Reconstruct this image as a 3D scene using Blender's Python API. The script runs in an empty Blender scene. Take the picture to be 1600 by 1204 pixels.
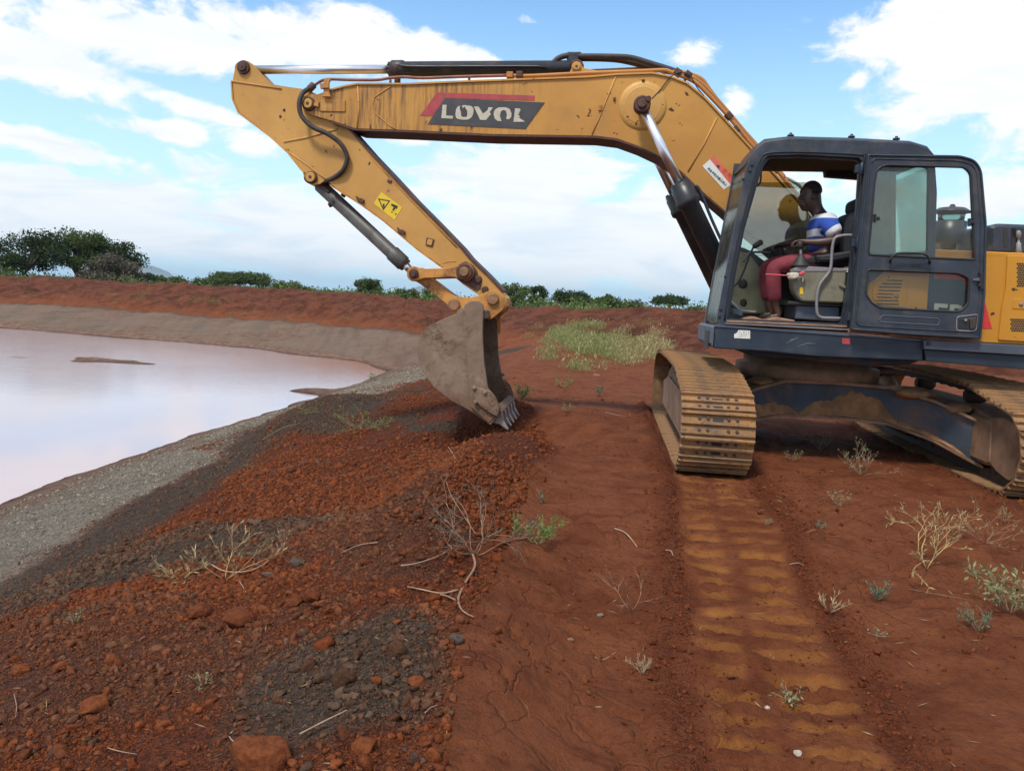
import bpy, bmesh, math, random
import numpy as np
from mathutils import Vector, Matrix
from mathutils.geometry import tessellate_polygon

sc = bpy.context.scene
col = sc.collection
rad = math.radians

# ------------------------------------------------------------------ camera
FPX, CX, CY = 1200.0, 800.0, 602.0
PITCH, ROLL, CAMZ = math.atan(0.1116), rad(3.0), 1.40
_cp, _sp, _cr, _sr = math.cos(PITCH), math.sin(PITCH), math.cos(ROLL), math.sin(ROLL)
FWD = Vector((0, _cp, -_sp))
UP0 = Vector((0, _sp, _cp))
RIGHT = Vector((_cr, 0, 0)) + UP0 * _sr
UPV = Vector((-_sr, 0, 0)) + UP0 * _cr
CAMP = Vector((0, 0, CAMZ))


def ray(px, py):
    return (FWD * FPX + RIGHT * (px - CX) - UPV * (py - CY)).normalized()


cam_d = bpy.data.cameras.new("camera")
cam = bpy.data.objects.new("camera", cam_d)
col.objects.link(cam)
cam_d.sensor_fit = 'HORIZONTAL'
cam_d.sensor_width = 36.0
cam_d.lens = 36.0 * FPX / 1600.0
cam_d.clip_start = 0.05
cam_d.clip_end = 60000.0
M3 = Matrix((RIGHT, UPV, -FWD)).transposed()
cam.matrix_world = Matrix.Translation(CAMP) @ M3.to_4x4()
sc.camera = cam

# ------------------------------------------------------------------ view and light
sc.view_settings.view_transform = 'Standard'
sc.view_settings.look = 'None'
sc.view_settings.exposure = 0.36
sc.view_settings.gamma = 1.0
sc.cycles.max_bounces = 6
sc.cycles.transparent_max_bounces = 12
sc.cycles.caustics_reflective = False
sc.cycles.caustics_refractive = False
SUN_EL, SUN_AZ = 58.0, 215.0     # azimuth measured clockwise from +Y
SKY_STRENGTH = 0.14

sun_d = bpy.data.lights.new("sun", 'SUN')
sun = bpy.data.objects.new("sun", sun_d)
col.objects.link(sun)
sun_d.energy = 2.6
sun_d.angle = rad(9)
sun_d.color = (1.0, 0.94, 0.84)
_sd = Vector((math.sin(rad(SUN_AZ)) * math.cos(rad(SUN_EL)), math.cos(rad(SUN_AZ)) * math.cos(rad(SUN_EL)), math.sin(rad(SUN_EL))))
sun.rotation_euler = _sd.to_track_quat('Z', 'Y').to_euler()

world = bpy.data.worlds.new("World")
sc.world = world
world.use_nodes = True
wn = world.node_tree
for n in list(wn.nodes):
    wn.nodes.remove(n)


class NT:
    """short-hand for building node trees"""
    def __init__(s, tree):
        s.t = tree

    def n(s, typ, **kw):
        nd = s.t.nodes.new(typ)
        for k, v in kw.items():
            if k.startswith('i_'):
                key = k[2:]
                nd.inputs[int(key) if key.isdigit() else key.replace('_', ' ')].default_value = v
            else:
                setattr(nd, k, v)
        return nd

    def l(s, a, b):
        s.t.links.new(a, b)

    def put(s, v, sock):
        if isinstance(v, bpy.types.NodeSocket):
            s.l(v, sock)
        else:
            sock.default_value = v

    def math(s, op, a, b=0.0, c=0.0, clamp=False):
        nd = s.n('ShaderNodeMath', operation=op, use_clamp=clamp)
        s.put(a, nd.inputs[0]); s.put(b, nd.inputs[1]); s.put(c, nd.inputs[2])
        return nd.outputs[0]

    def mix(s, f, a, b, mode='MIX'):
        nd = s.n('ShaderNodeMix', data_type='RGBA', blend_type=mode)
        s.put(f, nd.inputs[0])
        for v, k in ((a, 6), (b, 7)):
            if isinstance(v, (tuple, list)) and len(v) == 3:
                v = (*v, 1.0)
            s.put(v, nd.inputs[k])
        return nd.outputs[2]

    def ramp(s, v, lo, hi, a=0.0, b=1.0, smooth=True):
        nd = s.n('ShaderNodeMapRange', interpolation_type='SMOOTHSTEP' if smooth else 'LINEAR')
        s.put(v, nd.inputs[0])
        nd.inputs[1].default_value = lo; nd.inputs[2].default_value = hi
        nd.inputs[3].default_value = a; nd.inputs[4].default_value = b
        return nd.outputs[0]

    def noise(s, vec, scale, detail=4.0, rough=0.55, dist=0.0, dims='3D'):
        nd = s.n('ShaderNodeTexNoise', noise_dimensions=dims)
        if vec is not None:
            s.l(vec, nd.inputs['Vector'])
        nd.inputs['Scale'].default_value = scale
        nd.inputs['Detail'].default_value = detail
        nd.inputs['Roughness'].default_value = rough
        nd.inputs['Distortion'].default_value = dist
        return nd.outputs[0]

    def mapping(s, vec, loc=(0, 0, 0), rot=(0, 0, 0), scale=(1, 1, 1), typ='POINT'):
        nd = s.n('ShaderNodeMapping', vector_type=typ)
        s.l(vec, nd.inputs[0])
        nd.inputs[1].default_value = loc; nd.inputs[2].default_value = rot; nd.inputs[3].default_value = scale
        return nd.outputs[0]


w = NT(wn)
w_out = w.n('ShaderNodeOutputWorld')
w_bg = w.n('ShaderNodeBackground')
w_bg.inputs[1].default_value = SKY_STRENGTH
w.l(w_bg.outputs[0], w_out.inputs[0])
sky = w.n('ShaderNodeTexSky', sky_type='NISHITA', sun_disc=False)
sky.sun_elevation = rad(SUN_EL)
sky.sun_rotation = rad(SUN_AZ)
sky.air_density = 1.0
sky.dust_density = 0.6
sky.ozone_density = 1.0
tc = w.n('ShaderNodeTexCoord')
sep = w.n('ShaderNodeSeparateXYZ')
w.l(tc.outputs['Generated'], sep.inputs[0])
az = w.math('ARCTAN2', sep.outputs[0], sep.outputs[1])
el = w.math('ARCSINE', sep.outputs[2])
comb = w.n('ShaderNodeCombineXYZ')
w.l(az, comb.inputs[0]); w.l(el, comb.inputs[1])
ae = comb.outputs[0]
# small-scale warp of the cloud edges, in directions on the sky
nz1 = w.noise(w.mapping(ae, scale=(1.0, 1.7, 1)), 11.0, 10.0, 0.62, 0.30)
nz2 = w.noise(w.mapping(ae, loc=(3, 5, 0), scale=(1.0, 3.0, 1)), 7.5, 9.0, 0.60, 0.5)


def azel(px, py):
    d = ray(px, py)
    return math.atan2(d.x, d.y), math.asin(d.z)


def blob(px, py, rx, ry, rot=0.0, gain=1.0):
    """an elongated cloud mass centred on a direction of the sky; radii in radians * 1200"""
    a, e = azel(px, py)
    m = w.mapping(ae, loc=(a, e, 0), rot=(0, 0, rad(rot)), scale=(rx / 1200.0, ry / 1200.0, 1), typ='TEXTURE')
    ln = w.n('ShaderNodeVectorMath', operation='LENGTH')
    w.l(m, ln.inputs[0])
    return w.math('MULTIPLY', w.ramp(ln.outputs[1], 0.0, 1.6, 1.0, 0.0), gain)


def vmax(vals):
    r = vals[0]
    for v in vals[1:]:
        r = w.math('MAXIMUM', r, v)
    return r


# sharp cumulus: (px, py, rx, ry, rot, gain)
CUM = [(250, 60, 230, 48, 2, 1.05), (470, 62, 230, 42, -4, 1.1), (620, 80, 170, 42, -8, 1.0), (750, 108, 130, 34, -6, 0.95),
       (540, 28, 70, 26, 0, .8), (60, 95, 150, 42, -12, 1.0), (150, 18, 150, 26, 0, .9),
       (1085, 82, 50, 26, 0, .70), (1150, 165, 26, 36, 0, .58), (1338, 124, 40, 20, 14, .8), (1392, 82, 70, 40, 20, .8),
       (1520, 30, 190, 70, 0, 1.1), (1530, 125, 170, 70, 8, 1.05), (1590, 190, 90, 55, 0, .9),
       (90, 232, 190, 24, -8, .88), (185, 192, 75, 18, 0, .7), (275, 207, 50, 20, 0, .8), (400, 228, 62, 26, 0, .9),
       (255, 150, 110, 20, -12, .72), (345, 180, 60, 14, -8, .7), (820, 35, 40, 16, 0, .4),
       (1590, 300, 130, 38, 0, .85), (1290, 300, 140, 60, 0, .7), (640, 215, 60, 16, 0, .55)]
LAYER = [(120, 330, 420, 80, 0, 1.0), (500, 350, 420, 90, 0, .95), (850, 280, 260, 70, 0, .95), (900, 370, 420, 110, 0, 1.05),
         (600, 330, 260, 60, 0, .8), (1250, 380, 260, 100, 0, .7), (50, 275, 170, 30, 0, .9)]
c1 = vmax([blob(*b) for b in CUM])
c2 = vmax([blob(*b) for b in LAYER])
# broken cloud elsewhere on the dome, outside the strip of sky the photograph shows
gen = w.noise(w.mapping(tc.outputs['Generated'], scale=(1, 1, 2.2)), 1.9, 7.0, 0.56, 0.2)
elsewhere = w.math('MAXIMUM', w.ramp(w.math('ABSOLUTE', az), 0.62, 0.95), w.ramp(el, 0.62, 0.85))
genm = w.math('MULTIPLY', w.ramp(gen, 0.42, 0.58), elsewhere)
d1 = w.math('ADD', c1, w.math('MULTIPLY', w.math('SUBTRACT', nz1, 0.5), 2.2))
m1 = w.ramp(d1, 0.34, 0.72)
d2 = w.math('ADD', c2, w.math('MULTIPLY', w.math('SUBTRACT', nz2, 0.5), 2.3))
m2 = w.ramp(d2, 0.42, 0.76)
cover = w.math('MAXIMUM', w.math('MAXIMUM', m1, w.math('MULTIPLY', m2, .94)), genm)
# thin veil near the horizon
veil = w.ramp(el, 0.0, 0.40, 0.80, 0.0)
shade1 = w.noise(w.mapping(ae, loc=(1, 2, 0), scale=(1, 4.2, 1)), 7.0, 6.0, 0.55, 0.5)
sh = w.ramp(shade1, 0.42, 0.66)
K = 1.0 / SKY_STRENGTH
cloud_white = tuple(v * K for v in (0.86, 0.86, 0.87))
cloud_grey = tuple(v * K for v in (0.58, 0.68, 0.79))
low = w.ramp(el, 0.02, 0.22, 0.60, 0.28)
ccol = w.mix(w.math('MULTIPLY', sh, low), cloud_white, cloud_grey)
skyc = w.mix(1.0, sky.outputs[0], (0.92, 1.20, 1.32), 'MULTIPLY')
skyv = w.mix(veil, skyc, tuple(v * K for v in (0.62, 0.84, 0.98)))
fin = w.mix(cover, skyv, ccol)
w.l(fin, w_bg.inputs[0])

# ------------------------------------------------------------------ helpers
def tag(o, label=None, cat=None, group=None, kind=None):
    if label: o['label'] = label
    if cat: o['category'] = cat
    if group: o['group'] = group
    if kind: o['kind'] = kind
    return o


def empty(name, loc=(0, 0, 0), rz=0.0, parent=None):
    o = bpy.data.objects.new(name, None)
    col.objects.link(o)
    o.location = loc
    o.rotation_euler = (0, 0, rz)
    o.empty_display_size = 0.2
    o.parent = parent
    return o


def fast_mesh(name, V, F, mats, parent=None, smooth=False, midx=None, attrs=None, loops=None):
    """V (n,3) array; F (m,k) array of equal-sized faces, or (flat indices, sizes) tuple"""
    me = bpy.data.meshes.new(name)
    V = np.asarray(V, dtype=np.float32)
    if isinstance(F, tuple):
        flat, sizes = np.asarray(F[0], dtype=np.int32), np.asarray(F[1], dtype=np.int32)
    else:
        F = np.asarray(F, dtype=np.int32)
        flat, sizes = F.ravel(), np.full(len(F), F.shape[1], dtype=np.int32)
    me.vertices.add(len(V))
    me.vertices.foreach_set('co', V.ravel())
    me.loops.add(len(flat))
    me.loops.foreach_set('vertex_index', flat)
    me.polygons.add(len(sizes))
    st = np.zeros(len(sizes), dtype=np.int32)
    st[1:] = np.cumsum(sizes)[:-1]
    me.polygons.foreach_set('loop_start', st)
    me.polygons.foreach_set('loop_total', sizes)
    if midx is not None:
        me.polygons.foreach_set('material_index', np.asarray(midx, dtype=np.int32))
    if smooth:
        me.polygons.foreach_set('use_smooth', np.ones(len(sizes), dtype=bool))
    for k, a in (attrs or {}).items():
        a = np.asarray(a, dtype=np.float32)
        at = me.color_attributes.new(k, 'FLOAT_COLOR', 'POINT')
        at.data.foreach_set('color', a.ravel())
    me.update()
    me.validate()
    if not isinstance(mats, (list, tuple)):
        mats = [mats]
    for m in mats:
        me.materials.append(m)
    o = bpy.data.objects.new(name, me)
    col.objects.link(o)
    o.parent = parent
    return o


# deterministic lattice noise in numpy
def _h(ix, iy, seed):
    n = (ix.astype(np.int64) * 374761393 + iy.astype(np.int64) * 668265263 + seed * 1442695041) & 0xFFFFFFFF
    n = ((n ^ (n >> 13)) * 1274126177) & 0xFFFFFFFF
    n = ((n ^ (n >> 16)) * 2246822519) & 0xFFFFFFFF
    return ((n ^ (n >> 15)) & 0xFFFFFF) / float(0xFFFFFF)


def vn(x, y, seed=0):
    x = np.asarray(x, dtype=float); y = np.asarray(y, dtype=float)
    ix, iy = np.floor(x), np.floor(y)
    fx, fy = x - ix, y - iy
    fx = fx * fx * (3 - 2 * fx); fy = fy * fy * (3 - 2 * fy)
    a, b = _h(ix, iy, seed), _h(ix + 1, iy, seed)
    c, d = _h(ix, iy + 1, seed), _h(ix + 1, iy + 1, seed)
    return (a * (1 - fx) + b * fx) * (1 - fy) + (c * (1 - fx) + d * fx) * fy - 0.5


def fbm(x, y, seed=0, octv=4, gain=0.5):
    s, a = 0.0, 1.0
    for k in range(octv):
        s = s + a * vn(x * 2 ** k + 17.3 * k, y * 2 ** k - 9.1 * k, seed + k)
        a *= gain
    return s


def worley(x, y, seed=0):
    x = np.asarray(x, dtype=float); y = np.asarray(y, dtype=float)
    ix, iy = np.floor(x), np.floor(y)
    best = np.full(x.shape, 9.0); cid = np.zeros(x.shape)
    for dx in (-1, 0, 1):
        for dy in (-1, 0, 1):
            cx, cy = ix + dx, iy + dy
            jx = cx + _h(cx, cy, seed); jy = cy + _h(cx, cy, seed + 7)
            d = (x - jx) ** 2 + (y - jy) ** 2
            m = d < best
            best = np.where(m, d, best)
            cid = np.where(m, _h(cx, cy, seed + 13), cid)
    return np.sqrt(best), cid


def sstep(a, b, x):
    t = np.clip((x - a) / (b - a), 0, 1)
    return t * t * (3 - 2 * t)
# ------------------------------------------------------------------ materials
def new_mat(name):
    m = bpy.data.materials.new(name)
    m.use_nodes = True
    nt = m.node_tree
    for n in list(nt.nodes):
        nt.nodes.remove(n)
    t = NT(nt)
    out = t.n('ShaderNodeOutputMaterial')
    bs = t.n('ShaderNodeBsdfPrincipled')
    t.l(bs.outputs[0], out.inputs[0])
    return m, t, bs, out


def bump(t, bs, h, strength=0.4, dist=0.01):
    b = t.n('ShaderNodeBump')
    b.inputs['Strength'].default_value = strength
    b.inputs['Distance'].default_value = dist
    t.put(h, b.inputs['Height'])
    t.l(b.outputs[0], bs.inputs['Normal'])


def obj_co(t):
    return t.n('ShaderNodeTexCoord').outputs['Object']


def simple(name, colr, rough=0.6, metal=0.0, var=0.15, scale=6.0, bmp=0.0, spec=None, dirt=None, dirt_amt=0.5, dscale=3.0, coat=0.0):
    """base colour with tonal variation plus an optional layer of dried dirt"""
    m, t, bs, _ = new_mat(name)
    co = obj_co(t)
    n1 = t.noise(co, scale, 6, 0.6)
    c = t.mix(t.ramp(n1, 0.3, 0.7), tuple(v * (1 - var) for v in colr), tuple(min(1, v * (1 + var)) for v in colr))
    r = rough
    if dirt:
        n2 = t.noise(co, dscale, 8, 0.68, 0.3)
        f = t.math('MULTIPLY', t.ramp(n2, 0.62 - 0.3 * dirt_amt, 0.75), min(1, 0.35 + dirt_amt))
        c = t.mix(f, c, dirt)
        r = t.math('ADD', t.math('MULTIPLY', f, 0.9 - rough), rough)
        if metal:
            t.put(t.math('MULTIPLY', t.math('SUBTRACT', 1.0, f), metal), bs.inputs['Metallic'])
    elif metal:
        bs.inputs['Metallic'].default_value = metal
    t.put(c, bs.inputs['Base Color'])
    t.put(r, bs.inputs['Roughness'])
    if spec is not None:
        bs.inputs['Specular IOR Level'].default_value = spec
    if coat:
        bs.inputs['Coat Weight'].default_value = coat
    if bmp:
        bump(t, bs, t.noise(co, scale * 6, 4, 0.6), bmp, 0.006)
    return m


RED = (0.150, 0.034, 0.015)
DUST = (0.26, 0.125, 0.062)


def paint_yellow(name, streak=0.0, base=(0.60, 0.325, 0.085), grime=0.5):
    """weathered machine paint: faded patches, brown run-off streaks, chips down to rust"""
    m, t, bs, _ = new_mat(name)
    co = obj_co(t)
    big = t.noise(co, 0.9, 5, 0.6, 0.4)
    c = t.mix(t.ramp(big, 0.3, 0.7), base, (base[0] * 0.82, base[1] * 0.76, base[2] * 0.72))
    cl = t.noise(co, 2.1, 7, 0.7, 0.2)
    c = t.mix(t.math('MULTIPLY', t.ramp(cl, 0.5, 0.78), grime), c, (0.30, 0.16, 0.07))
    if streak:
        st = t.noise(t.mapping(co, scale=(26, 26, 1.6)), 1.0, 5, 0.7)
        reg = t.noise(t.mapping(co, loc=(5, 0, 0)), 0.9, 3, 0.5)
        sx_ = t.n('ShaderNodeSeparateXYZ'); t.l(co, sx_.inputs[0])
        f = t.math('MULTIPLY', t.math('MULTIPLY', t.ramp(st, 0.42, 0.66), t.ramp(reg, 0.28, 0.46)), t.ramp(sx_.outputs[0], 2.7, 4.2))
        c = t.mix(t.math('MULTIPLY', f, streak), c, (0.115, 0.062, 0.04))
    chips = t.noise(co, 13.0, 5, 0.55, 0.1)
    reg2 = t.noise(t.mapping(co, loc=(0, 9, 4)), 1.7, 4, 0.6)
    cf = t.math('MULTIPLY', t.ramp(chips, 0.655, 0.675), t.ramp(reg2, 0.46, 0.56))
    c = t.mix(cf, c, (0.07, 0.028, 0.018))
    sp = t.noise(co, 60.0, 3, 0.6)
    c = t.mix(t.math('MULTIPLY', t.ramp(sp, 0.60, 0.72), 0.30), c, (0.20, 0.09, 0.04))
    t.put(c, bs.inputs['Base Color'])
    t.put(t.math('ADD', t.math('MULTIPLY', cl, 0.30), 0.38), bs.inputs['Roughness'])
    bs.inputs['Specular IOR Level'].default_value = 0.35
    bump(t, bs, t.math('ADD', t.math('MULTIPLY', cf, -1.0), t.math('MULTIPLY', t.noise(co, 7, 5, .6), 0.7)), 0.35, 0.006)
    return m


M = {}
M['yellow'] = paint_yellow('yellow_paint_worn')
M['yellow_boom'] = paint_yellow('yellow_paint_streaked', streak=0.85, base=(0.58, 0.29, 0.062), grime=.45)
M['yellow_clean'] = paint_yellow('yellow_paint_panel', base=(0.60, 0.275, 0.028), grime=0.15)
M['yellow_rust'] = simple('yellow_paint_rusting', (0.50, 0.22, 0.045), 0.6, 0, 0.2, 7, 0.3, dirt=(0.085, 0.034, 0.024), dirt_amt=0.62, dscale=6.5)
M['rust'] = simple('rusted_grease_steel', (0.085, 0.038, 0.028), 0.65, 0.2, 0.3, 14, 0.5, dirt=(0.17, 0.075, 0.04), dirt_amt=0.5, dscale=9)
M['pin'] = simple('pin_steel_dusty', (0.30, 0.15, 0.07), 0.55, 0.2, 0.25, 20, 0.3, dirt=(0.12, 0.06, 0.04), dirt_amt=.5, dscale=14)
M['navy'] = simple('dark_blue_paint', (0.019, 0.032, 0.050), 0.45, 0, 0.25, 3, 0.1, dirt=(0.075, 0.064, 0.058), dirt_amt=0.45, dscale=3.0)
M['navy_cab'] = simple('dark_grey_cab_paint', (0.028, 0.037, 0.052), 0.40, 0, 0.3, 4, 0.15, dirt=(0.095, 0.082, 0.074), dirt_amt=0.5, dscale=6)
M['navy_dusty'] = simple('dark_blue_paint_dusty', (0.030, 0.042, 0.060), 0.6, 0, 0.3, 3, 0.25, dirt=(0.20, 0.105, 0.06), dirt_amt=0.5, dscale=2.0)
M['grey_blue'] = simple('grey_blue_step', (0.075, 0.09, 0.115), 0.5, 0, 0.2, 3, 0.1, dirt=(0.13, 0.10, 0.08), dirt_amt=0.3)
M['black'] = simple('black_cylinder_paint', (0.020, 0.021, 0.024), 0.38, 0, 0.25, 5, 0.1, dirt=(0.08, 0.06, 0.05), dirt_amt=0.35, dscale=5)
M['grey_cyl'] = simple('grey_cylinder_paint', (0.085, 0.078, 0.070), 0.5, 0, 0.25, 6, 0.15, dirt=(0.045, 0.038, 0.034), dirt_amt=0.4, dscale=5)
M['rubber'] = simple('black_rubber_hose', (0.035, 0.027, 0.026), 0.6, 0, 0.25, 12, 0.2, dirt=(0.11, 0.065, 0.045), dirt_amt=0.45, dscale=9)
M['plastic'] = simple('black_plastic', (0.018, 0.018, 0.02), 0.5, 0, 0.2, 12)
M['chrome'] = simple('chromed_rod', (0.82, 0.82, 0.84), 0.30, 1.0, 0.04, 10)
M['pipe'] = paint_yellow('yellow_pipe_paint', base=(0.50, 0.215, 0.055), grime=0.8)
M['pipe_brown'] = simple('brown_dirty_pipe', (0.23, 0.095, 0.062), 0.6, 0, 0.25, 10, 0.2)
M['mud'] = None
M['beige'] = simple('beige_cab_plastic', (0.20, 0.185, 0.125), 0.6, 0, 0.12, 4, 0.05, dirt=(0.10, 0.075, 0.055), dirt_amt=0.4, dscale=5)
M['grey_rail'] = simple('grey_painted_tube', (0.22, 0.21, 0.21), 0.45, 0, 0.1, 6)
M['seat'] = simple('dark_seat_fabric', (0.022, 0.024, 0.03), 0.85, 0, 0.25, 30, 0.3)
M['lining'] = simple('dark_roof_lining', (0.028, 0.020, 0.018), 0.8, 0, 0.2, 5)
M['cab_floor'] = simple('dusty_cab_floor', (0.27, 0.15, 0.09), 0.9, 0, 0.25, 9, 0.3, dirt=(0.06, 0.045, 0.04), dirt_amt=0.45, dscale=6)
M['white'] = simple('white_sticker', (0.72, 0.70, 0.64), 0.5, 0, 0.06, 20)
M['red_sticker'] = simple('faded_red_sticker', (0.66, 0.13, 0.08), 0.5, 0, 0.1, 15)
M['red_decal'] = simple('faded_red_decal', (0.40, 0.052, 0.055), 0.5, 0, 0.15, 9, dirt=(0.22, 0.08, 0.05), dirt_amt=0.35, dscale=7)
M['red_bright'] = simple('red_decal', (0.62, 0.035, 0.03), 0.45, 0, 0.08, 9)
M['black_decal'] = simple('charcoal_decal', (0.052, 0.048, 0.052), 0.5, 0, 0.18, 6, dirt=(0.085, 0.07, 0.06), dirt_amt=0.3, dscale=6)
M['cream'] = simple('faded_cream_lettering', (0.52, 0.47, 0.36), 0.6, 0, 0.1, 12)
M['ink'] = simple('black_print', (0.03, 0.03, 0.03), 0.6)
M['warn'] = simple('yellow_warning_sticker', (0.74, 0.50, 0.02), 0.5, 0, 0.07, 20)
M['tooth'] = simple('worn_steel_tooth', (0.33, 0.27, 0.23), 0.5, 0.4, 0.2, 14, 0.3, dirt=(0.20, 0.09, 0.055), dirt_amt=0.4, dscale=10)
M['skin'] = simple('dark_brown_skin', (0.072, 0.034, 0.023), 0.42, 0, 0.15, 20)
M['hair'] = simple('black_short_hair', (0.010, 0.009, 0.009), 0.85, 0, 0.2, 60, 0.4)
M['maroon'] = simple('maroon_trousers', (0.200, 0.028, 0.040), 0.85, 0, 0.2, 14, 0.4)
M['shoe'] = simple('dark_shoe', (0.030, 0.022, 0.02), 0.7)
M['pink'] = simple('red_pink_lever', (0.55, 0.08, 0.10), 0.5)
M['cloth_white'] = simple('off_white_rag', (0.55, 0.50, 0.42), 0.9, 0, 0.2, 30, 0.3)


def mud_mat():
    m, t, bs, _ = new_mat('dried_mud_on_steel')
    co = obj_co(t)
    n = t.noise(co, 1.6, 8, 0.65, 0.5)
    c = t.mix(t.ramp(n, 0.3, 0.7), (0.185, 0.122, 0.080), (0.285, 0.205, 0.145))
    n2 = t.noise(co, 5.5, 7, 0.7, 0.6)
    c = t.mix(t.math('MULTIPLY', t.ramp(n2, 0.50, 0.66), 0.70), c, (0.135, 0.072, 0.045))
    n4 = t.noise(t.mapping(co, loc=(7, 1, 3)), 3.4, 7, 0.7, 0.9)
    c = t.mix(t.math('MULTIPLY', t.ramp(n4, 0.56, 0.70), 0.55), c, (0.34, 0.265, 0.20))
    sz_ = t.n('ShaderNodeSeparateXYZ'); t.l(co, sz_.inputs[0])
    low_ = t.ramp(t.math('ADD', sz_.outputs[2], t.math('MULTIPLY', n2, 1.1)), 0.70, 1.15, 0.75, 0.0)
    c = t.mix(low_, c, (0.155, 0.075, 0.042))
    n3 = t.noise(t.mapping(co, loc=(2, 2, 2)), 9.0, 4, 0.6, 1.2)
    cr = t.ramp(t.math('ABSOLUTE', t.math('SUBTRACT', n3, 0.5)), 0.0, 0.014, 1.0, 0.0)
    reg = t.ramp(t.noise(co, 2.7, 3, .5), 0.5, 0.62)
    cr = t.math('MULTIPLY', cr, reg)
    c = t.mix(cr, c, (0.06, 0.04, 0.03))
    t.put(c, bs.inputs['Base Color'])
    bs.inputs['Roughness'].default_value = 0.8
    bs.inputs['Specular IOR Level'].default_value = 0.25
    hh = t.math('ADD', t.math('MULTIPLY', n2, 1.0), t.math('MULTIPLY', cr, -0.6))
    bump(t, bs, hh, 0.6, 0.02)
    return m


M['mud'] = mud_mat()


def track_mat():
    m, t, bs, _ = new_mat('track_steel_with_ochre_dust')
    co = obj_co(t)
    n = t.noise(co, 3.0, 8, 0.68, 0.6)
    c = t.mix(t.ramp(n, 0.36, 0.64), (0.18, 0.112, 0.070), (0.34, 0.175, 0.068))
    n2 = t.noise(co, 11.0, 7, 0.7, 0.8)
    c = t.mix(t.math('MULTIPLY', t.ramp(n2, 0.54, 0.66), 0.8), c, (0.095, 0.052, 0.036))
    # bare worn metal on outward-pointing grouser crests is a separate material
    t.put(c, bs.inputs['Base Color'])
    bs.inputs['Roughness'].default_value = 0.82
    bs.inputs['Specular IOR Level'].default_value = 0.2
    bump(t, bs, n2, 0.7, 0.012)
    return m


M['track'] = track_mat()
M['track_worn'] = simple('track_grouser_crest', (0.16, 0.115, 0.085), 0.6, 0.3, 0.3, 12, 0.4, dirt=(0.28, 0.14, 0.06), dirt_amt=0.55, dscale=7)
M['track_frame'] = simple('muddy_track_frame', (0.235, 0.135, 0.08), 0.85, 0, 0.3, 3, 0.5, dirt=(0.13, 0.062, 0.038), dirt_amt=0.55, dscale=5)
M['chain'] = simple('dark_track_chain', (0.06, 0.040, 0.032), 0.7, 0.1, 0.3, 9, 0.4)


def glass_mat(name, tint, refl, rough=0.02, alpha_col=None, film=0.0, film_col=(0.5, 0.5, 0.45), gain=1.3):
    """thin pane: tinted transmission, angle-dependent reflection and a little dust film"""
    m, t, bs, out = new_mat(name)
    t.t.nodes.remove(bs)
    tr = t.n('ShaderNodeBsdfTransparent'); tr.inputs[0].default_value = (*tint, 1)
    gl = t.n('ShaderNodeBsdfGlossy'); gl.inputs['Roughness'].default_value = rough
    gl.inputs[0].default_value = (0.95, 0.98, 0.95, 1)
    fr = t.n('ShaderNodeFresnel'); fr.inputs[0].default_value = 1.52
    f = t.math('ADD', t.math('MULTIPLY', fr.outputs[0], gain), refl, clamp=True)
    mx = t.n('ShaderNodeMixShader')
    t.l(f, mx.inputs[0]); t.l(tr.outputs[0], mx.inputs[1]); t.l(gl.outputs[0], mx.inputs[2])
    res = mx.outputs[0]
    if film:
        df = t.n('ShaderNodeBsdfDiffuse'); df.inputs[0].default_value = (*film_col, 1)
        n = t.noise(obj_co(t), 3.5, 6, 0.65)
        m2 = t.n('ShaderNodeMixShader')
        t.l(t.math('MULTIPLY', t.ramp(n, 0.25, 0.8), film), m2.inputs[0])
        t.l(res, m2.inputs[1]); t.l(df.outputs[0], m2.inputs[2])
        res = m2.outputs[0]
    t.l(res, out.inputs[0])
    return m


M['glass_far'] = glass_mat('tinted_side_glass', (0.72, 0.78, 0.70), 0.10, film=0.12)
M['glass_front'] = glass_mat('windscreen_glass', (0.80, 0.84, 0.80), 0.0, rough=.12, film=0.22, film_col=(.30, .26, .22), gain=.30)
M['glass_door'] = glass_mat('door_glass', (0.97, 0.985, 0.975), 0.0, film=0.02, gain=.6)
M['glass_green'] = glass_mat('green_quarter_glass', (0.55, 0.68, 0.60), 0.05, film=0.16, film_col=(.22, .31, .27), gain=1.0)


def striped_shirt():
    m, t, bs, _ = new_mat('blue_white_striped_shirt')
    at = t.n('ShaderNodeAttribute'); at.attribute_name = 'band'
    sepc = t.n('ShaderNodeSeparateColor')
    t.l(at.outputs['Color'], sepc.inputs[0])
    rp = t.n('ShaderNodeValToRGB'); rp.color_ramp.interpolation = 'CONSTANT'
    el_ = rp.color_ramp.elements
    el_[0].position = 0; el_[0].color = (1, 1, 1, 1)
    el_[1].position = .26; el_[1].color = (0, 0, 0, 1)
    for pos, v in ((.45, 1), (.585, 0), (.885, 1)):
        e = el_.new(pos); e.color = (v, v, v, 1)
    t.l(sepc.outputs[0], rp.inputs[0])
    slv = t.math('GREATER_THAN', sepc.outputs[1], 0.60)
    isl = t.math('GREATER_THAN', sepc.outputs[2], 0.5)
    f = t.math('ADD', t.math('MULTIPLY', isl, slv), t.math('MULTIPLY', t.math('SUBTRACT', 1.0, isl), rp.outputs[0]))
    t.put(t.mix(f, (0.030, 0.085, 0.42), (0.66, 0.67, 0.70)), bs.inputs['Base Color'])
    bs.inputs['Roughness'].default_value = 0.9
    bump(t, bs, t.noise(obj_co(t), 14, 4, 0.6), 0.5, 0.02)
    return m


M['shirt'] = striped_shirt()


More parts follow.
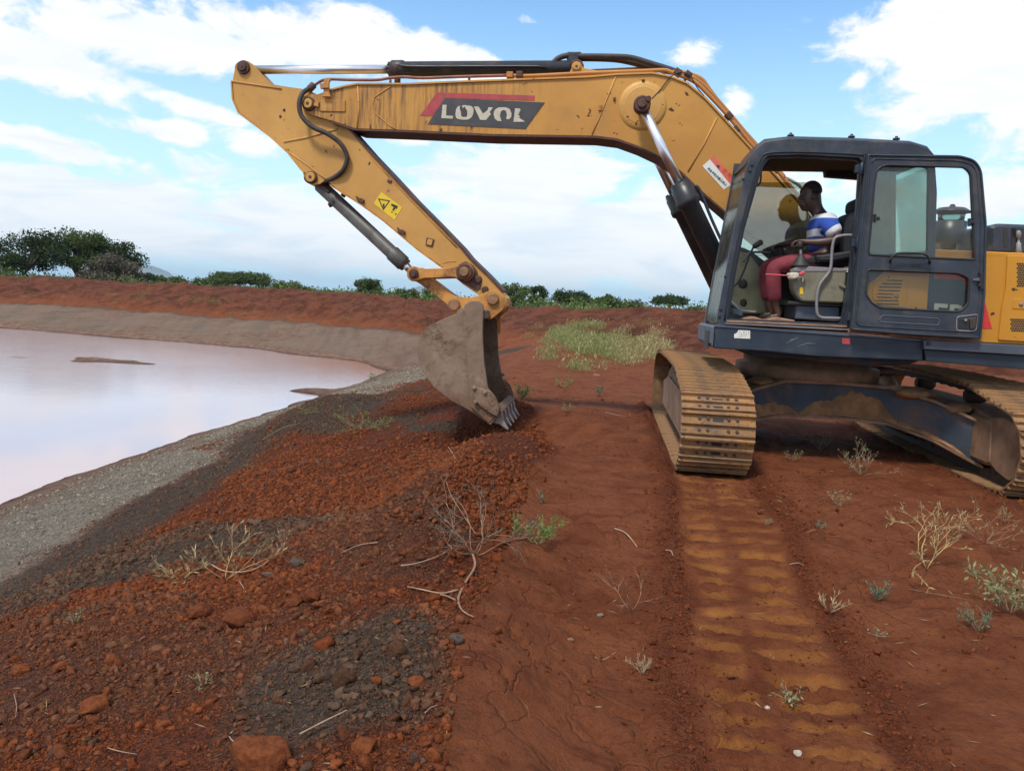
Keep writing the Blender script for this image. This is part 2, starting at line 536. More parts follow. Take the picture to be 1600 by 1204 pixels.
def ground_mat():
    m, t, bs, _ = new_mat('red_soil_and_grey_gravel')
    geo = t.n('ShaderNodeNewGeometry')
    co = geo.outputs['Position']
    a1 = t.n('ShaderNodeAttribute'); a1.attribute_name = 'mask'
    s1 = t.n('ShaderNodeSeparateColor'); t.l(a1.outputs['Color'], s1.inputs[0])
    a2 = t.n('ShaderNodeAttribute'); a2.attribute_name = 'mask2'
    s2 = t.n('ShaderNodeSeparateColor'); t.l(a2.outputs['Color'], s2.inputs[0])
    gravel, wet, ochre = s1.outputs[0], s1.outputs[1], s1.outputs[2]
    loose, dark, plain = s2.outputs[0], s2.outputs[1], s2.outputs[2]
    n_big = t.noise(co, 0.55, 5, 0.6, 0.3)
    n_mid = t.noise(co, 3.2, 8, 0.66, 0.4)
    n_fin = t.noise(co, 26.0, 7, 0.7, 0.3)
    n_vf = t.noise(co, 120.0, 4, 0.7)
    packed = t.mix(t.ramp(n_mid, 0.34, 0.66), (0.150, 0.040, 0.0145), (0.235, 0.074, 0.028))
    packed = t.mix(t.math('MULTIPLY', t.ramp(n_big, 0.4, 0.65), 0.5), packed, (0.250, 0.080, 0.033))
    packed = t.mix(t.math('MULTIPLY', t.ramp(n_fin, 0.50, 0.70), 0.5), packed, (0.085, 0.021, 0.012))
    lo = t.mix(t.ramp(n_fin, 0.36, 0.66), (0.095, 0.023, 0.010), (0.215, 0.057, 0.019))
    scf = t.noise(t.mapping(co, scale=(1.6, 4.2, 1.0)), 1.3, 8, 0.70, 0.8)
    packed = t.mix(t.math('MULTIPLY', t.ramp(scf, 0.52, 0.66), 0.60), packed, (0.100, 0.023, 0.010))
    ab = t.n('ShaderNodeAttribute'); ab.attribute_name = 'bank'
    bn = t.noise(co, 1.1, 8, 0.72, 0.6)
    bk_ = t.mix(t.ramp(bn, 0.36, 0.62), (0.066, 0.021, 0.011), (0.155, 0.052, 0.026))
    bk_ = t.mix(t.math('MULTIPLY', t.ramp(t.noise(co, 4.0, 6, 0.7), 0.55, 0.72), 0.6), bk_, (0.060, 0.020, 0.012))
    packed = t.mix(ab.outputs['Fac'], packed, bk_)
    c = t.mix(loose, packed, lo)
    oc = t.mix(t.ramp(n_mid, 0.3, 0.7), (0.22, 0.070, 0.018), (0.37, 0.140, 0.036))
    c = t.mix(ochre, c, oc)
    dk = t.mix(t.ramp(n_fin, 0.38, 0.66), (0.062, 0.038, 0.025), (0.138, 0.092, 0.064))
    c = t.mix(dark, c, dk)
    gr = t.mix(t.ramp(n_fin, 0.36, 0.66), (0.138, 0.112, 0.085), (0.36, 0.31, 0.245))
    gr = t.mix(t.math('MULTIPLY', t.ramp(n_mid, 0.45, 0.68), 0.6), gr, (0.185, 0.135, 0.095))
    stk_ = t.noise(t.mapping(co, rot=(0, 0, 0.5), scale=(0.35, 2.4, 1.0)), 1.0, 7, 0.7, 0.8)
    gr = t.mix(t.math('MULTIPLY', t.ramp(stk_, 0.48, 0.66), 0.65), gr, (0.115, 0.085, 0.062))
    gr = t.mix(t.math('MULTIPLY', t.ramp(t.noise(co, 0.9, 6, 0.7), 0.5, 0.72), 0.45), gr, (0.30, 0.26, 0.20))
    c = t.mix(gravel, c, gr)
    wt = t.mix(t.ramp(n_mid, 0.35, 0.65), (0.155, 0.082, 0.055), (0.235, 0.150, 0.105))
    c = t.mix(wet, c, wt)
    pl = t.mix(t.ramp(n_mid, 0.4, 0.6), (0.10, 0.085, 0.03), (0.055, 0.07, 0.022))
    c = t.mix(plain, c, pl)
    sz = t.n('ShaderNodeSeparateXYZ'); t.l(co, sz.inputs[0])
    damp = t.math('MULTIPLY', t.ramp(t.math('ADD', sz.outputs[2], t.math('MULTIPLY', n_mid, 0.10)), -1.95, -1.86, 1.0, 0.0), 0.72)
    c = t.mix(damp, c, (0.085, 0.045, 0.032))
    # pale grit and straw flecks
    c = t.mix(t.math('MULTIPLY', t.ramp(n_vf, 0.70, 0.76), 0.5), c, (0.33, 0.22, 0.15))
    t.put(c, bs.inputs['Base Color'])
    bs.inputs['Roughness'].default_value = 0.93
    bs.inputs['Specular IOR Level'].default_value = 0.15
    # cracks in the packed crust
    v = t.n('ShaderNodeTexVoronoi', feature='DISTANCE_TO_EDGE')
    wv = t.n('ShaderNodeVectorMath', operation='ADD')
    nv = t.n('ShaderNodeTexNoise'); nv.inputs['Scale'].default_value = 3.0; nv.inputs['Detail'].default_value = 5
    t.l(co, nv.inputs['Vector'])
    vm = t.n('ShaderNodeVectorMath', operation='SCALE'); vm.inputs[3].default_value = 0.35
    t.l(nv.outputs[1], vm.inputs[0]); t.l(co, wv.inputs[0]); t.l(vm.outputs[0], wv.inputs[1])
    t.l(wv.outputs[0], v.inputs['Vector']); v.inputs['Scale'].default_value = 3.1
    crack = t.math('MULTIPLY', t.ramp(v.outputs[0], 0.0, 0.035, -1.0, 0.0), t.ramp(n_big, 0.42, 0.55))
    soft = t.math('SUBTRACT', 1.0, loose)
    crack = t.math('MULTIPLY', crack, soft)
    h1 = t.math('ADD', t.math('MULTIPLY', n_fin, 1.0), t.math('MULTIPLY', n_vf, 0.35))
    vp = t.n('ShaderNodeTexVoronoi'); vp.inputs['Scale'].default_value = 55.0; t.l(co, vp.inputs['Vector'])
    vq = t.n('ShaderNodeTexVoronoi'); vq.inputs['Scale'].default_value = 130.0; t.l(co, vq.inputs['Vector'])
    peb = t.math('ADD', t.math('MULTIPLY', vp.outputs[0], -1.1), t.math('MULTIPLY', vq.outputs[0], -0.6))
    gran = t.math('MULTIPLY', peb, t.math('MAXIMUM', t.math('MAXIMUM', loose, t.math('MULTIPLY', dark, 0.8)), t.math('MULTIPLY', gravel, 0.6)))
    h2 = t.math('ADD', t.math('ADD', h1, gran), t.math('MULTIPLY', crack, 0.45))
    h3 = t.math('ADD', h2, t.math('MULTIPLY', t.noise(co, 9.0, 6, 0.72), 1.6))
    bump(t, bs, h3, 0.95, 0.042)
    return m


M['ground'] = ground_mat()


def clod_mat(name):
    m, t, bs, _ = new_mat(name)
    at = t.n('ShaderNodeAttribute'); at.attribute_name = 'tone'
    co = t.n('ShaderNodeNewGeometry').outputs['Position']
    n = t.noise(co, 45.0, 6, 0.7)
    c = t.mix(1.0, at.outputs['Color'], t.mix(t.ramp(n, 0.3, 0.7), (0.62, 0.6, 0.6), (1.25, 1.25, 1.2)), 'MULTIPLY')
    t.put(c, bs.inputs['Base Color'])
    bs.inputs['Roughness'].default_value = 0.95
    bs.inputs['Specular IOR Level'].default_value = 0.1
    bump(t, bs, n, 0.8, 0.02)
    return m


M['clod'] = clod_mat('crumbly_soil')


def water_mat():
    m, t, bs, _ = new_mat('muddy_pond_water')
    co = t.n('ShaderNodeNewGeometry').outputs['Position']
    n = t.noise(t.mapping(co, scale=(0.10, 0.10, 0.1)), 1.0, 5, 0.55, 0.4)
    sepp = t.n('ShaderNodeSeparateXYZ'); t.l(co, sepp.inputs[0])
    # shallow silty corner at the far right of the pond is more orange
    cor = t.n('ShaderNodeVectorMath', operation='DISTANCE')
    t.l(co, cor.inputs[0]); cor.inputs[1].default_value = (-3.5, 37.0, -2.0)
    sh = t.ramp(t.math('ADD', cor.outputs[1], t.math('MULTIPLY', n, 4.0)), 4.0, 14.0, 1.0, 0.0)
    c = t.mix(t.ramp(n, 0.3, 0.7), (0.43, 0.34, 0.35), (0.50, 0.40, 0.40))
    c = t.mix(sh, c, (0.36, 0.17, 0.105))
    t.put(c, bs.inputs['Base Color'])
    bs.inputs['Roughness'].default_value = 0.06
    bs.inputs['IOR'].default_value = 1.42
    bs.inputs['Specular IOR Level'].default_value = 0.7
    rp = t.noise(t.mapping(co, scale=(1.2, 4.0, 1.0)), 2.2, 4, 0.6)
    far = t.ramp(sepp.outputs[1], 14.0, 36.0, 0.05, 0.9)
    b = t.n('ShaderNodeBump'); b.inputs['Distance'].default_value = 0.01
    t.l(far, b.inputs['Strength']); t.l(rp, b.inputs['Height'])
    t.l(b.outputs[0], bs.inputs['Normal'])
    return m


M['water'] = water_mat()


def leaf_mat(name, a, b, trans=0.25):
    m, t, bs, out = new_mat(name)
    geo = t.n('ShaderNodeNewGeometry')
    rnd = t.n('ShaderNodeNewGeometry').outputs['Random Per Island']
    c = t.mix(rnd, a, b)
    t.put(c, bs.inputs['Base Color'])
    bs.inputs['Roughness'].default_value = 0.65
    bs.inputs['Specular IOR Level'].default_value = 0.25
    tl = t.n('ShaderNodeBsdfTranslucent')
    t.put(c, tl.inputs[0])
    mx = t.n('ShaderNodeMixShader'); mx.inputs[0].default_value = trans
    t.l(bs.outputs[0], mx.inputs[1]); t.l(tl.outputs[0], mx.inputs[2])
    t.l(mx.outputs[0], out.inputs[0])
    return m


M['leaf_dark'] = leaf_mat('dark_green_leaves', (0.022, 0.040, 0.014), (0.060, 0.090, 0.028))
M['leaf_mid'] = leaf_mat('mid_green_leaves', (0.045, 0.075, 0.020), (0.11, 0.145, 0.040))
M['leaf_bush'] = leaf_mat('bush_leaves', (0.070, 0.100, 0.026), (0.14, 0.17, 0.050))
M['leaf_grey'] = leaf_mat('grey_brown_twigs', (0.085, 0.072, 0.050), (0.16, 0.135, 0.10))
M['leaf_fresh'] = leaf_mat('fresh_green_leaves', (0.10, 0.17, 0.035), (0.24, 0.31, 0.085))
M['leaf_pale'] = leaf_mat('pale_sage_leaves', (0.17, 0.20, 0.085), (0.33, 0.34, 0.17))
M['leaf_blue'] = leaf_mat('blue_green_feathery_leaves', (0.06, 0.13, 0.075), (0.12, 0.21, 0.12))
M['leaf_yellow'] = leaf_mat('yellow_green_leaves', (0.20, 0.21, 0.07), (0.40, 0.37, 0.16))
M['straw'] = leaf_mat('dry_straw', (0.30, 0.22, 0.10), (0.48, 0.37, 0.20), 0.15)
M['twig'] = simple('dry_twig_bark', (0.27, 0.155, 0.095), 0.8, 0, 0.25, 25)
M['twig_pale'] = simple('pale_dead_twig', (0.33, 0.22, 0.145), 0.8, 0, 0.2, 25)
M['twig_yellow'] = simple('yellow_dry_stem', (0.42, 0.28, 0.12), 0.8, 0, 0.25, 25)
M['bark'] = simple('grey_brown_bark', (0.075, 0.058, 0.042), 0.9, 0, 0.3, 3, 0.4)
M['mountain'] = simple('distant_mountain_scrub', (0.085, 0.085, 0.06), 0.95, 0, 0.3, 0.002)
# ------------------------------------------------------------------ terrain
PSI, TAU = rad(7.0), rad(7.0)
S0 = Vector((3.2, 8.4, 0.0))                       # slew centre of the machine on the ground
FV = Vector((-math.cos(PSI), math.sin(PSI), 0))    # machine forward (towards picture left)
LV = Vector((-math.sin(PSI), -math.cos(PSI), 0))   # machine left (towards camera)
WATER_Z = -2.0
GAUGE, SHOE = 2.68, 0.61
td = np.array([math.sin(TAU), math.cos(TAU)])      # track direction on the ground, away from camera
tn = np.array([math.cos(TAU), -math.sin(TAU)])     # to the right
UC = np.array([3.34, 8.36])                        # undercarriage centre

BERM = np.array([(-140, 70), (-70, 57), (-32, 54), (-12, 47.5), (-4, 42), (1.5, 35), (6, 24.5), (12, 21.5), (30, 18), (70, 14), (140, 6)], float)


def rut(x, y):
    """distance along and across the machine's path; behind the machine the path bends a little"""
    s = (x - UC[0]) * td[0] + (y - UC[1]) * td[1]
    lat = (x - UC[0]) * tn[0] + (y - UC[1]) * tn[1]
    return s, lat + np.maximum(-1.9 - s, 0) * math.tan(rad(2.4))


def berm_dist(x, y):
    best = np.full(np.shape(x), 1e9); sg = np.zeros(np.shape(x))
    for (ax, ay), (bx, by) in zip(BERM[:-1], BERM[1:]):
        dx, dy = bx - ax, by - ay
        L2 = dx * dx + dy * dy
        t = np.clip(((x - ax) * dx + (y - ay) * dy) / L2, 0, 1)
        d = np.hypot(x - ax - t * dx, y - ay - t * dy)
        s = np.where(dx * (y - ay) - dy * (x - ax) > 0, 1.0, -1.0)
        m = d < best
        best = np.where(m, d, best); sg = np.where(m, s, sg)
    return best * sg


def u_of(x, y):
    return x - 0.11 * np.maximum(y - 12.0, 0)


def loose_edge(y):
    return np.interp(y, [0, 2.3, 3, 4.1, 5.5, 7.4, 9, 11, 14, 20], [-.2, -.2, -.2, -.07, .1, .5, .35, -.1, -.6, -1.2])


def masks(x, y):
    u = u_of(x, y)
    f = berm_dist(x, y)
    e1 = fbm(x * 0.9, y * 0.5, 3, 4) * 0.9
    e2 = fbm(x * 2.5, y * 2.0, 9, 4) * 0.35
    on_near = (f < -6.5 + e1 * 2) | (u > -7.4)
    u2 = u + e1 * 0.55 + e2 * 0.8
    gsh = np.clip((y - 11) * .12, 0, 1.15)
    gravel = sstep(-3.75, -4.35, u2 - gsh)
    dark = sstep(-2.85, -3.3, u2) * (1 - gravel)
    # darker drifts inside the light gravel
    dr = sstep(0.12, 0.26, fbm(x * 0.35 + y * 0.12, y * 0.22, 31, 4)) * sstep(-6.0, -5.0, u)
    gravel = gravel * (1 - 0.6 * dr); dark = np.maximum(dark, 0.6 * dr * sstep(-4.4, -5.0, u2))
    wet = sstep(-5.9, -6.5, u2 + 0.010 * (y - 12))
    # far bank
    fg = sstep(-5.9, -5.3, f + e1) * sstep(-0.9, -1.5, f + e1 * 0.6) * sstep(-5.0, -6.0, u)
    far_red = sstep(-1.6, -0.9, f + e1 * 0.6)
    wet = np.where(u < -5.5, wet * (1 - sstep(-6.3, -5.6, f + e2)), wet)
    gravel = np.where(f > -6.3, np.maximum(gravel * (1 - sstep(-6.3, -5.6, f)) , fg * 0.72), gravel)
    wet = np.maximum(wet, fg * (0.30 + .5 * sstep(.02, .2, fbm(x * .35, y * .5, 64, 4))))
    dark = np.maximum(dark, fg * .75 * sstep(-.05, -.22, fbm(x * 2.6 + .3 * y, y * 0.30, 63, 4)))
    wet = np.maximum(wet, sstep(-4.9, -5.4, f) * (u < -3.0) * (f > -9))
    dark = dark * (1 - far_red)
    dark = np.maximum(dark, 0.75 * sstep(-1.9, -1.4, f + e1 * .6) * sstep(-0.7, -1.2, f + e1 * 0.6) * (u < -3.5))
    gravel = gravel * (1 - far_red); wet = wet * (1 - far_red)
    le = loose_edge(y)
    loose = sstep(0.10, -0.10, u - le + e2 * 0.6) * (1 - np.maximum(gravel, wet)) * sstep(26, 14, y)
    # patches of grey subsoil in the red spoil
    pn = fbm(x * 0.75 + 0.45 * y, y * 0.55 + 3, 55, 4)
    patch = sstep(0.24, 0.34, pn) * sstep(0.1, -0.3, u - le)
    for (gx, gy, rx, ry, a) in ((-.55, 2.75, .42, .55, 1.0), (-1.75, 3.2, .8, .45, .9), (-.65, 4.35, .28, .75, .75), (-2.45, 3.9, .7, .6, .8), (-1.1, 3.5, .5, .12, .8)):
        patch = np.maximum(patch, a * sstep(1.25, 0.75, np.hypot((x - gx) / rx, (y - gy) / ry) + e2 * 1.2))
    # keep some purely red drifts between them
    rd = sstep(0.05, 0.2, fbm(x * 0.6 - 0.3 * y, y * 0.8 + 9, 77, 3))
    patch = patch * (1 - 0.6 * rd)
    dark = np.maximum(dark, patch * loose)
    # dark spoil heap on the slope, and a dark scrap beyond the bucket
    dark = np.maximum(dark, sstep(1.3, 0.8, np.hypot((x + 3.3) / 1.3, (y - 13.2) / 2.2) + e2))
    dark = np.maximum(dark, 0.9 * sstep(1.2, 0.8, np.hypot((x + 0.7) / 1.3, (y - 26.5) / 1.8) + e2))
    ground_far = sstep(6.5, 11, f + e1 * 2)
    isl = island(x, y)
    wet = np.maximum(wet, sstep(0.05, 0.3, isl))
    gravel = gravel * (1 - sstep(0.05, 0.3, isl))
    ochre = np.zeros_like(u)
    s, lat = rut(x, y)
    for side in (-1, 1):
        l = lat - side * GAUGE / 2
        ridge = 1 - ((0.5 + 0.5 * np.cos(2 * np.pi * ((s + 0.016 * fbm(x * 7, y * 7, 5, 2)) / 0.2 + .08))) ** 1.6 + .25 * fbm(x * 12, y * 6, 43, 3))
        band = sstep(0.33, 0.25, np.abs(l) + e2 * 0.30) * sstep(0.015, 0.075, np.abs(l + 0.02 + e2 * .25))
        ochre = np.maximum(ochre, band * (0.02 + 0.98 * sstep(0.50, 0.80, ridge)) * (s < -1.8) * (0.55 + 0.45 * sstep(-0.25, 0.1, fbm(x * 1.3, y * 1.3, 41, 4))))
    de = np.abs(np.abs(lat) - GAUGE / 2) + e2 * .45
    loose = np.maximum(loose, sstep(0.60, 0.38, de) * sstep(0.29, 0.37, de) * (s < 2) * 0.75)
    return gravel, wet, ochre, loose, dark, ground_far


def island(x, y):
    """a low mud bar that just breaks the water"""
    a = rad(-6)
    dx, dy = x + 17.2, y - 31.6
    px_, py_ = dx * math.cos(a) + dy * math.sin(a), -dx * math.sin(a) + dy * math.cos(a)
    n = fbm(x * 0.8, y * 1.6, 91, 4)
    return np.clip(1 - (px_ / 2.7) ** 2 - (py_ / 1.0) ** 2, 0, 1) * .9 + n * 1.3 * sstep(4.6, 3.0, np.abs(px_)) * sstep(2.2, 1.2, np.abs(py_)) - 0.16


def H(x, y, micro=True):
    x = np.asarray(x, float); y = np.asarray(y, float)
    u = u_of(x, y)
    f = berm_dist(x, y)
    near = np.hypot(x, y)
    uw = u + 0.22 * fbm(x * 0.5, y * 0.33, 19, 3) + 0.35 * fbm(x * 0.13, y * 0.11, 23, 2) * sstep(-3, -6, u)
    zc = np.where(uw > -0.4, 0.0, 0.275 * (uw + 0.4))
    zc = np.where(uw < -9.2, -2.42 - 0.02 * (-9.2 - uw), zc)
    zc = np.maximum(zc, -3.2)
    fw = f + 0.9 * fbm(x * 0.16, y * 0.16, 29, 3)
    zf = np.interp(fw, [-12, -9, -6.2, -1.8, -1.0, 0, 1.0, 2.0, 3.0, 4.6, 7, 9.5, 15, 30],
                   [-3.6, -2.9, -2.0, -0.72, -0.62, -0.10, 0.42, 0.50, 0.70, 1.12, 1.16, 1.0, 0.2, 0.0])
    bump_b = sstep(-1.5, 1.0, f) * sstep(13, 6, f)
    # scraped diagonal gouges on the berm face
    g = fbm((x * 0.9 + y * 1.5) * 1.1, (x - y) * 0.25, 61, 4)
    zf = np.where(zf > 0, zf * (1 - np.interp(x, [-12, -4, 3, 5.5, 8], [0, .22, .24, .05, 0])), zf)
    zf = zf + bump_b * (0.24 * fbm(x * 0.45, y * 0.45, 67, 5, .6) + 0.22 * g + 0.10 * fbm(x * 1.9, y * 1.9, 69, 3)) * sstep(-1, 1.5, fw)
    rill = fbm(x * 2.6 + .3 * y, y * 0.30, 63, 4)
    zf = zf + 0.09 * rill * sstep(-6.3, -4.5, fw) * sstep(-0.3, -1.8, fw)
    zf = zf + 0.10 * fbm(x * 0.7 + y * .2, y * 0.9, 65, 5, .6) * sstep(-6.5, -5.0, fw) * sstep(0, -1.5, fw)
    z = np.maximum(zc, zf)
    k = 0.25                                     # smooth join
    z = z + k * np.log1p(np.exp(-np.abs(zc - zf) / k)) * (f > -12) * 0.35
    z = z + 0.36 * np.exp(-(((x + 7.2) / 1.2) ** 2 + ((y - 25.4) / .7) ** 2)) + 0.28 * np.exp(-(((x + 7.9) / .7) ** 2 + ((y - 20.6) / .7) ** 2))
    z = np.where(island(x, y) > 0, np.maximum(z, -2.05 + 0.09 * island(x, y)), z)
    # spoil ridge thrown up along the crest, and its hollows
    le = loose_edge(y)
    ridge = np.exp(-((u - le + 0.45) / 0.42) ** 2) * sstep(3.0, 5.0, y) * sstep(11.5, 9.0, y)
    z = z + 0.21 * ridge * (1 + .8 * fbm(x * 1.4, y * 1.1, 17, 3))
    z = z + 0.35 * np.exp(-(((x + 3.3) / 1.0) ** 2 + ((y - 13.2) / 1.6) ** 2))
    z = z - 0.34 * np.exp(-(((x - 0.0) / 0.80) ** 2 + ((y - 8.35) / 0.95) ** 2) ** 1.5)
    z = z + 0.13 * np.exp(-(((x - 0.75) / 0.55) ** 2 + ((y - 9.0) / 0.9) ** 2))
    z = z + 0.10 * np.exp(-(((x + 0.0) / 0.5) ** 2 + ((y - 3.0) / 0.35) ** 2)) * 0.6
    z = z - 0.20 * sstep(5.8, 2.9, y) * sstep(-0.15, 0.45, x + 0.25 * fbm(x * 1.5, y * 1.5, 15, 3))
    calm = sstep(90, 40, near)
    z = z + calm * (0.05 * fbm(x * 0.8, y * 0.8, 1, 4) + 0.018 * fbm(x * 4, y * 4, 2, 3))
    # ruts pressed by the tracks
    s, lat = rut(x, y)
    for side in (-1, 1):
        l = lat - side * GAUGE / 2
        on = sstep(0.38, 0.29, np.abs(l) + 0.09 * fbm(x * 3.5, y * 3.5, 71, 4)) * (s < 2.3) * (1 if side < 0 else 1)
        z = z * (1 - on) + on * (-0.045 + 0.85 * z)
        under = sstep(-1.9, -2.1, s)
        ph = (s + 0.016 * fbm(x * 7, y * 7, 5, 2)) / 0.2
        bar = (0.5 + 0.5 * np.cos(2 * np.pi * ph)) ** 4 + 0.45 * (0.5 + 0.5 * np.cos(2 * np.pi * (ph + .36))) ** 6
        z = z + on * under * (0.038 * bar * (0.75 + .9 * fbm(x * 3, y * 3, 73, 3)) + .012 * fbm(x * 10, y * 10, 75, 3) + .03 * fbm(x * 1.6, y * 1.6, 74, 2))
        z = z + 0.045 * np.exp(-((np.abs(l) - 0.42) / 0.085) ** 2) * (s < 2.3) * (0.55 + 1.3 * fbm(x * 5, y * 5, 79, 3))
    if micro:
        L = sstep(0.15, -0.1, u - le + .25 * fbm(x * 2.2, y * 2.2, 97, 3)) * sstep(-3.6, -2.8, u) * sstep(22, 13, y) * sstep(-7, -4, f)
        z = z + L * (0.13 * fbm(x * .9, y * .7, 115, 3) + .05 * fbm(x * 2.6, y * 2.6, 116, 3))
        w1, id1 = worley(x * 9 + .6 * fbm(x * 20, y * 20, 99, 2), y * 9, 101)
        w2, id2 = worley(x * 24, y * 24, 103)
        w3, id3 = worley(x * 3.6, y * 3.6, 107)
        cl = np.maximum(0, 0.55 - w1) * 0.075 * (id1 > 0.35) + np.maximum(0, 0.55 - w2) * 0.032 + np.maximum(0, 0.5 - w3) * 0.13 * (id3 > 0.6)
        z = z + L * (cl * (0.55 + 1.0 * np.clip(fbm(x * 1.2, y * 1.2, 111, 3) + 0.4, 0, 1)))
        gr = sstep(-2.8, -3.6, u) * sstep(-7.2, -6.4, u)
        z = z + gr * (0.014 * fbm(x * 7, y * 7, 113, 4) + 0.03 * fbm(x * 1.4 + y * 1.8, (y - x) * .4, 117, 4))
        hard = (1 - L) * sstep(-1.2, 0.2, u) * sstep(40, 20, near)
        rgd = np.abs(fbm(x * 1.7, y * 1.7, 121, 4))
        z = z - hard * 0.022 * sstep(0.05, 0.0, rgd) + hard * 0.008 * fbm(x * 14, y * 14, 123, 3)
        w4, id4 = worley(x * 13, y * 13, 131)
        z = z + hard * np.maximum(0, 0.45 - w4) * 0.05 * (id4 > 0.72) * sstep(0.02, 0.2, fbm(x * 0.9, y * 1.4, 133, 3))
        lump = bump_b * np.maximum(0, 0.55 - worley(x * 2.4, y * 2.4, 137)[0]) * 0.16
        z = z + lump
    return z


def lines(lo, hi, fn):
    out = [lo]
    while out[-1] < hi:
        out.append(out[-1] + fn(out[-1]))
    return out


yl = [-12000 * (0.6 ** k) for k in range(0, 16)]
yl = [v for v in yl if v < -6] + list(np.arange(-5.5, 1.15, 0.22))
yl += lines(1.2, 90, lambda v: max(0.015, 0.0078 * v))
yl += lines(yl[-1] * 1.06, 14000, lambda v: v * 0.13)
xr = lines(0.0, 70, lambda v: max(0.016, 0.0068 * v))
xr += lines(xr[-1] * 1.08, 14000, lambda v: v * 0.2)
xl = [-v for v in xr[:0:-1]] + xr
GXv, GYv = np.meshgrid(np.array(xl), np.array(yl))
gz = H(GXv, GYv)
ny, nx = GXv.shape
idx = np.arange(nx * ny).reshape(ny, nx)
gf = np.stack([idx[:-1, :-1], idx[:-1, 1:], idx[1:, 1:], idx[1:, :-1]], -1).reshape(-1, 4)
mk = masks(GXv, GYv)
one = np.ones(nx * ny)
at1 = np.stack([mk[0].ravel(), mk[1].ravel(), mk[2].ravel(), one], -1)
at2 = np.stack([mk[3].ravel(), mk[4].ravel(), mk[5].ravel(), one], -1)
bd_ = sstep(-1.2, .5, berm_dist(GXv, GYv)).ravel()
at3 = np.stack([bd_, bd_, bd_, one], -1)
ground = fast_mesh('ground', np.stack([GXv.ravel(), GYv.ravel(), gz.ravel()], -1), gf, M['ground'], smooth=True, attrs={'mask': at1, 'mask2': at2, 'bank': at3})
tag(ground, 'red earth embankment with grey gravel slope running down to the pond', kind='structure')

# pond
wv = np.array([(-90, -30, WATER_Z), (6, -30, WATER_Z), (6, 62, WATER_Z), (-90, 62, WATER_Z)])
pond = fast_mesh('pond_water', wv, np.array([[0, 1, 2, 3]]), M['water'])
tag(pond, 'muddy pinkish pond water reflecting the sky', kind='structure')


def G(px, py, zoff=0.0):
    """where the line of sight through a point of the photograph meets the ground"""
    d = ray(px, py)
    lo, hi = 0.5, 400.0
    for _ in range(3):
        ts = np.geomspace(lo, hi, 90)
        below = H(d.x * ts, d.y * ts, False) > CAMZ + d.z * ts
        k = int(np.argmax(below)) if below.any() else 89
        lo, hi = ts[max(k - 1, 0)], ts[k]
    t = float(hi)
    p = CAMP + d * t
    p.z = float(H(p.x, p.y, True)) + zoff
    return p


# ------------------------------------------------------------------ loose clods and stones
rng = np.random.default_rng(7)


def ico(sub):
    bm = bmesh.new()
    bmesh.ops.create_icosphere(bm, subdivisions=sub, radius=1.0)
    v = np.array([x.co[:] for x in bm.verts]); f = np.array([[q.index for q in x.verts] for x in bm.faces])
    bm.free()
    return v, f


def rocks(name, label, P, R, tones, sub, rough=0.22, flat=0.8, sink=0.35):
    v0, f0 = ico(sub)
    n = len(P)
    nv = len(v0)
    variants = []
    for k in range(16):
        r = np.random.default_rng(100 + k)
        dirs = r.normal(size=(9, 3)); dirs /= np.linalg.norm(dirs, axis=1)[:, None]
        vv = v0.copy()
        for d in dirs:                                  # chop facets off the ball
            h = r.uniform(0.40, 0.80)
            dd = vv @ d
            vv = vv - np.outer(np.maximum(dd - h, 0) * 0.9, d)
        vv *= (1 + r.uniform(-rough, rough, size=(nv, 1)))
        vv += r.normal(size=vv.shape) * 0.045
        variants.append(vv)
    variants = np.array(variants)
    kk = rng.integers(0, 16, n)
    ang = rng.uniform(0, 2 * np.pi, (n, 3))
    sc3 = rng.uniform(0.7, 1.25, (n, 3)) * np.array([1, 1, flat])
    V = variants[kk] * sc3[:, None, :]
    ca, sa = np.cos(ang), np.sin(ang)
    tilt = (ang[:, 1] - np.pi) * 0.25
    ct, st = np.cos(tilt), np.sin(tilt)
    x, y, z = V[..., 0], V[..., 1], V[..., 2]
    y, z = y * ct[:, None] - z * st[:, None], y * st[:, None] + z * ct[:, None]
    x, y = x * ca[:, :1] - y * sa[:, :1], x * sa[:, :1] + y * ca[:, :1]
    V = np.stack([x, y, z], -1) * R[:, None, None]
    V = V + P[:, None, :]
    V[..., 2] += (R * (flat - sink * 2 * flat) * 0.55)[:, None]
    F = (f0[None] + (np.arange(n) * nv)[:, None, None]).reshape(-1, 3)
    T = np.repeat(tones, nv, axis=0)
    T = np.concatenate([T, np.ones((len(T), 1))], -1)
    o = fast_mesh(name, V.reshape(-1, 3), F, M['clod'], attrs={'tone': T}, smooth=False)
    if label:
        tag(o, label, kind='stuff')
    return o


def tones_for(P, x, y):
    g, wt, oc, lo, dk, _ = masks(x, y)
    n = len(x)
    r = rng.uniform(size=n)
    redA = np.array([0.130, 0.033, 0.012]); redB = np.array([0.225, 0.062, 0.021])
    q = rng.uniform(size=(n, 1))
    red = redA * (1 - q) + redB * q
    dA = np.array([0.066, 0.038, 0.025]); dB = np.array([0.135, 0.086, 0.058])
    drk = dA * (1 - q) + dB * q
    gA = np.array([0.14, 0.115, 0.087]); gB = np.array([0.31, 0.265, 0.205])
    gry = gA * (1 - q) + gB * q
    pd = np.clip(dk * 0.85 + 0.05, 0, 1)
    pm = np.clip(pd * 1.05 + (r - .5) * .5, 0, 1)[:, None]
    pm = np.where(rng.uniform(size=(n, 1)) < .07, 1 - pm, pm)
    c = red * (1 - pm) + drk * pm
    c = np.where(((rng.uniform(size=n) < g))[:, None], gry, c)
    return c


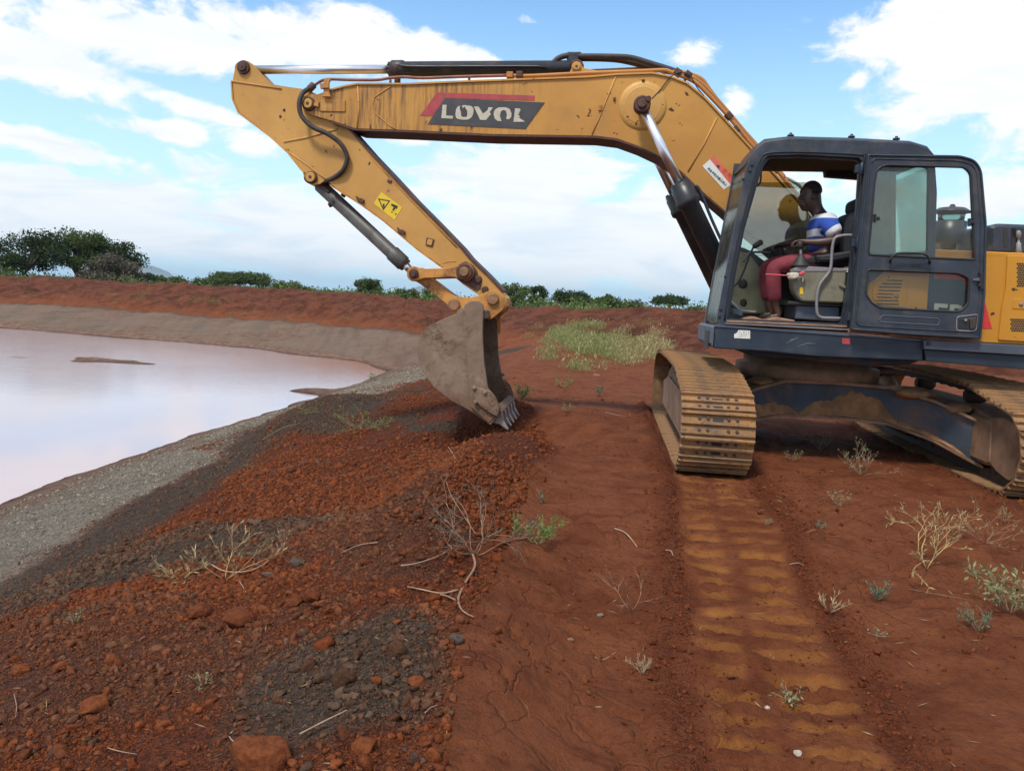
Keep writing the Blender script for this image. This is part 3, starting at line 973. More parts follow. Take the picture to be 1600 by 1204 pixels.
def scatter_loose(n, ylo, yhi, rmed, rsig, rmin, rmax):
    y = ylo * (yhi / ylo) ** rng.uniform(size=n) if ylo > 0 else rng.uniform(ylo, yhi, n)
    w_ = loose_edge(y)
    x = w_ + 0.06 - rng.uniform(0, 1, n) ** 1.0 * 3.6 + 0.11 * np.maximum(y - 12, 0)
    cl = fbm(x * 1.3, y * 1.3, 201, 3)
    keep = rng.uniform(size=n) < np.clip(0.55 + 1.6 * cl, 0.12, 1)
    x, y = x[keep], y[keep]
    r = np.clip(np.exp(rng.normal(math.log(rmed), rsig, len(x))), rmin, rmax)
    return x, y, r


sx, sy, sr = scatter_loose(90000, 1.5, 6.5, 0.0052, 0.38, 0.0028, 0.010)
kp_ = rng.uniform(size=len(sy)) < np.interp(sy, [1.5, 4.0, 6.5], [1, 1, .08])
sx, sy, sr = sx[kp_], sy[kp_], sr[kp_]
sr = sr * (0.6 + sy * .16)
sp_ = np.stack([sx, sy, H(sx, sy)], -1)
rocks('soil_crumbs', 'fine crumbs of red and grey spoil covering the slope', sp_, sr, tones_for(sp_, sx, sy), 1)
sx, sy, sr = scatter_loose(14000, 1.5, 6.5, 0.0125, 0.50, 0.008, 0.045)
sp_ = np.stack([sx, sy, H(sx, sy)], -1)
rocks('soil_clods', 'crumbled red and grey clods of spoil close to the camera', sp_, sr, tones_for(sp_, sx, sy), 2)
sx, sy, sr = scatter_loose(56000, 4.2, 16.0, 0.0125, 0.5, 0.007, 0.055)
sp_ = np.stack([sx, sy, H(sx, sy)], -1)
rocks('soil_clods', 'crumbled red spoil below the excavator bucket', sp_, sr, tones_for(sp_, sx, sy), 1)
# grey gravel slope
n = 22000
gy = 3.0 * (34 / 3.0) ** rng.uniform(size=n)
gx = -2.7 - rng.uniform(size=n) * 4.2 + 0.11 * np.maximum(gy - 12, 0)
gr_ = np.clip(np.exp(rng.normal(math.log(0.0011), 0.5, n)) * (gy + 3.0), 0.005, 0.04)
gp = np.stack([gx, gy, H(gx, gy)], -1)
rocks('gravel_stones', 'grey gravel scattered over the pond slope', gp, gr_, tones_for(gp, gx, gy) , 1, sink=0.5)
# crumbs along the rut edges and over the packed crest
n = 3800
s_ = rng.uniform(-7.2, -1.9, n); l_ = rng.choice([-1, 1], n) * (0.33 + np.abs(rng.normal(0, 0.13, n)))
l_ = l_ - np.maximum(-1.9 - s_, 0) * math.tan(rad(2.4))
cx_ = UC[0] + td[0] * s_ + tn[0] * (l_ - GAUGE / 2); cy_ = UC[1] + td[1] * s_ + tn[1] * (l_ - GAUGE / 2)
n2 = 12000
cx2 = rng.uniform(-0.2, 6.0, n2); cy2 = 1.6 * (14 / 1.6) ** rng.uniform(size=n2)
k2 = fbm(cx2 * 0.9, cy2 * 1.4, 133, 3) > 0.02
cx_, cy_ = np.concatenate([cx_, cx2[k2]]), np.concatenate([cy_, cy2[k2]])
cr_ = np.clip(np.exp(rng.normal(math.log(0.0062), 0.55, len(cx_))), 0.003, 0.028)
cp = np.stack([cx_, cy_, H(cx_, cy_)], -1)
ct_ = np.array([0.105, 0.026, 0.011]) + rng.uniform(0, 1, (len(cx_), 1)) * np.array([0.085, 0.030, 0.012])
rocks('soil_crumbs', 'dark red crumbs pushed up beside the track rut', cp, cr_, ct_, 1)
# ------------------------------------------------------------------ excavator: frame of reference
RT = empty('excavator', S0)
RT.rotation_euler = (0, 0, math.pi - PSI)
tag(RT, 'yellow tracked excavator with dark cab and charcoal decal on its boom, bucket on the soil', 'excavator')
ROOTM = Matrix.Translation(S0) @ Matrix.Rotation(math.pi - PSI, 4, 'Z')
RINV = ROOTM.inverted()
CL = RINV @ CAMP


def P(px, py, Y):
    """machine coordinates (x forward, z up) of the point where a line of sight meets the plane y = Y of the machine"""
    d = RINV.to_3x3() @ ray(px, py)
    t = (Y - CL.y) / d.y
    q = CL + d * t
    return (q.x, q.z)


def P3(px, py, Y):
    x, z = P(px, py, Y)
    return Vector((x, Y, z))


def PL(pts, Y):
    return [P(a, b, Y) for a, b in pts]


def rnd_poly(pts, r, n=5):
    """round the corners of a closed outline; r a number or one per corner"""
    out = []
    m = len(pts)
    for i in range(m):
        p = Vector(pts[i]); a = Vector(pts[i - 1]); b = Vector(pts[(i + 1) % m])
        ri = r[i] if isinstance(r, (list, tuple)) else r
        da, db = a - p, b - p
        ri = min(ri, da.length * 0.48, db.length * 0.48)
        if ri < 1e-4:
            out.append(tuple(p)); continue
        pa, pb = p + da.normalized() * ri, p + db.normalized() * ri
        for k in range(n + 1):
            t = k / n
            q = pa * (1 - t) ** 2 + p * 2 * t * (1 - t) + pb * t * t
            out.append(tuple(q))
    return out


class MB:
    """collects solids and links them as one mesh object"""
    def __init__(s):
        s.v, s.f, s.m, s.sm = [], [], [], []
        s.mats = []

    def _mi(s, mat):
        if mat not in s.mats:
            s.mats.append(mat)
        return s.mats.index(mat)

    def add(s, verts, faces, mat, smooth=False):
        b = len(s.v)
        s.v += [tuple(v) for v in verts]
        k = s._mi(mat)
        for f in faces:
            s.f.append([i + b for i in f]); s.m.append(k); s.sm.append(smooth)
        return s

    def prism(s, pts, y0, y1, mat, holes=(), bev=0.0, smooth=False):
        """an outline in the x-z plane given thickness along y; y1 is the face nearer the camera"""
        if y1 < y0:
            y0, y1 = y1, y0
        loops = [[Vector((p[0], p[1], 0)) for p in L] for L in [pts, *holes]]
        flat = [v for L in loops for v in L]
        tris = tessellate_polygon(loops)
        n = len(flat)
        if bev and not holes:
            # inset copies of the outline for softened edges
            area = sum(pts[i][0] * pts[(i + 1) % len(pts)][1] - pts[(i + 1) % len(pts)][0] * pts[i][1] for i in range(len(pts)))
            sg = 1 if area > 0 else -1
            ins = []
            for i in range(n):
                a, p, c = Vector(pts[i - 1]), Vector(pts[i]), Vector(pts[(i + 1) % n])
                e1, e2 = (p - a), (c - p)
                if e1.length < 1e-7 or e2.length < 1e-7:
                    ins.append(tuple(p)); continue
                n1 = Vector((-e1.y, e1.x)).normalized() * sg; n2 = Vector((-e2.y, e2.x)).normalized() * sg
                bis = (n1 + n2)
                if bis.length < 1e-5:
                    ins.append(tuple(p)); continue
                bis.normalize()
                k = bev / max(0.35, bis.dot(n1))
                ins.append(tuple(p + bis * k))
            V = [(x, y0, z) for x, z in ins] + [(x, y0 + bev, z) for x, z in pts] + [(x, y1 - bev, z) for x, z in pts] + [(x, y1, z) for x, z in ins]
            F = [(a, b, c) for a, b, c in tris] + [(a + 3 * n, c + 3 * n, b + 3 * n) for a, b, c in tris]
            for L in range(3):
                F += [(L * n + i, L * n + (i + 1) % n, (L + 1) * n + (i + 1) % n, (L + 1) * n + i) for i in range(n)]
            s.add(V, F, mat, smooth)
            return s
        V = [(p.x, y0, p.y) for p in flat] + [(p.x, y1, p.y) for p in flat]
        F = [(a, b, c) for a, b, c in tris] + [(a + n, c + n, b + n) for a, b, c in tris]
        o = 0
        for L in loops:
            k = len(L)
            F += [(o + i, o + (i + 1) % k, n + o + (i + 1) % k, n + o + i) for i in range(k)]
            o += k
        s.add(V, F, mat, smooth)
        return s

    def box(s, lo, hi, mat, bev=0.0):
        return s.prism([(lo[0], lo[2]), (hi[0], lo[2]), (hi[0], hi[2]), (lo[0], hi[2])], lo[1], hi[1], mat, bev=bev)

    def turned(s, p0, p1, prof, mat, seg=20, smooth=True):
        """rings along an axis: prof = [(distance from p0, radius), ...], closed at both ends"""
        p0, p1 = Vector(p0), Vector(p1)
        ax = (p1 - p0).normalized()
        t = Vector((0, 0, 1)) if abs(ax.z) < 0.9 else Vector((1, 0, 0))
        e1 = ax.cross(t).normalized(); e2 = ax.cross(e1)
        V, F = [], []
        for d, r in prof:
            c = p0 + ax * d
            for k in range(seg):
                a = 2 * math.pi * k / seg
                V.append(c + (e1 * math.cos(a) + e2 * math.sin(a)) * r)
        m = len(prof)
        for j in range(m - 1):
            for k in range(seg):
                F.append((j * seg + k, j * seg + (k + 1) % seg, (j + 1) * seg + (k + 1) % seg, (j + 1) * seg + k))
        s.add(V, F, mat, smooth)
        b = len(s.v) - len(V)
        ki = s._mi(mat)
        s.f.append([b + k for k in range(seg)][::-1]); s.m.append(ki); s.sm.append(False)
        s.f.append([b + (m - 1) * seg + k for k in range(seg)]); s.m.append(ki); s.sm.append(False)
        return s

    def cyl(s, p0, p1, r, mat, seg=20, ch=0.15):
        L = (Vector(p1) - Vector(p0)).length
        c = min(r * ch, L * 0.3)
        return s.turned(p0, p1, [(0, r - c), (c, r), (L - c, r), (L, r - c)], mat, seg)

    def tube(s, pts, r, mat, seg=8, sub=6, closed=False):
        """a bent round bar through the given points"""
        pts = [Vector(p) for p in pts]
        if sub > 1 and len(pts) > 2:
            q = []
            n = len(pts)
            for i in range(n - 1):
                a = pts[max(i - 1, 0)]; b = pts[i]; c = pts[i + 1]; d = pts[min(i + 2, n - 1)]
                for k in range(sub):
                    t = k / sub
                    q.append(0.5 * ((2 * b) + (c - a) * t + (2 * a - 5 * b + 4 * c - d) * t * t + (3 * b - a - 3 * c + d) * t ** 3))
            q.append(pts[-1])
            pts = q
        n = len(pts)
        V, F = [], []
        tan = [(pts[min(i + 1, n - 1)] - pts[max(i - 1, 0)]).normalized() for i in range(n)]
        up = Vector((0, 1, 0)) if abs(tan[0].y) < 0.9 else Vector((1, 0, 0))
        e = tan[0].cross(up).normalized()
        for i in range(n):
            e = (e - tan[i] * e.dot(tan[i])).normalized()
            b = tan[i].cross(e)
            rr = r[min(len(r) - 1, int(i / max(1, n - 1) * (len(r) - 1) + 0.5))] if isinstance(r, (list, tuple)) else r
            for k in range(seg):
                a = 2 * math.pi * k / seg
                V.append(pts[i] + (e * math.cos(a) + b * math.sin(a)) * rr)
        for i in range(n - 1):
            for k in range(seg):
                F.append((i * seg + k, i * seg + (k + 1) % seg, (i + 1) * seg + (k + 1) % seg, (i + 1) * seg + k))
        F.append(tuple(range(seg))[::-1]); F.append(tuple((n - 1) * seg + k for k in range(seg)))
        s.add(V, F, mat, True)
        return s

    def make(s, name, parent=None, label=None, edge=0.0):
        me = bpy.data.meshes.new(name)
        me.from_pydata(s.v, [], s.f)
        for m in s.mats:
            me.materials.append(m)
        me.polygons.foreach_set('material_index', s.m)
        me.polygons.foreach_set('use_smooth', s.sm)
        bm = bmesh.new(); bm.from_mesh(me)
        bmesh.ops.recalc_face_normals(bm, faces=bm.faces)
        bm.to_mesh(me); bm.free()
        me.update()
        o = bpy.data.objects.new(name, me)
        col.objects.link(o)
        o.parent = parent
        if label:
            o['label'] = label
        if edge:
            b = o.modifiers.new('edge', 'BEVEL')
            b.width = edge; b.segments = 2; b.limit_method = 'ANGLE'; b.angle_limit = rad(40)
        return o


def part(name, parent, fn, label=None, edge=0.0):
    b = MB()
    fn(b)
    return b.make(name, parent, label, edge)


def offs(a, b, along, side, Y=0.0):
    """point at a fraction along the segment a-b of the x-z plane, pushed sideways"""
    a, b = Vector(a), Vector(b)
    d = (b - a)
    n = Vector((-d.y, d.x)).normalized()
    q = a + d * along + n * side
    return Vector((q.x, Y, q.y))


# ------------------------------------------------------------------ boom
BY, SY = 0.185, 0.135
boom_out = PL([(470, 163), (473, 152), (484, 147), (495, 148), (509, 143), (539, 136), (559, 133), (639, 133), (732, 129), (840, 125), (919, 122),
               (965, 118), (1019, 116), (1047, 121.5), (1073, 132), (1101, 155), (1127, 183), (1176, 237), (1214, 276), (1262, 330), (1318, 410),
               (1322, 440), (1305, 456), (1280, 452), (1213, 398), (1161, 355), (1133, 330), (1090, 293), (1064, 267), (1030, 243.5), (997, 228),
               (965, 216.5), (930, 212), (770, 209.5), (639, 203.5), (555, 200.5), (520, 189), (487.5, 179.6), (476, 175)], BY)
boom = part('boom', RT, lambda b: b.prism(boom_out, -BY, BY, M['yellow_boom']))


def inset(pts, d):
    n = len(pts); out = []
    area = sum(pts[i][0] * pts[(i + 1) % n][1] - pts[(i + 1) % n][0] * pts[i][1] for i in range(n))
    sg = 1 if area > 0 else -1
    for i in range(n):
        a, p, c = Vector(pts[i - 1]), Vector(pts[i]), Vector(pts[(i + 1) % n])
        n1 = Vector((-(p - a).y, (p - a).x)).normalized() * sg; n2 = Vector((-(c - p).y, (c - p).x)).normalized() * sg
        bis = (n1 + n2).normalized()
        out.append(tuple(p + bis * d / max(0.4, bis.dot(n1))))
    return out


def lip(b, pts, y, mat, w=0.035, th=0.012, closed=False):
    """a flat flange edge that follows an open line of points in the x-z plane"""
    n = len(pts)
    V, F = [], []
    for i in range(n):
        a, c = Vector(pts[max(i - 1, 0)]), Vector(pts[min(i + 1, n - 1)])
        d = (c - a).normalized(); nn = Vector((-d.y, d.x))
        p = Vector(pts[i])
        for sgn in (-.5, .5):
            q = p + nn * th * sgn
            V.append((q.x, y - w / 2, q.y)); V.append((q.x, y + w / 2, q.y))
    for i in range(n - 1):
        a, c = 4 * i, 4 * i + 4
        F += [(a, a + 1, c + 1, c), (a + 2, c + 2, c + 3, a + 3), (a, c, c + 2, a + 2), (a + 1, a + 3, c + 3, c + 1)]
    F += [(0, 2, 3, 1), (4 * n - 4, 4 * n - 3, 4 * n - 1, 4 * n - 2)]
    b.add(V, F, mat)


# flanges top and bottom: proud of the side plates by 12 mm
part('bottom_flange', boom, lambda b: [lip(b, PL([(1213, 400), (1161, 357.5), (1133, 332), (1090, 295), (1064, 269.5), (1030, 246), (997, 230.5), (965, 219), (930, 214.5), (770, 212), (639, 206), (556, 203), (520, 191.5)], BY), 0.0, M['rust'], 2 * BY + 0.035, 0.02)])
part('top_flange', boom, lambda b: [lip(b, PL([(512, 142), (539, 135), (559, 131.5), (639, 131.5), (732, 127.5), (840, 123.5), (919, 120.5), (965, 116.5), (1019, 114.5), (1048, 120), (1074, 130.5), (1102, 153.5), (1128, 181.5), (1177, 235.5), (1262, 328)], BY), 0.0, M['yellow'], 2 * BY + 0.035, 0.018)])


def weld(b, pts, Y, w=0.010, h=0.007, mat='yellow', dirx=None):
    q = PL(pts, Y)
    b.tube([(x, Y + h * 0.2, z) for x, z in q], w, M[mat], 6, 1)


for q_, w_ in (([(559, 134), (561, 170), (558, 200)], .010), ([(612, 134), (600, 142), (585, 152), (582, 166), (588, 178), (608, 196), (620, 203)], 0.007), ([(962, 120), (950, 150), (936, 185), (925, 210)], 0.008),
               ([(1120, 184), (1100, 225), (1075, 268)], 0.009), ([(1000, 176), (990, 181), (984, 192)], 0.004)):
    part('weld_seam', boom, lambda b: weld(b, q_, BY, w_))


def ring_plate(b):
    cx, cz = P(1004, 165, BY)
    b.turned((cx, BY - 0.004, cz), (cx, BY + 0.02, cz), [(0, 0.255), (0.010, 0.252), (0.013, 0.205), (0.0135, 0.20), (0.02, 0.19)], M['yellow'], 40)


part('pin_boss_plate', boom, ring_plate)
part('nose_plate', boom, lambda b: b.prism(rnd_poly(PL([(500, 157), (540, 157), (540, 175), (500, 174)], BY), 0.01), BY - .002, BY + 0.012, M['yellow_boom'], bev=0.003))


for px_, py_, w_, h_, mt in ((938, 169, .035, .06, 'yellow_rust'), (960, 155, .022, .035, 'rust'), (1005, 126, .03, .02, 'rust')):
    x_, z_ = P(px_, py_, BY)
    part('mounting_lug', boom, lambda b: b.box((x_ - w_ / 2, BY - .002, z_ - h_ / 2), (x_ + w_ / 2, BY + 0.02, z_ + h_ / 2), M[mt], bev=0.004))


def pin(b, px, py, Y, r, l, mat='pin', boss=None, bmat='yellow'):
    x, z = P(px, py, Y)
    if boss:
        b.turned((x, Y - 0.03, z), (x, Y + l, z), [(0, boss), (0.03 + l * 0.45, boss), (0.03 + l * 0.6, boss * 0.93)], M[bmat], 28)
    b.turned((x, Y - 0.03, z), (x, Y + l, z), [(0, r), (0.03 + l - 0.006, r), (0.03 + l, r - 0.006)], M[mat], 24)
    b.turned((x, Y + l - .001, z), (x, Y + l + 0.006, z), [(0, r * 0.35), (0.006, r * 0.3)], M['rust'], 12)


def stick_pin(b):
    pin(b, 483, 163, BY, 0.052, 0.05, 'yellow', 0.075, 'rust')
    x, z = P(483, 163, BY)
    x2, z2 = P(499, 164, BY)
    b.prism([(x - 0.02, z - 0.012), (x2, z2 - .03), (x2, z2 + .03), (x - 0.02, z + 0.012)], BY, BY + 0.03, M['yellow_rust'], bev=.003)


part('boom_pin', boom, stick_pin)


def hose_bracket(b):
    x, z = P(511, 150, BY)
    b.prism(PL([(506, 153), (519, 153), (517, 147), (515, 134), (519, 126), (509, 124), (507, 134), (508, 147)], BY), BY + 0.02, BY + 0.05, M['yellow_rust'], bev=.004)
    b.prism(PL([(503, 133), (517, 132), (517, 140), (504, 141)], BY), BY + 0.03, BY + 0.07, M['yellow_rust'], bev=.004)


part('hose_bracket', boom, hose_bracket)

# decal: red band, charcoal parallelogram, worn cream letters
D = BY
part('red_decal_band', boom, lambda b: b.prism(PL([(656, 181), (683, 144.5), (836, 149.5), (835, 157.5), (695, 153.5), (676, 182)], D), D - .001, D + 0.0030, M['red_decal']))
decal = part('charcoal_decal', boom, lambda b: b.prism(PL([(668.5, 194), (695, 153.8), (851, 160.5), (821, 201.5)], D), D - .001, D + 0.0055, M['black_decal']))


def jag(pts, seed, amp=1.2):
    r = random.Random(seed)
    out = []
    n = len(pts)
    for i in range(n):
        a, b = pts[i], pts[(i + 1) % n]
        out.append(a[:2])
        if len(a) > 2:                         # this edge has peeled away raggedly
            k = int(a[2])
            for j in range(1, k):
                t = j / k
                out.append((a[0] + (b[0] - a[0]) * t + r.uniform(-amp, amp), a[1] + (b[1] - a[1]) * t + r.uniform(-amp * .6, amp * .6)))
    return out


def letters(b):
    def px(q):  # zoomed crop coordinates -> photograph
        return [(650 + a * 210 / 1600, 140 + c * 210 / 1600) for a, c in q]
    def add(q, holes=()):
        b.prism(PL(px(q), D), D + .004, D + 0.0085, M['cream'], holes=[PL(px(h), D) for h in holes])
    # L
    add([(318, 184), (366, 186), (360, 312), (444, 316), (438, 350), (303, 343)])
    # O, top partly lost
    add(jag([(528, 196), (500, 205), (478, 240), (470, 300), (480, 340), (510, 356), (560, 362), (620, 360), (640, 350, 4), (662, 335), (680, 300), (688, 250), (684, 225), (660, 200), (620, 192, 4), (570, 188), (548, 196), (560, 225, 3), (580, 205), (600, 240), (612, 260), (612, 310), (600, 330), (560, 330), (540, 318), (536, 270), (520, 225)], 3, 5))
    # V
    add(jag([(690, 205), (745, 205), (800, 290), (850, 250, 3), (860, 215), (918, 215), (895, 250), (880, 262, 4), (890, 300), (850, 345, 4), (835, 366), (765, 362)], 5, 7))
    # O
    add(jag([(950, 235), (990, 215), (1060, 213), (1100, 225), (1125, 245, 4), (1140, 285), (1135, 330, 4), (1105, 358), (1075, 352), (1085, 300), (1070, 255), (1040, 245), (1012, 262), (1000, 310), (1010, 350), (1020, 380), (975, 378), (940, 350), (925, 300), (930, 262)], 8, 5))
    # L, right edge torn
    add(jag([(1180, 226), (1243, 230, 10), (1222, 335), (1300, 385), (1162, 388)], 11, 12))


part('faded_lettering', decal, letters)


# danger sticker near the cab: red header over white strip with characters
def stk(b):
    b.prism(PL([(1115, 241.5), (1149, 283), (1142, 289.5), (1109.5, 249)], BY), BY - .001, BY + .003, M['red_sticker'])
    b.prism(PL([(1097.5, 259.5), (1109.3, 249.2), (1141.8, 289.3), (1131, 296.5)], BY), BY - .001, BY + .0034, M['white'])


sticker = part('warning_sticker', boom, stk, label='red and white warning sticker')


def text_obj(name, s, parent, o, ux, uz, size, Y, mat, th=0.001, font_bold=0.0):
    """flat lettering laid on the plane y = Y: o start point, ux/uz unit vectors of the reading and upward directions in x-z"""
    cu = bpy.data.curves.new(name, 'FONT')
    cu.body = s
    cu.size = size
    cu.extrude = th
    cu.offset = font_bold
    t = bpy.data.objects.new(name, cu)
    col.objects.link(t)
    bpy.context.view_layer.update()
    dg = bpy.context.evaluated_depsgraph_get()
    me = bpy.data.meshes.new_from_object(t.evaluated_get(dg))
    bpy.data.objects.remove(t)
    n = len(me.vertices)
    co = np.empty(n * 3, dtype=np.float32)
    me.vertices.foreach_get('co', co)
    co = co.reshape(-1, 3)
    out = np.empty_like(co)
    out[:, 0] = o[0] + co[:, 0] * ux[0] + co[:, 1] * uz[0]
    out[:, 2] = o[1] + co[:, 0] * ux[1] + co[:, 1] * uz[1]
    out[:, 1] = Y + co[:, 2]
    me.vertices.foreach_set('co', out.ravel())
    me.materials.clear(); me.materials.append(mat)
    me.name = name
    ob = bpy.data.objects.new(name, me)
    col.objects.link(ob)
    ob.parent = parent
    return ob


def frame_from_px(a, b, up, Y):
    A, B, U = Vector(P(*a, Y)), Vector(P(*b, Y)), Vector(P(*up, Y))
    ux = (B - A).normalized()
    uz = (U - A); uz = (uz - ux * uz.dot(ux)).normalized()
    return A, ux, uz, (B - A).length, (U - A).length


A_, ux_, uz_, L_, h_ = frame_from_px((1104.5, 264), (1135, 292), (1111, 257), BY)
text_obj('sticker_lettering', '作业半径内禁止站人', sticker, (A_.x, A_.y), ux_, uz_, L_ / 9.0 * 0.98, BY + .004, M['ink'], font_bold=0.0008)
A_, ux_, uz_, L_, h_ = frame_from_px((1122.5, 262), (1146, 284), (1128, 256), BY)
text_obj('sticker_lettering', '危 险', sticker, (A_.x + ux_.x * .05, A_.y + ux_.y * .05), ux_, uz_, 0.052, BY + .0036, M['red_bright'])
part('sticker_symbol', sticker, lambda b: b.prism(PL([(1119, 258.5), (1124.5, 258), (1123.5, 264.5)], BY), BY, BY + .0048, M['ink']))

# pipes and hoses on the boom
def near_pipe(off, Y, pts):
    return [P3(a, c + off, Y) for a, c in pts]


NP = [(486.5, 137), (499.5, 128), (513, 124), (549, 125), (589, 125), (609, 122), (632, 120.5), (660, 122), (720, 120), (795, 118), (827, 119), (919, 114.5), (1008, 111),
      (1038, 110), (1051, 114), (1083.5, 127), (1105, 146), (1137.5, 181), (1178.5, 230.6), (1215, 271)]
part('hydraulic_pipe', boom, lambda b: b.tube(near_pipe(0, 0.15, NP[:10]), 0.017, M['pipe_brown'], 8, 4), label='brown oil-stained front pipe')
part('hydraulic_pipe', boom, lambda b: b.tube(near_pipe(0, 0.15, NP[9:]), 0.022, M['pipe'], 8, 4))
part('hydraulic_pipe', boom, lambda b: b.tube(near_pipe(0, -0.12, [(800, 114), (919, 112), (1008, 108), (1038, 106.5), (1064, 113), (1094, 122.6), (1109.5, 142), (1137.5, 178), (1181, 226), (1225, 277)]), 0.026, M['pipe'], 8, 4))
part('hydraulic_pipe', boom, lambda b: b.tube(near_pipe(0, 0.03, [(1051, 111), (1083.5, 122), (1105, 139), (1137.5, 175), (1178.5, 224), (1250, 309)]), 0.022, M['pipe'], 8, 4))


def clamp(px, py, a, mt):
    def f(b):
        q = P3(px, py, 0.15)
        c, s_ = math.cos(rad(-a)), math.sin(rad(-a))
        def R_(x, z): return (q.x - (x * c - z * s_), q.z + (x * s_ + z * c))
        b.prism([R_(-.035, -.03), R_(.035, -.03), R_(.035, .03), R_(-.035, .03)], 0.08, 0.19, M[mt], bev=.006)
    return f


for q_ in ((797, 118, 0, 'pipe'), (812, 117, 0, 'rust'), (1059, 113, 30, 'rust'), (1075, 117, 35, 'rust'), (1139, 181, 48, 'rust'), (1149, 203, 48, 'rust')):
    part('pipe_clamp', boom, clamp(*q_))
for px_, py_ in ((733, 126), (826, 121), (1005, 113), (1037, 117), (1070, 127), (610, 129)):
    q_ = P3(px_, py_, 0.15)
    part('pipe_stud', boom, lambda b: b.cyl((q_.x, 0.15, q_.z - 0.035), (q_.x, 0.15, q_.z + 0.03), 0.014, M['rust'], 8))
part('hydraulic_hose', boom, lambda b: b.tube([P3(a, c, 0.02) for a, c in [(849, 108), (859, 105), (866, 97), (874, 90.5), (887, 87), (906.5, 88), (954, 88.5), (986, 90.5), (1019, 100), (1045, 108), (1062, 115)]], 0.031, M['rubber'], 10, 6))
part('hydraulic_hose', boom, lambda b: b.tube([P3(a, c, -0.06) for a, c in [(900, 92), (920, 92), (943, 92.5), (965, 94), (986, 98), (1005, 103), (1021, 107), (1050, 113)]], 0.030, M['rubber'], 10, 6))
part('hose_connector', boom, lambda b: [b.cyl(P3(886, 88, .0), P3(908, 88, .0), 0.045, M['black'], 12)])
part('hose_connector', boom, lambda b: [b.box((P(905, 86, 0)[0], -.05, P(886, 104, 0)[1]), (P(888, 86, 0)[0], .05, P(886, 84, 0)[1]), M['black'], bev=.01),
                                        b.cyl(P3(848, 115, 0), P3(852, 99, 0), 0.03, M['black'], 10)])
part('electric_cable', boom, lambda b: b.tube([P3(a, c, 0.2) for a, c in [(1019, 154), (1032, 140), (1046, 122), (1058, 114), (1070, 114), (1080, 121), (1090, 138), (1100, 150)]], 0.006, M['plastic'], 5, 5))
part('cylinder_bracket', boom, lambda b: b.prism(PL([(886, 122), (893, 106), (897, 99), (905, 99), (912, 106), (938, 112), (962, 118)], 0.06), -0.07, 0.07, M['yellow'], bev=.008))
part('cylinder_pin', boom, lambda b: pin(b, 901, 105, 0.06, 0.04, 0.035, 'yellow', 0.055, 'yellow_rust'))

# ------------------------------------------------------------------ stick
stick_px = [(381, 94), (388, 96), (394, 101), (408, 117), (422, 131), (444, 135), (479.5, 140), (500, 150), (530, 185), (557, 215.5), (578.6, 240), (610, 273), (645, 311.5),
            (676, 343), (720, 388), (733, 404), (762, 432), (784.5, 456), (792, 466), (791, 478), (782, 487), (770, 486), (757, 476), (749.6, 462), (722, 443),
            (695, 419.6), (652, 388), (600, 344), (564.6, 318.5), (526, 294), (509, 281), (500, 287), (488, 290), (479, 285), (474, 272), (471.5, 265), (451.6, 239), (424, 213.5),
            (396, 192), (374, 175.6), (365, 155.7), (363, 128), (367, 108), (371, 98)]
stick = part('stick', RT, lambda b: b.prism(PL(stick_px, SY), -SY, SY, M['yellow']))
part('rear_flange', stick, lambda b: lip(b, PL([(545, 200), (558.5, 215), (580, 239.5), (611, 272), (646.5, 310.5), (678, 342), (721.5, 387), (734.5, 403), (763.5, 431), (786, 455)], SY), 0, M['rust'], 2 * SY + .03, .022))
part('front_flange', stick, lambda b: lip(b, PL([(476, 270), (470.5, 265), (450.6, 239.5), (423, 214), (395, 193), (373, 176.6), (364, 156), (362, 128)], SY), 0, M['yellow'], 2 * SY + .03, .016))
part('front_flange', stick, lambda b: lip(b, PL([(516, 289), (526, 295.5), (564.6, 320), (600, 345.5), (652, 389.5), (690, 417)], SY), 0, M['yellow_rust'], 2 * SY + .03, .016))


for q_, w_, m_ in (([(361, 127), (395, 132), (440, 139)], .010, 'yellow'), ([(443, 222), (480, 215), (510, 206), (528, 202)], .009, 'yellow'), ([(452, 238), (480, 258), (498, 272), (508, 280)], .007, 'yellow'),
                   ([(575, 241), (606, 274), (641, 312), (672, 344), (714, 387)], .006, 'yellow_rust'), ([(695, 410), (705, 408), (712, 409)], .004, 'yellow')):
    part('weld_seam', stick, lambda b: weld(b, q_, SY, w_, mat=m_))


for px, py in ((564, 311), (628, 360)):
    part('mounting_lug', stick, lambda b: b.prism(rnd_poly(PL([(px - 7, py - 5), (px - 2, py - 1), (px + 2, py - 1), (px + 6, py + 2), (px + 4, py + 7), (px - 5, py + 3)], SY), .005), SY - .002, SY + .03, M['rust'], bev=.004))
part('cover_plate', stick, lambda b: [b.prism(rnd_poly(PL([(667, 371), (679, 374), (676, 386), (665, 383)], SY), .01), SY - .002, SY + .012, M['rust'], bev=.003), b.prism(rnd_poly(PL([(669, 373), (677, 375), (674.5, 384), (667, 382)], SY), .01), SY - .002, SY + .018, M['yellow'], bev=.003)])
part('mounting_lug', stick, lambda b: b.prism(rnd_poly(PL([(606, 280), (613, 283), (611, 287), (605, 284)], SY), .005), SY - .002, SY + .010, M['rust'], bev=.003))
for px, py in ((444, 172), (438, 182)):
    x, z = P(px, py, SY)
    part('grease_hole', stick, lambda b: b.turned((x, SY - .002, z), (x, SY + .008, z), [(0, .018), (.01, .012)], M['rust'], 10))


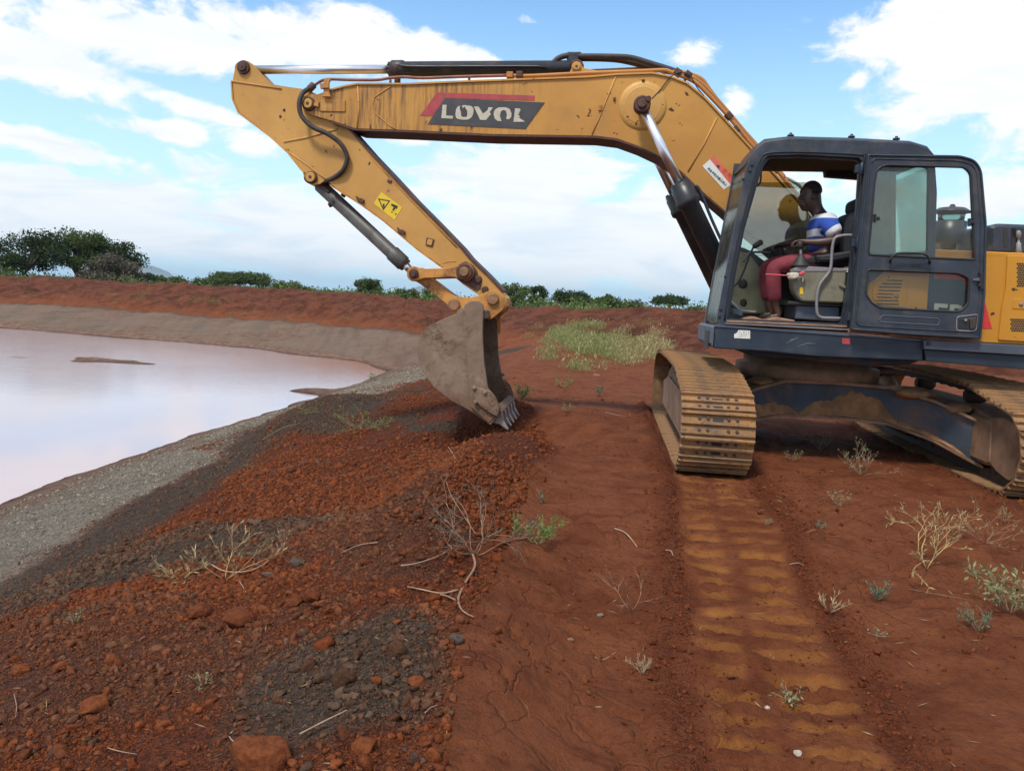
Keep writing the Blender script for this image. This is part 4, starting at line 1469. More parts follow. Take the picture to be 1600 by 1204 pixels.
part('stick_pin', stick, lambda b: [pin(b, 381, 106, SY, 0.045, 0.05, 'rust', 0.075, 'rust')])
part('stick_pin', stick, lambda b: [pin(b, 487, 277.5, SY, 0.055, 0.05, 'yellow', 0.07, 'rust')])
sy_sticker = part('warning_sticker', stick, lambda b: b.prism(PL([(596, 300), (628.5, 324), (616.5, 344), (584, 318)], SY), SY - .001, SY + .003, M['warn']), label='yellow warning sticker')


def tri_sym(b):
    o = PL([(590.5, 310), (610, 313.5), (599, 329)], SY)
    b.prism(o, SY, SY + .0045, M['ink'], holes=[inset(o, 0.012)[::-1]])
    for q in ([(598, 319), (601, 318), (601, 324), (598.5, 325)], [(612, 318), (622, 322), (620, 327), (611, 321)], [(615, 324), (618, 326), (615, 330), (613, 328)], [(612, 330), (614, 331), (613, 333), (611.5, 332)], [(618, 333), (620, 334), (619, 336), (617, 335)]):
        b.prism(PL(q, SY), SY, SY + .0045, M['ink'])


part('sticker_symbol', sy_sticker, tri_sym)
part('hydraulic_hose', stick, lambda b: b.tube([P3(a, c, y) for a, c, y in [(487, 137, .15), (478, 141.5, .19), (471.6, 148, .24), (467.6, 163.6, .27), (471.6, 181.6, .27), (487.5, 198, .26), (511.4, 209, .24), (531, 223.4, .21), (541, 239.4, .19), (542, 251, .18), (535, 267, .17), (519, 279, .14), (505.4, 284, .10), (496, 290, .05)]], 0.027, M['rubber'], 10, 6))
part('hose_connector', stick, lambda b: [b.cyl(P3(483, 140, .16), P3(491, 132, .14), 0.04, M['rust'], 10)])

# ------------------------------------------------------------------ hydraulic cylinders
def ram(name, label, a, b_, Y, r_rod, r_bar, f_start, f_end, mat_b, rod_from_a=True, gland=0.16, eye_mat='rust'):
    """cylinder between two eyes; the barrel covers the fraction f_start..f_end of the length"""
    A, B = P3(*a, Y), P3(*b_, Y)
    L = (B - A).length
    ax = (B - A) / L
    o = MB()
    s0, s1 = f_start * L, f_end * L
    g = gland
    if rod_from_a:
        prof = [(0, r_bar * 0.75), (0.015, r_bar * 1.0), (0.03, r_bar * 1.17), (g, r_bar * 1.17), (g + 0.02, r_bar), (s1 - s0 - 0.02, r_bar), (s1 - s0, r_bar * 0.85)]
    else:
        prof = [(0, r_bar * 0.85), (0.02, r_bar), (s1 - s0 - g - 0.02, r_bar), (s1 - s0 - g, r_bar * 1.15), (s1 - s0 - 0.03, r_bar * 1.15), (s1 - s0 - 0.015, r_bar), (s1 - s0, r_bar * 0.75)]
    o.turned(A + ax * s0, A + ax * s1, prof, M[mat_b], 28)
    ob = o.make(name, RT, label)
    r = MB()
    if rod_from_a:
        r.turned(A, A + ax * (s0 + 0.03), [(0.06, r_rod), (s0 + 0.03, r_rod)], M['chrome'], 24)
    else:
        r.turned(A + ax * (s1 - 0.03), B, [(0, r_rod), (L - s1 - 0.03, r_rod)], M['chrome'], 24)
    r.make('rod', ob)
    e = MB()
    e.cyl(A - Vector((0, r_bar * 0.75, 0)), A + Vector((0, r_bar * 0.75, 0)), r_bar * 1.05, M[eye_mat], 20)
    e.make('rod_eye', ob)
    e = MB()
    e.cyl(B - Vector((0, r_bar * 0.75, 0)), B + Vector((0, r_bar * 0.75, 0)), r_bar * 1.0, M[eye_mat], 20)
    e.make('barrel_eye', ob)
    # ring of bolts round the gland
    q = MB()
    base = A + ax * (s0 + 0.0) if rod_from_a else A + ax * s1
    t = Vector((0, 1, 0)); e1 = ax.cross(t).normalized()
    for k in range(12):
        an = k * math.pi / 6
        c = base + (t * math.cos(an) + e1 * math.sin(an)) * r_bar * 0.86
        d = ax if rod_from_a else -ax
        q.cyl(c - d * 0.012, c + d * 0.03, 0.010, M['rust'], 6)
    q.make('gland_bolts', ob)
    return ob, A, B, ax, L


arm, A1, B1, ax1, L1 = ram('arm_cylinder', 'black cylinder lying along the top of the boom', (381, 109.5), (901, 107), 0.0, 0.048, 0.082, 0.452, 0.985, 'black')
part('cylinder_collar', arm, lambda b: [b.turned(P3(619, 109, 0), P3(624, 109, 0), [(0, .098), (.035, .098)], M['rust'], 24), b.cyl(P3(621, 116, .02), P3(621, 130, .02), 0.035, M['rust'], 10)])
part('cylinder_tube', arm, lambda b: b.tube([P3(a, c, .09) for a, c in [(622, 101), (640, 104), (720, 104), (840, 104), (852, 106)]], 0.014, M['black'], 6, 3))

for sY, lab in ((0.37, 'near boom cylinder, bright rod and black barrel'), (-0.37, 'far boom cylinder')):
    # both rams share one geometry: worked out on the near side, mirrored for the far side
    A, B = P(1003, 165, 0.37), P(1150, 470, 0.37)
    def back(q, Y):  # a helper giving the same x-z on another plane
        return Vector((q[0], Y, q[1]))
    o = MB(); A3, B3 = back(A, sY), back(B, sY)
    L = (B3 - A3).length; ax = (B3 - A3) / L
    s0 = L * 0.395
    o.turned(A3 + ax * s0, B3, [(0, .075), (0.01, .105), (.05, .108), (.055, .118), (.17, .118), (.19, .128), (.24, .128), (.27, .100), (L - s0 - .02, .100), (L - s0, .08)], M['black'], 28)
    ob = o.make('boom_cylinder', RT, lab)
    part('rod', ob, lambda b: b.turned(A3, A3 + ax * (s0 + .03), [(0.03, .050), (s0 + .03, .050)], M['chrome'], 24))
    part('rod_eye', ob, lambda b: b.cyl(A3 - Vector((0, .06, 0)), A3 + Vector((0, .075, 0)), .088, M['rust'], 24))
    part('eye_pin', ob, lambda b: [b.cyl(A3 - Vector((0, .2 * (1 if sY > 0 else -1), 0)), A3 + Vector((0, .10 if sY > 0 else -.1, 0)), .045, M['rust'], 16), b.cyl(A3 + Vector((-.06, .05, .05)), A3 + Vector((-.06, .09, .05)), .03, M['rust'], 10)])
    part('gland_bolts', ob, lambda b: [b.cyl(A3 + ax * (s0 - .012) + (Vector((0, 1, 0)) * math.cos(k * math.pi / 6) + ax.cross(Vector((0, 1, 0))).normalized() * math.sin(k * math.pi / 6)) * .088, A3 + ax * (s0 + .03) + (Vector((0, 1, 0)) * math.cos(k * math.pi / 6) + ax.cross(Vector((0, 1, 0))).normalized() * math.sin(k * math.pi / 6)) * .088, .011, M['black'], 6) for k in range(12)])
    n_ = ax.cross(Vector((0, 1, 0))).normalized()
    part('cylinder_tube', ob, lambda b: b.tube([A3 + ax * (s0 + .1) - n_ * .125, A3 + ax * (s0 + .16) - n_ * .155, A3 + ax * (s0 + .5) - n_ * .135, B3 - ax * .35 - n_ * .125, B3 - ax * .25 - n_ * .10], .016, M['navy'], 6, 4))

bk, A2, B2, ax2, L2 = ram('bucket_cylinder', 'grey bucket cylinder under the stick', (648, 428), (487, 277.5), 0.0, 0.045, 0.078, 0.093, 0.93, 'grey_cyl', True, 0.20)
part('cylinder_tube', bk, lambda b: [b.turned(P3(519, 315, 0), P3(531, 307, 0), [(0, .05), (.02, .092), (.05, .092)], M['grey_cyl'], 20), b.cyl(P3(520, 318, 0), P3(514, 321, 0), .03, M['rust'], 8), b.cyl(P3(535, 307, 0), P3(538, 303, 0), .03, M['rust'], 8)])
part('cylinder_tube', bk, lambda b: b.tube([P3(496, 290, .05), P3(505, 293, .07), P3(515, 301, .06)], .024, M['rust'], 8, 4))

# ------------------------------------------------------------------ bucket linkage
def link_bar(b, p, q, r0, r1, w, y0, y1, mat):
    P_, Q_ = Vector(p), Vector(q)
    d = (Q_ - P_).normalized(); n = Vector((-d.y, d.x))
    pts = []
    a0 = math.atan2(n.y, n.x)
    for k in range(9):
        a = a0 + math.pi * k / 8
        pts.append((P_.x + math.cos(a) * r0, P_.y + math.sin(a) * r0))
    pts += [tuple(P_ + d * r0 * 1.3 - n * w), tuple(Q_ - d * r1 * 1.3 - n * w)]
    for k in range(9):
        a = a0 + math.pi + math.pi * k / 8
        pts.append((Q_.x + math.cos(a) * r1, Q_.y + math.sin(a) * r1))
    pts += [tuple(Q_ - d * r1 * 1.3 + n * w), tuple(P_ + d * r0 * 1.3 + n * w)]
    b.prism(pts, y0, y1, M[mat], bev=.006)


Jp, Kp, Bp, Cp = P(648, 428, .17), P(727, 425, .17), P(712, 476, .17), P(772, 467, .17)
for s_ in (1, -1):
    part('rocker_link', RT, lambda b: link_bar(b, Jp, Kp, .085, .10, .052, s_ * .155, s_ * .205, 'yellow_rust'))
tl = part('tipping_link', RT, lambda b: [link_bar(b, Jp, Bp, .075, .085, .062, -.115, .115, 'yellow_rust')])
part('linkage_pin', RT, lambda b: [b.cyl((Jp[0], -.24, Jp[1]), (Jp[0], .24, Jp[1]), .055, M['rust'], 20), b.turned((Jp[0], .2, Jp[1]), (Jp[0], .26, Jp[1]), [(0, .05), (.06, .032)], M['rust'], 16)])
part('linkage_pin', RT, lambda b: [b.cyl((Kp[0], -.24, Kp[1]), (Kp[0], .24, Kp[1]), .095, M['rust'], 24), b.turned((Kp[0], .23, Kp[1]), (Kp[0], .265, Kp[1]), [(0, .06), (.035, .045)], M['pin'], 18)])


def joint_dirt(b):
    """greasy rust round the linkage joint on the stick cheek"""
    q = PL([(716, 414), (727, 408), (739, 414), (746, 424), (748, 434), (753, 446), (746, 455), (736, 449), (722, 441), (713, 434), (711, 424)], SY)
    b.prism(rnd_poly(q, .02, 3), SY - .002, SY + .010, M['rust'], bev=.003)
    for px, py, r in ((747, 437, .042), (758, 452.5, .036)):
        x, z = P(px, py, SY)
        b.turned((x, SY, z), (x, SY + .022, z), [(0, r * 1.15), (.02, r), (.022, r * .6)], M['rust'], 18)


part('greasy_joint', stick, joint_dirt)
part('stick_pin', stick, lambda b: [pin(b, 772.5, 468, SY, .062, .085, 'pin', .09, 'yellow_rust')])

# ------------------------------------------------------------------ bucket
HB = 0.56
shell_px = [(735, 473), (719, 487), (702, 494), (671, 508.5), (660, 519), (652.5, 533.5), (651, 552), (658.7, 577), (677, 604), (706.5, 627), (733.5, 641), (764.6, 662)]
SHL = PL(shell_px, HB)
side_px = shell_px + [(774, 654), (784, 640), (771, 618), (762.5, 606), (756, 564.6), (754, 520), (755, 477.4), (749, 472), (742, 470.5)]
SIDE = PL(side_px, HB)
bucket = part('bucket', RT, lambda b: b.prism(SIDE, HB - .035, HB, M['mud'], bev=.004), label='mud-caked digging bucket')
bucket_far = part('side_plate', bucket, lambda b: b.prism(SIDE, -HB, -HB + .035, M['mud'], bev=.004))


def shell(b):
    """curved back and floor sheet between the side plates"""
    pts = [Vector(p) for p in SHL]
    n = len(pts); th = .028
    inn = []
    for i in range(n):
        a, c = pts[max(i - 1, 0)], pts[min(i + 1, n - 1)]
        d = (c - a).normalized(); nn = Vector((-d.y, d.x))
        cen = Vector(P(735, 560, HB))
        if (cen - pts[i]).dot(nn) < 0: nn = -nn
        inn.append(pts[i] + nn * th)
    ys = [-HB + .034, HB - .034]
    V = []
    for y in ys:
        V += [(p.x, y, p.y) for p in pts] + [(p.x, y, p.y) for p in inn]
    F = []
    o = 2 * n
    for i in range(n - 1):
        F += [(i, i + 1, o + i + 1, o + i), (n + i, o + n + i, o + n + i + 1, n + i + 1), (i, n + i, n + i + 1, i + 1), (o + i, o + i + 1, o + n + i + 1, o + n + i)]
    F += [(0, o, o + n, n), (n - 1, 2 * n - 1, o + 2 * n - 1, o + n - 1)]
    b.add(V, F, M['mud'], True)


part('curved_shell', bucket, shell)
strip = rnd_poly(PL([(727, 475), (735, 470), (749, 470), (756, 476), (754.5, 520), (757, 564.6), (763, 606), (776, 625), (784, 640), (765, 660), (736, 636), (733, 590), (727, 530), (723, 485)], HB), .02, 3)
part('edge_strip', bucket, lambda b: b.prism(strip, HB - .002, HB + .028, M['mud'], bev=.006))
cut_px = [(740, 601), (768, 611), (775, 620), (781, 636), (778, 647), (765, 641), (752, 630), (740, 618)]
for s_ in (1, -1):
    part('side_cutter', bucket, lambda b: b.prism(rnd_poly(PL([(742, 602), (768, 610), (776, 620), (782, 636), (779, 650), (766, 644), (750, 632), (742, 622)], HB), .01, 3), s_ * (HB + .026), s_ * (HB + .062), M['mud'], bev=.008))


def cutter_bolts(b):
    for px, py in ((741, 606), (758, 613), (743, 628)):
        x, z = P(px, py, HB + .06)
        b.turned((x, HB + .02, z), (x, HB + .085, z), [(0, .024), (.055, .024), (.065, .014)], M['mud'], 8)
    for px, py in ((786, 585), (790, 606), (776, 588)):
        x, z = P(px, py, -HB + .034)
        b.turned((x, -HB + .03, z), (x, -HB + .055, z), [(0, .022), (.025, .014)], M['mud'], 8)


part('bolt_heads', bucket, cutter_bolts)
lipA, lipB = Vector(P(764.6, 662, HB)), Vector(P(784, 640, HB))
tdir = (Vector(P(794, 675, HB)) - Vector(P(773, 652, HB))).normalized()
part('lip_plate', bucket, lambda b: b.prism(rnd_poly([tuple(lipA), tuple(Vector(P(752, 652, HB))), tuple(Vector(P(776, 634, HB))), tuple(lipB), tuple(lipB + tdir * .02), tuple(lipA + tdir * .02)], .01, 2), -HB - .02, HB + .02, M['mud'], bev=.006))
tm = (lipA + lipB) / 2
tn2 = Vector((-tdir.y, tdir.x))
for k in range(5):
    yc = -HB + .05 + k * (2 * HB - .10) / 4
    def tooth(b):
        wb, hb, Lt = .058, .075, .215
        r0 = tm - tdir * .07
        V = []
        for d, w_, h_ in ((0, wb * .9, hb * 1.0), (.085, wb * 1.05, hb * .98), (.11, wb * .8, hb * .80), (Lt * .75, wb * .6, hb * .36), (Lt + .05, wb * .42, hb * .10)):
            c = r0 + tdir * d
            for sx, sz in ((-1, -1), (1, -1), (1, 1), (-1, 1)):
                q = c + tn2 * h_ * sz
                V.append((q.x, yc + w_ * sx, q.y))
        F = [(0, 3, 2, 1)]
        for j in range(4):
            F += [(4 * j + i, 4 * j + (i + 1) % 4, 4 * j + 4 + (i + 1) % 4, 4 * j + 4 + i) for i in range(4)]
        F.append((16, 17, 18, 19))
        b.add(V, F, M['tooth'])
    part('tooth', bucket, tooth, edge=.006)


def ears(b):
    q = PL([(700, 476), (704, 466), (714, 463), (735, 465), (748, 462), (762, 455), (775, 455), (787, 462), (791, 474), (786, 484), (774, 494), (766, 500), (752, 497), (740, 488), (722, 490), (706, 487)], .235)
    b.prism(rnd_poly(q, .02, 3), .215, .25, M['yellow_rust'], bev=.005)


part('bucket_ear', bucket, ears)
part('bucket_ear', bucket, lambda b: b.prism(rnd_poly([(x, z) for x, z in PL([(700, 476), (704, 466), (714, 463), (735, 465), (748, 462), (762, 455), (775, 455), (787, 462), (791, 474), (786, 484), (774, 494), (766, 500), (752, 497), (740, 488), (722, 490), (706, 487)], .235)], .02, 3), -.25, -.215, M['yellow_rust'], bev=.005))
part('bucket_pin', bucket, lambda b: [b.cyl((Bp[0], -.27, Bp[1]), (Bp[0], .285, Bp[1]), .068, M['pin'], 24)])
part('bucket_pin', bucket, lambda b: [b.cyl((Cp[0], -.27, Cp[1]), (Cp[0], .285, Cp[1]), .066, M['pin'], 24)])
part('top_tube', bucket, lambda b: [b.prism(rnd_poly(PL([(722, 484), (740, 478), (766, 484), (768, 497), (750, 499), (726, 492)], .2), .02, 3), -HB + .03, HB - .03, M['mud'], bev=.006)])
part('wear_strip', bucket, lambda b: b.prism(PL([(776, 490), (783, 490), (783, 520), (780, 522), (777, 508)], -HB), -HB + .034, -HB + .05, M['yellow_rust'], bev=.003))

# ------------------------------------------------------------------ undercarriage
TM = Matrix.Translation(Vector((UC[0], UC[1], 0))) @ Matrix.Rotation(math.pi / 2 - TAU, 4, 'Z')   # local x = away from camera along the track
# local axes: x along td, y = left of that = -tn ; z up
UM = RINV @ TM
ZG = -0.035


def track_path():
    """closed outline of the shoe plane: near idler at -x, far sprocket at +x"""
    a, bq = -1.83, 1.83
    r1, r2 = .34, .375
    z1, z2 = ZG + r1 + .045, ZG + r2 + .045
    pts = []
    n = 220
    def arc(cx, cz, r, a0, a1, k):
        for i in range(k + 1):
            t = a0 + (a1 - a0) * i / k
            pts.append((cx + r * math.cos(t), cz + r * math.sin(t)))
    # bottom from far to near
    pts.append((bq, z2 - r2)); pts.append((bq - .25, ZG + .03)); pts.append((a + .25, ZG + .03))
    arc(a, z1, r1, -math.pi / 2, -3 * math.pi / 2, 14)
    pts.append((a + .75, ZG + .86)); pts.append((0.0, ZG + .88)); pts.append((bq - .6, ZG + .87))
    arc(bq, z2 , r2 + .02, math.pi / 2, -math.pi / 2 + .12, 14)
    return pts


def resample(pts, n):
    q = np.array(pts + [pts[0]], float)
    d = np.r_[0, np.cumsum(np.hypot(*np.diff(q, axis=0).T))]
    t = np.linspace(0, d[-1], n, endpoint=False)
    return np.stack([np.interp(t, d, q[:, 0]), np.interp(t, d, q[:, 1])], -1), d[-1]


def shoe_mesh(k_var):
    """one triple-grouser shoe: plate, three bars across it, slots and bolts"""
    b = MB()
    hw, hl = SHOE / 2, .098
    prof = [(-hl, 0), (-hl, .030), (-hl + .012, .034), (-hl + .020, .012), (-.018, .010), (-.012, .038), (.006, .038), (.014, .010), (hl - .030, .010), (hl - .022, .042), (hl - .004, .042), (hl, .014), (hl + .012, .002), (hl + .006, -.010), (hl - .01, -.006), (-hl, -.006)]
    r = random.Random(k_var)
    V, F = [], []
    ys = [-hw, -hw + .012, hw - .012, hw]
    n = len(prof)
    for j, y in enumerate(ys):
        sc_ = .0 if j in (0, 3) else 1
        for x, z in prof:
            V.append((x, y, z - (.006 if not sc_ and z > .02 else 0)))
    for j in range(3):
        for i in range(n):
            F.append((j * n + i, j * n + (i + 1) % n, (j + 1) * n + (i + 1) % n, (j + 1) * n + i))
    F.append(tuple(range(n))); F.append(tuple(3 * n + i for i in range(n))[::-1])
    b.add(V, F, M['track'])
    for y in (-.155, -.085, .085, .155):
        for x in (-.055, .045):
            b.turned((x, y, .006), (x, y, .026), [(0, .014), (.018, .014), (.02, .010)], M['chain'], 6, smooth=False)
    for y0, y1 in ((-.045, .045),):
        b.box((.020, y0, .008), (.052, y1, .0125), M['plastic'])
    b.box((-.065, -.04, .008), (-.04, .04, .0125), M['plastic']) if k_var % 2 else None
    return b


def build_track(side, label):
    """side -1: track nearer the pond, +1: the one by the frame edge"""
    yc = -side * GAUGE / 2
    L = UM @ Matrix.Translation((0, yc, 0))
    out = MB()
    # side frame: a long box beam with sloped top, muddy
    fr = [(-1.62, ZG + .20), (-1.30, ZG + .16), (1.45, ZG + .16), (1.62, ZG + .22), (1.66, ZG + .50), (1.30, ZG + .62), (.9, ZG + .66), (-.9, ZG + .66), (-1.30, ZG + .60), (-1.68, ZG + .52)]
    out.prism(rnd_poly(fr, .05, 3), -.17, .17, M['track_frame'], bev=.02)
    tr = out.make('track', RT, label)
    tr.matrix_local = L
    # shoes
    path, per = resample(track_path(), 46)
    protos = [shoe_mesh(k) for k in range(2)]
    first = None
    meshes = []
    for k in range(2):
        o = protos[k].make('track_shoe', tr)
        meshes.append(o)
    for i in range(len(path)):
        p, q = path[i], path[(i + 1) % len(path)]
        m = (p + q) / 2
        d = (q - p) / np.hypot(*(q - p))
        ang = math.atan2(d[1], d[0])
        if i < 2:
            o = meshes[i]
        else:
            o = meshes[i % 2].copy(); col.objects.link(o); o.parent = tr
        # shoe local x -> direction of travel round the loop; outward normal = to the right of travel (loop runs clockwise seen with z up)
        # outward normal for clockwise loop (bottom going to -x, then up): left side is inside
        rot = Matrix(((d[0], 0, d[1]), (0, 1, 0), (d[1], 0, -d[0]))).to_4x4()
        nrm = Vector((d[1], 0, -d[0]))
        cen = Vector((0, 0, ZG + .45))
        if (Vector((m[0], 0, m[1])) - cen).dot(nrm) < 0:
            nrm = -nrm
        e = Vector((d[0], 0, d[1])); yv = nrm.cross(e)
        rot = Matrix((e, yv, nrm)).transposed().to_4x4()
        jit = random.Random(i * 7 + side).uniform(-.012, .012)
        o.matrix_local = Matrix.Translation((m[0], 0, m[1])) @ rot @ Matrix.Rotation(jit, 4, 'X')
    # chain links: one closed band each side of the roller line
    def band(b, y0, y1):
        pin_ = np.array(track_path()); c = np.array([0, ZG + .44])
        q, _ = resample([tuple(v) for v in pin_], 92)
        V, F = [], []
        n = len(q)
        for i in range(n):
            d = q[(i + 1) % n] - q[i - 1]; d = d / np.hypot(*d)
            nn = np.array([d[1], -d[0]])
            if (q[i] - c).dot(nn) < 0: nn = -nn
            o_, i_ = q[i] - nn * .008, q[i] - nn * (.085 if i % 2 else .10)
            for y in (y0, y1):
                V.append((o_[0], y, o_[1])); V.append((i_[0], y, i_[1]))
        for i in range(n):
            a, c2 = 4 * i, 4 * ((i + 1) % n)
            F += [(a, c2, c2 + 1, a + 1), (a + 2, a + 3, c2 + 3, c2 + 2), (a, a + 2, c2 + 2, c2), (a + 1, c2 + 1, c2 + 3, a + 3)]
        b.add(V, F, M['chain'])
    for s_ in (1, -1):
        part('track_chain', tr, lambda b: band(b, s_ * .06, s_ * .105))
    # wheels
    part('idler_wheel', tr, lambda b: [b.turned((-1.83, -.085, ZG + .385), (-1.83, .085, ZG + .385), [(0, .22), (.01, .27), (.035, .275), (.04, .245), (.13, .245), (.135, .275), (.16, .27), (.17, .22)], M['track_frame'], 32)])
    part('drive_sprocket', tr, lambda b: [b.turned((1.83, -.12, ZG + .42), (1.83, .12, ZG + .42), [(0, .18), (.03, .24), (.09, .31), (.15, .31), (.21, .24), (.24, .18)], M['track_frame'], 26)])
    for k in range(7):
        x = -1.38 + k * .46
        part('track_roller', tr, lambda b: b.turned((x, -.12, ZG + .165), (x, .12, ZG + .165), [(0, .055), (.02, .085), (.06, .085), (.065, .10), (.085, .10), (.09, .085), (.15, .085), (.155, .10), (.175, .10), (.18, .085), (.22, .085), (.24, .055)], M['chain'], 18))
    for x in (-.62, .62):
        part('carrier_roller', tr, lambda b: b.turned((x, -.10, ZG + .73), (x, .10, ZG + .73), [(0, .05), (.03, .07), (.17, .07), (.2, .05)], M['chain'], 16))
    for s_ in (1, -1):
        part('frame_cheek', tr, lambda b: b.prism(rnd_poly([(-1.50, ZG + .20), (1.40, ZG + .20), (1.50, ZG + .50), (.9, ZG + .60), (-.9, ZG + .60), (-1.45, ZG + .58)], .05, 3), s_ * .172, s_ * .215, M['track_frame'], bev=.012))
    # idler guard cheeks: rounded plates at the near end, inner and outer
    chk = rnd_poly([(-2.03, ZG + .34), (-1.98, ZG + .20), (-1.84, ZG + .12), (-1.60, ZG + .16), (-1.45, ZG + .22), (-1.36, ZG + .60), (-1.62, ZG + .64), (-1.90, ZG + .60), (-2.02, ZG + .50)], .06, 4)
    for s_ in (1, -1):
        part('idler_guard', tr, lambda b: b.prism(chk, s_ * .155, s_ * .205, M['track_frame'], bev=.012))
    return tr


tL = build_track(-1, 'track nearer the pond, ochre dust on its shoes')
tR = build_track(1, 'track running out of the picture below the engine side')


def carbody(b):
    """arched cross frame that carries the slew ring; its legs sweep towards the ends of the tracks"""
    yL, yR = GAUGE / 2 - .14, -GAUGE / 2 + .14
    ys = [yL, .80, .50, 0.0, -.50, -.85, yR]
    zt_ = [.50, .66, .745, .755, .745, .655, .50]
    zb_ = [.26, .38, .43, .44, .42, .32, .14]
    for sg in (-1, 1):
        xf = [-.98, -.78, -.66, -.64, -.68, -.90, -1.18]
        n = len(ys)
        V = []
        for i in range(n):
            x = xf[i] * (1 if sg < 0 else -1)
            xb = x + .16 * (1 if sg < 0 else -1)
            V += [(x, ys[i], zb_[i] + ZG), (x, ys[i], zt_[i] + ZG), (xb, ys[i], zt_[i] + ZG), (xb, ys[i], zb_[i] + ZG)]
        F = []
        for i in range(n - 1):
            for k in range(4):
                F.append((4 * i + k, 4 * i + (k + 1) % 4, 4 * i + 4 + (k + 1) % 4, 4 * i + 4 + k))
        F += [(0, 1, 2, 3), (4 * n - 4, 4 * n - 1, 4 * n - 2, 4 * n - 3)]
        b.add(V, F, M['navy_dusty'])
        # top and bottom flanges, muddy, standing proud of the web
        for z0, th, o_ in ((zt_, .03, .05), (zb_, -.03, .06)):
            V = []
            for i in range(n):
                x = xf[i] * (1 if sg < 0 else -1); s2 = (1 if sg < 0 else -1)
                V += [(x - o_ * s2, ys[i], z0[i] + ZG + .002 * (1 if th > 0 else -1)), (x + .55 * s2 , ys[i], z0[i] + ZG + .002 * (1 if th > 0 else -1)), (x + .55 * s2, ys[i], z0[i] + ZG + th), (x - o_ * s2, ys[i], z0[i] + ZG + th)]
            F = []
            for i in range(n - 1):
                for k in range(4):
                    F.append((4 * i + k, 4 * i + (k + 1) % 4, 4 * i + 4 + (k + 1) % 4, 4 * i + 4 + k))
            F += [(0, 1, 2, 3), (4 * n - 4, 4 * n - 1, 4 * n - 2, 4 * n - 3)]
            b.add(V, F, M['track_frame'])
    b.box((-.64, -.62, .50 + ZG), (.64, .62, .74 + ZG), M['navy_dusty'])


cb = part('cross_frame', RT, carbody)
cb.matrix_local = UM
M['soil_heap'] = simple('ochre_soil_heap', (0.25, 0.125, 0.055), 0.95, 0, 0.3, 8, 0.8)


def soil_bank(yA, yB, ztop, zbase, xfun, seed):
    """dirt lying on the lower flange against the web"""
    def f(b):
        n, m = 60, 9
        V, F = [], []
        for i in range(n):
            t = i / (n - 1); y = yA + (yB - yA) * t
            env = math.sin(math.pi * t) ** .7
            hgt = (ztop - zbase) * env * (1 + 1.2 * float(fbm(y * 4, seed, seed, 4)))
            for j in range(m):
                s = j / (m - 1)
                x = xfun(y) - .058 * (1 - s) - .004
                z = zbase + zb_at(y) + max(.002, hgt * s ** .75) + .012 * float(fbm(y * 14, s * 5, seed + 2, 3)) * env
                V.append((x, y, z + ZG))
        for i in range(n - 1):
            for j in range(m - 1):
                F.append((i * m + j, (i + 1) * m + j, (i + 1) * m + j + 1, i * m + j + 1))
        b.add(V, F, M['soil_heap'], True)
    return f


_ys = [GAUGE / 2 - .14, .80, .50, 0.0, -.50, -.85, -GAUGE / 2 + .14]
def zb_at(y): return float(np.interp(-y, [-v for v in _ys], [.26, .38, .43, .44, .42, .32, .14]))
def xf_at(y): return float(np.interp(-y, [-v for v in _ys], [-.98, -.78, -.66, -.64, -.68, -.90, -1.18]))


part('caked_soil', cb, soil_bank(1.10, .30, .17, .0, xf_at, 5))
part('caked_soil', cb, soil_bank(.36, -.62, .20, .0, xf_at, 9))
part('caked_soil', cb, soil_bank(-.50, -1.1, .09, .0, xf_at, 12))


def top_lump(x, y, z, rx, ry, rz, seed):
    def f(b):
        v, fc = ico(3)
        k = 1 + .35 * fbm(v[:, 0] * 2 + seed, v[:, 1] * 2 + v[:, 2], seed, 4)
        b.add([(x + q[0] * rx * kk, y + q[1] * ry * kk, z + ZG + q[2] * rz * kk) for q, kk in zip(v, k)], [list(t_) for t_ in fc], M['soil_heap'], True)
    return f


part('caked_soil', cb, top_lump(-.72, -.72, .72, .16, .20, .06, 3))
part('caked_soil', cb, top_lump(-.95, -1.05, .62, .14, .12, .05, 4))
part('caked_soil', cb, top_lump(-.55, .72, .73, .16, .16, .05, 6))
sr_ = part('slew_ring', RT, lambda b: [b.turned((0, 0, .72), (0, 0, 1.10), [(0, .70), (.02, .74), (.14, .74), (.145, .66), (.36, .66)], M['track_frame'], 48)])
# ------------------------------------------------------------------ upper structure: deck, cab, engine housing
YD = 1.40      # plane of the deck side and the cab side
YI = 0.46      # inner (far) side of the cab


def quad_px(pts, Y):
    return PL(pts, Y)


deck = part('deck', RT, lambda b: b.prism(rnd_poly(PL([(1118, 508), (1443, 532.5), (1443, 564), (1280, 557.5), (1166, 547), (1116, 544)], YD), .006), .20, YD, M['navy'], bev=.012), label='dark blue deck edge below the cab')
xa, za = P(1118, 508, YD); xb, zb = P(1443, 532.5, YD)
ZDECK = za
part('deck_trim', deck, lambda b: [lip(b, PL([(1117, 508.5), (1280, 520), (1443, 532)], YD), YD - .004, M['grey_blue'], .03, .016)])
part('front_face', deck, lambda b: [b.prism([(xa + .004, ZDECK - .005), (xa + .03, ZDECK - .02), (xa + .03, P(1116, 536, YD)[1]), (xa + .004, P(1116, 543, YD)[1])], .30, YD - .01, M['grey_blue'], bev=.004),
                                    b.prism([(xa + .031, ZDECK - .06), (xa + .036, ZDECK - .06), (xa + .036, ZDECK - .23), (xa + .031, ZDECK - .23)], .95, 1.25, M['plastic'])])
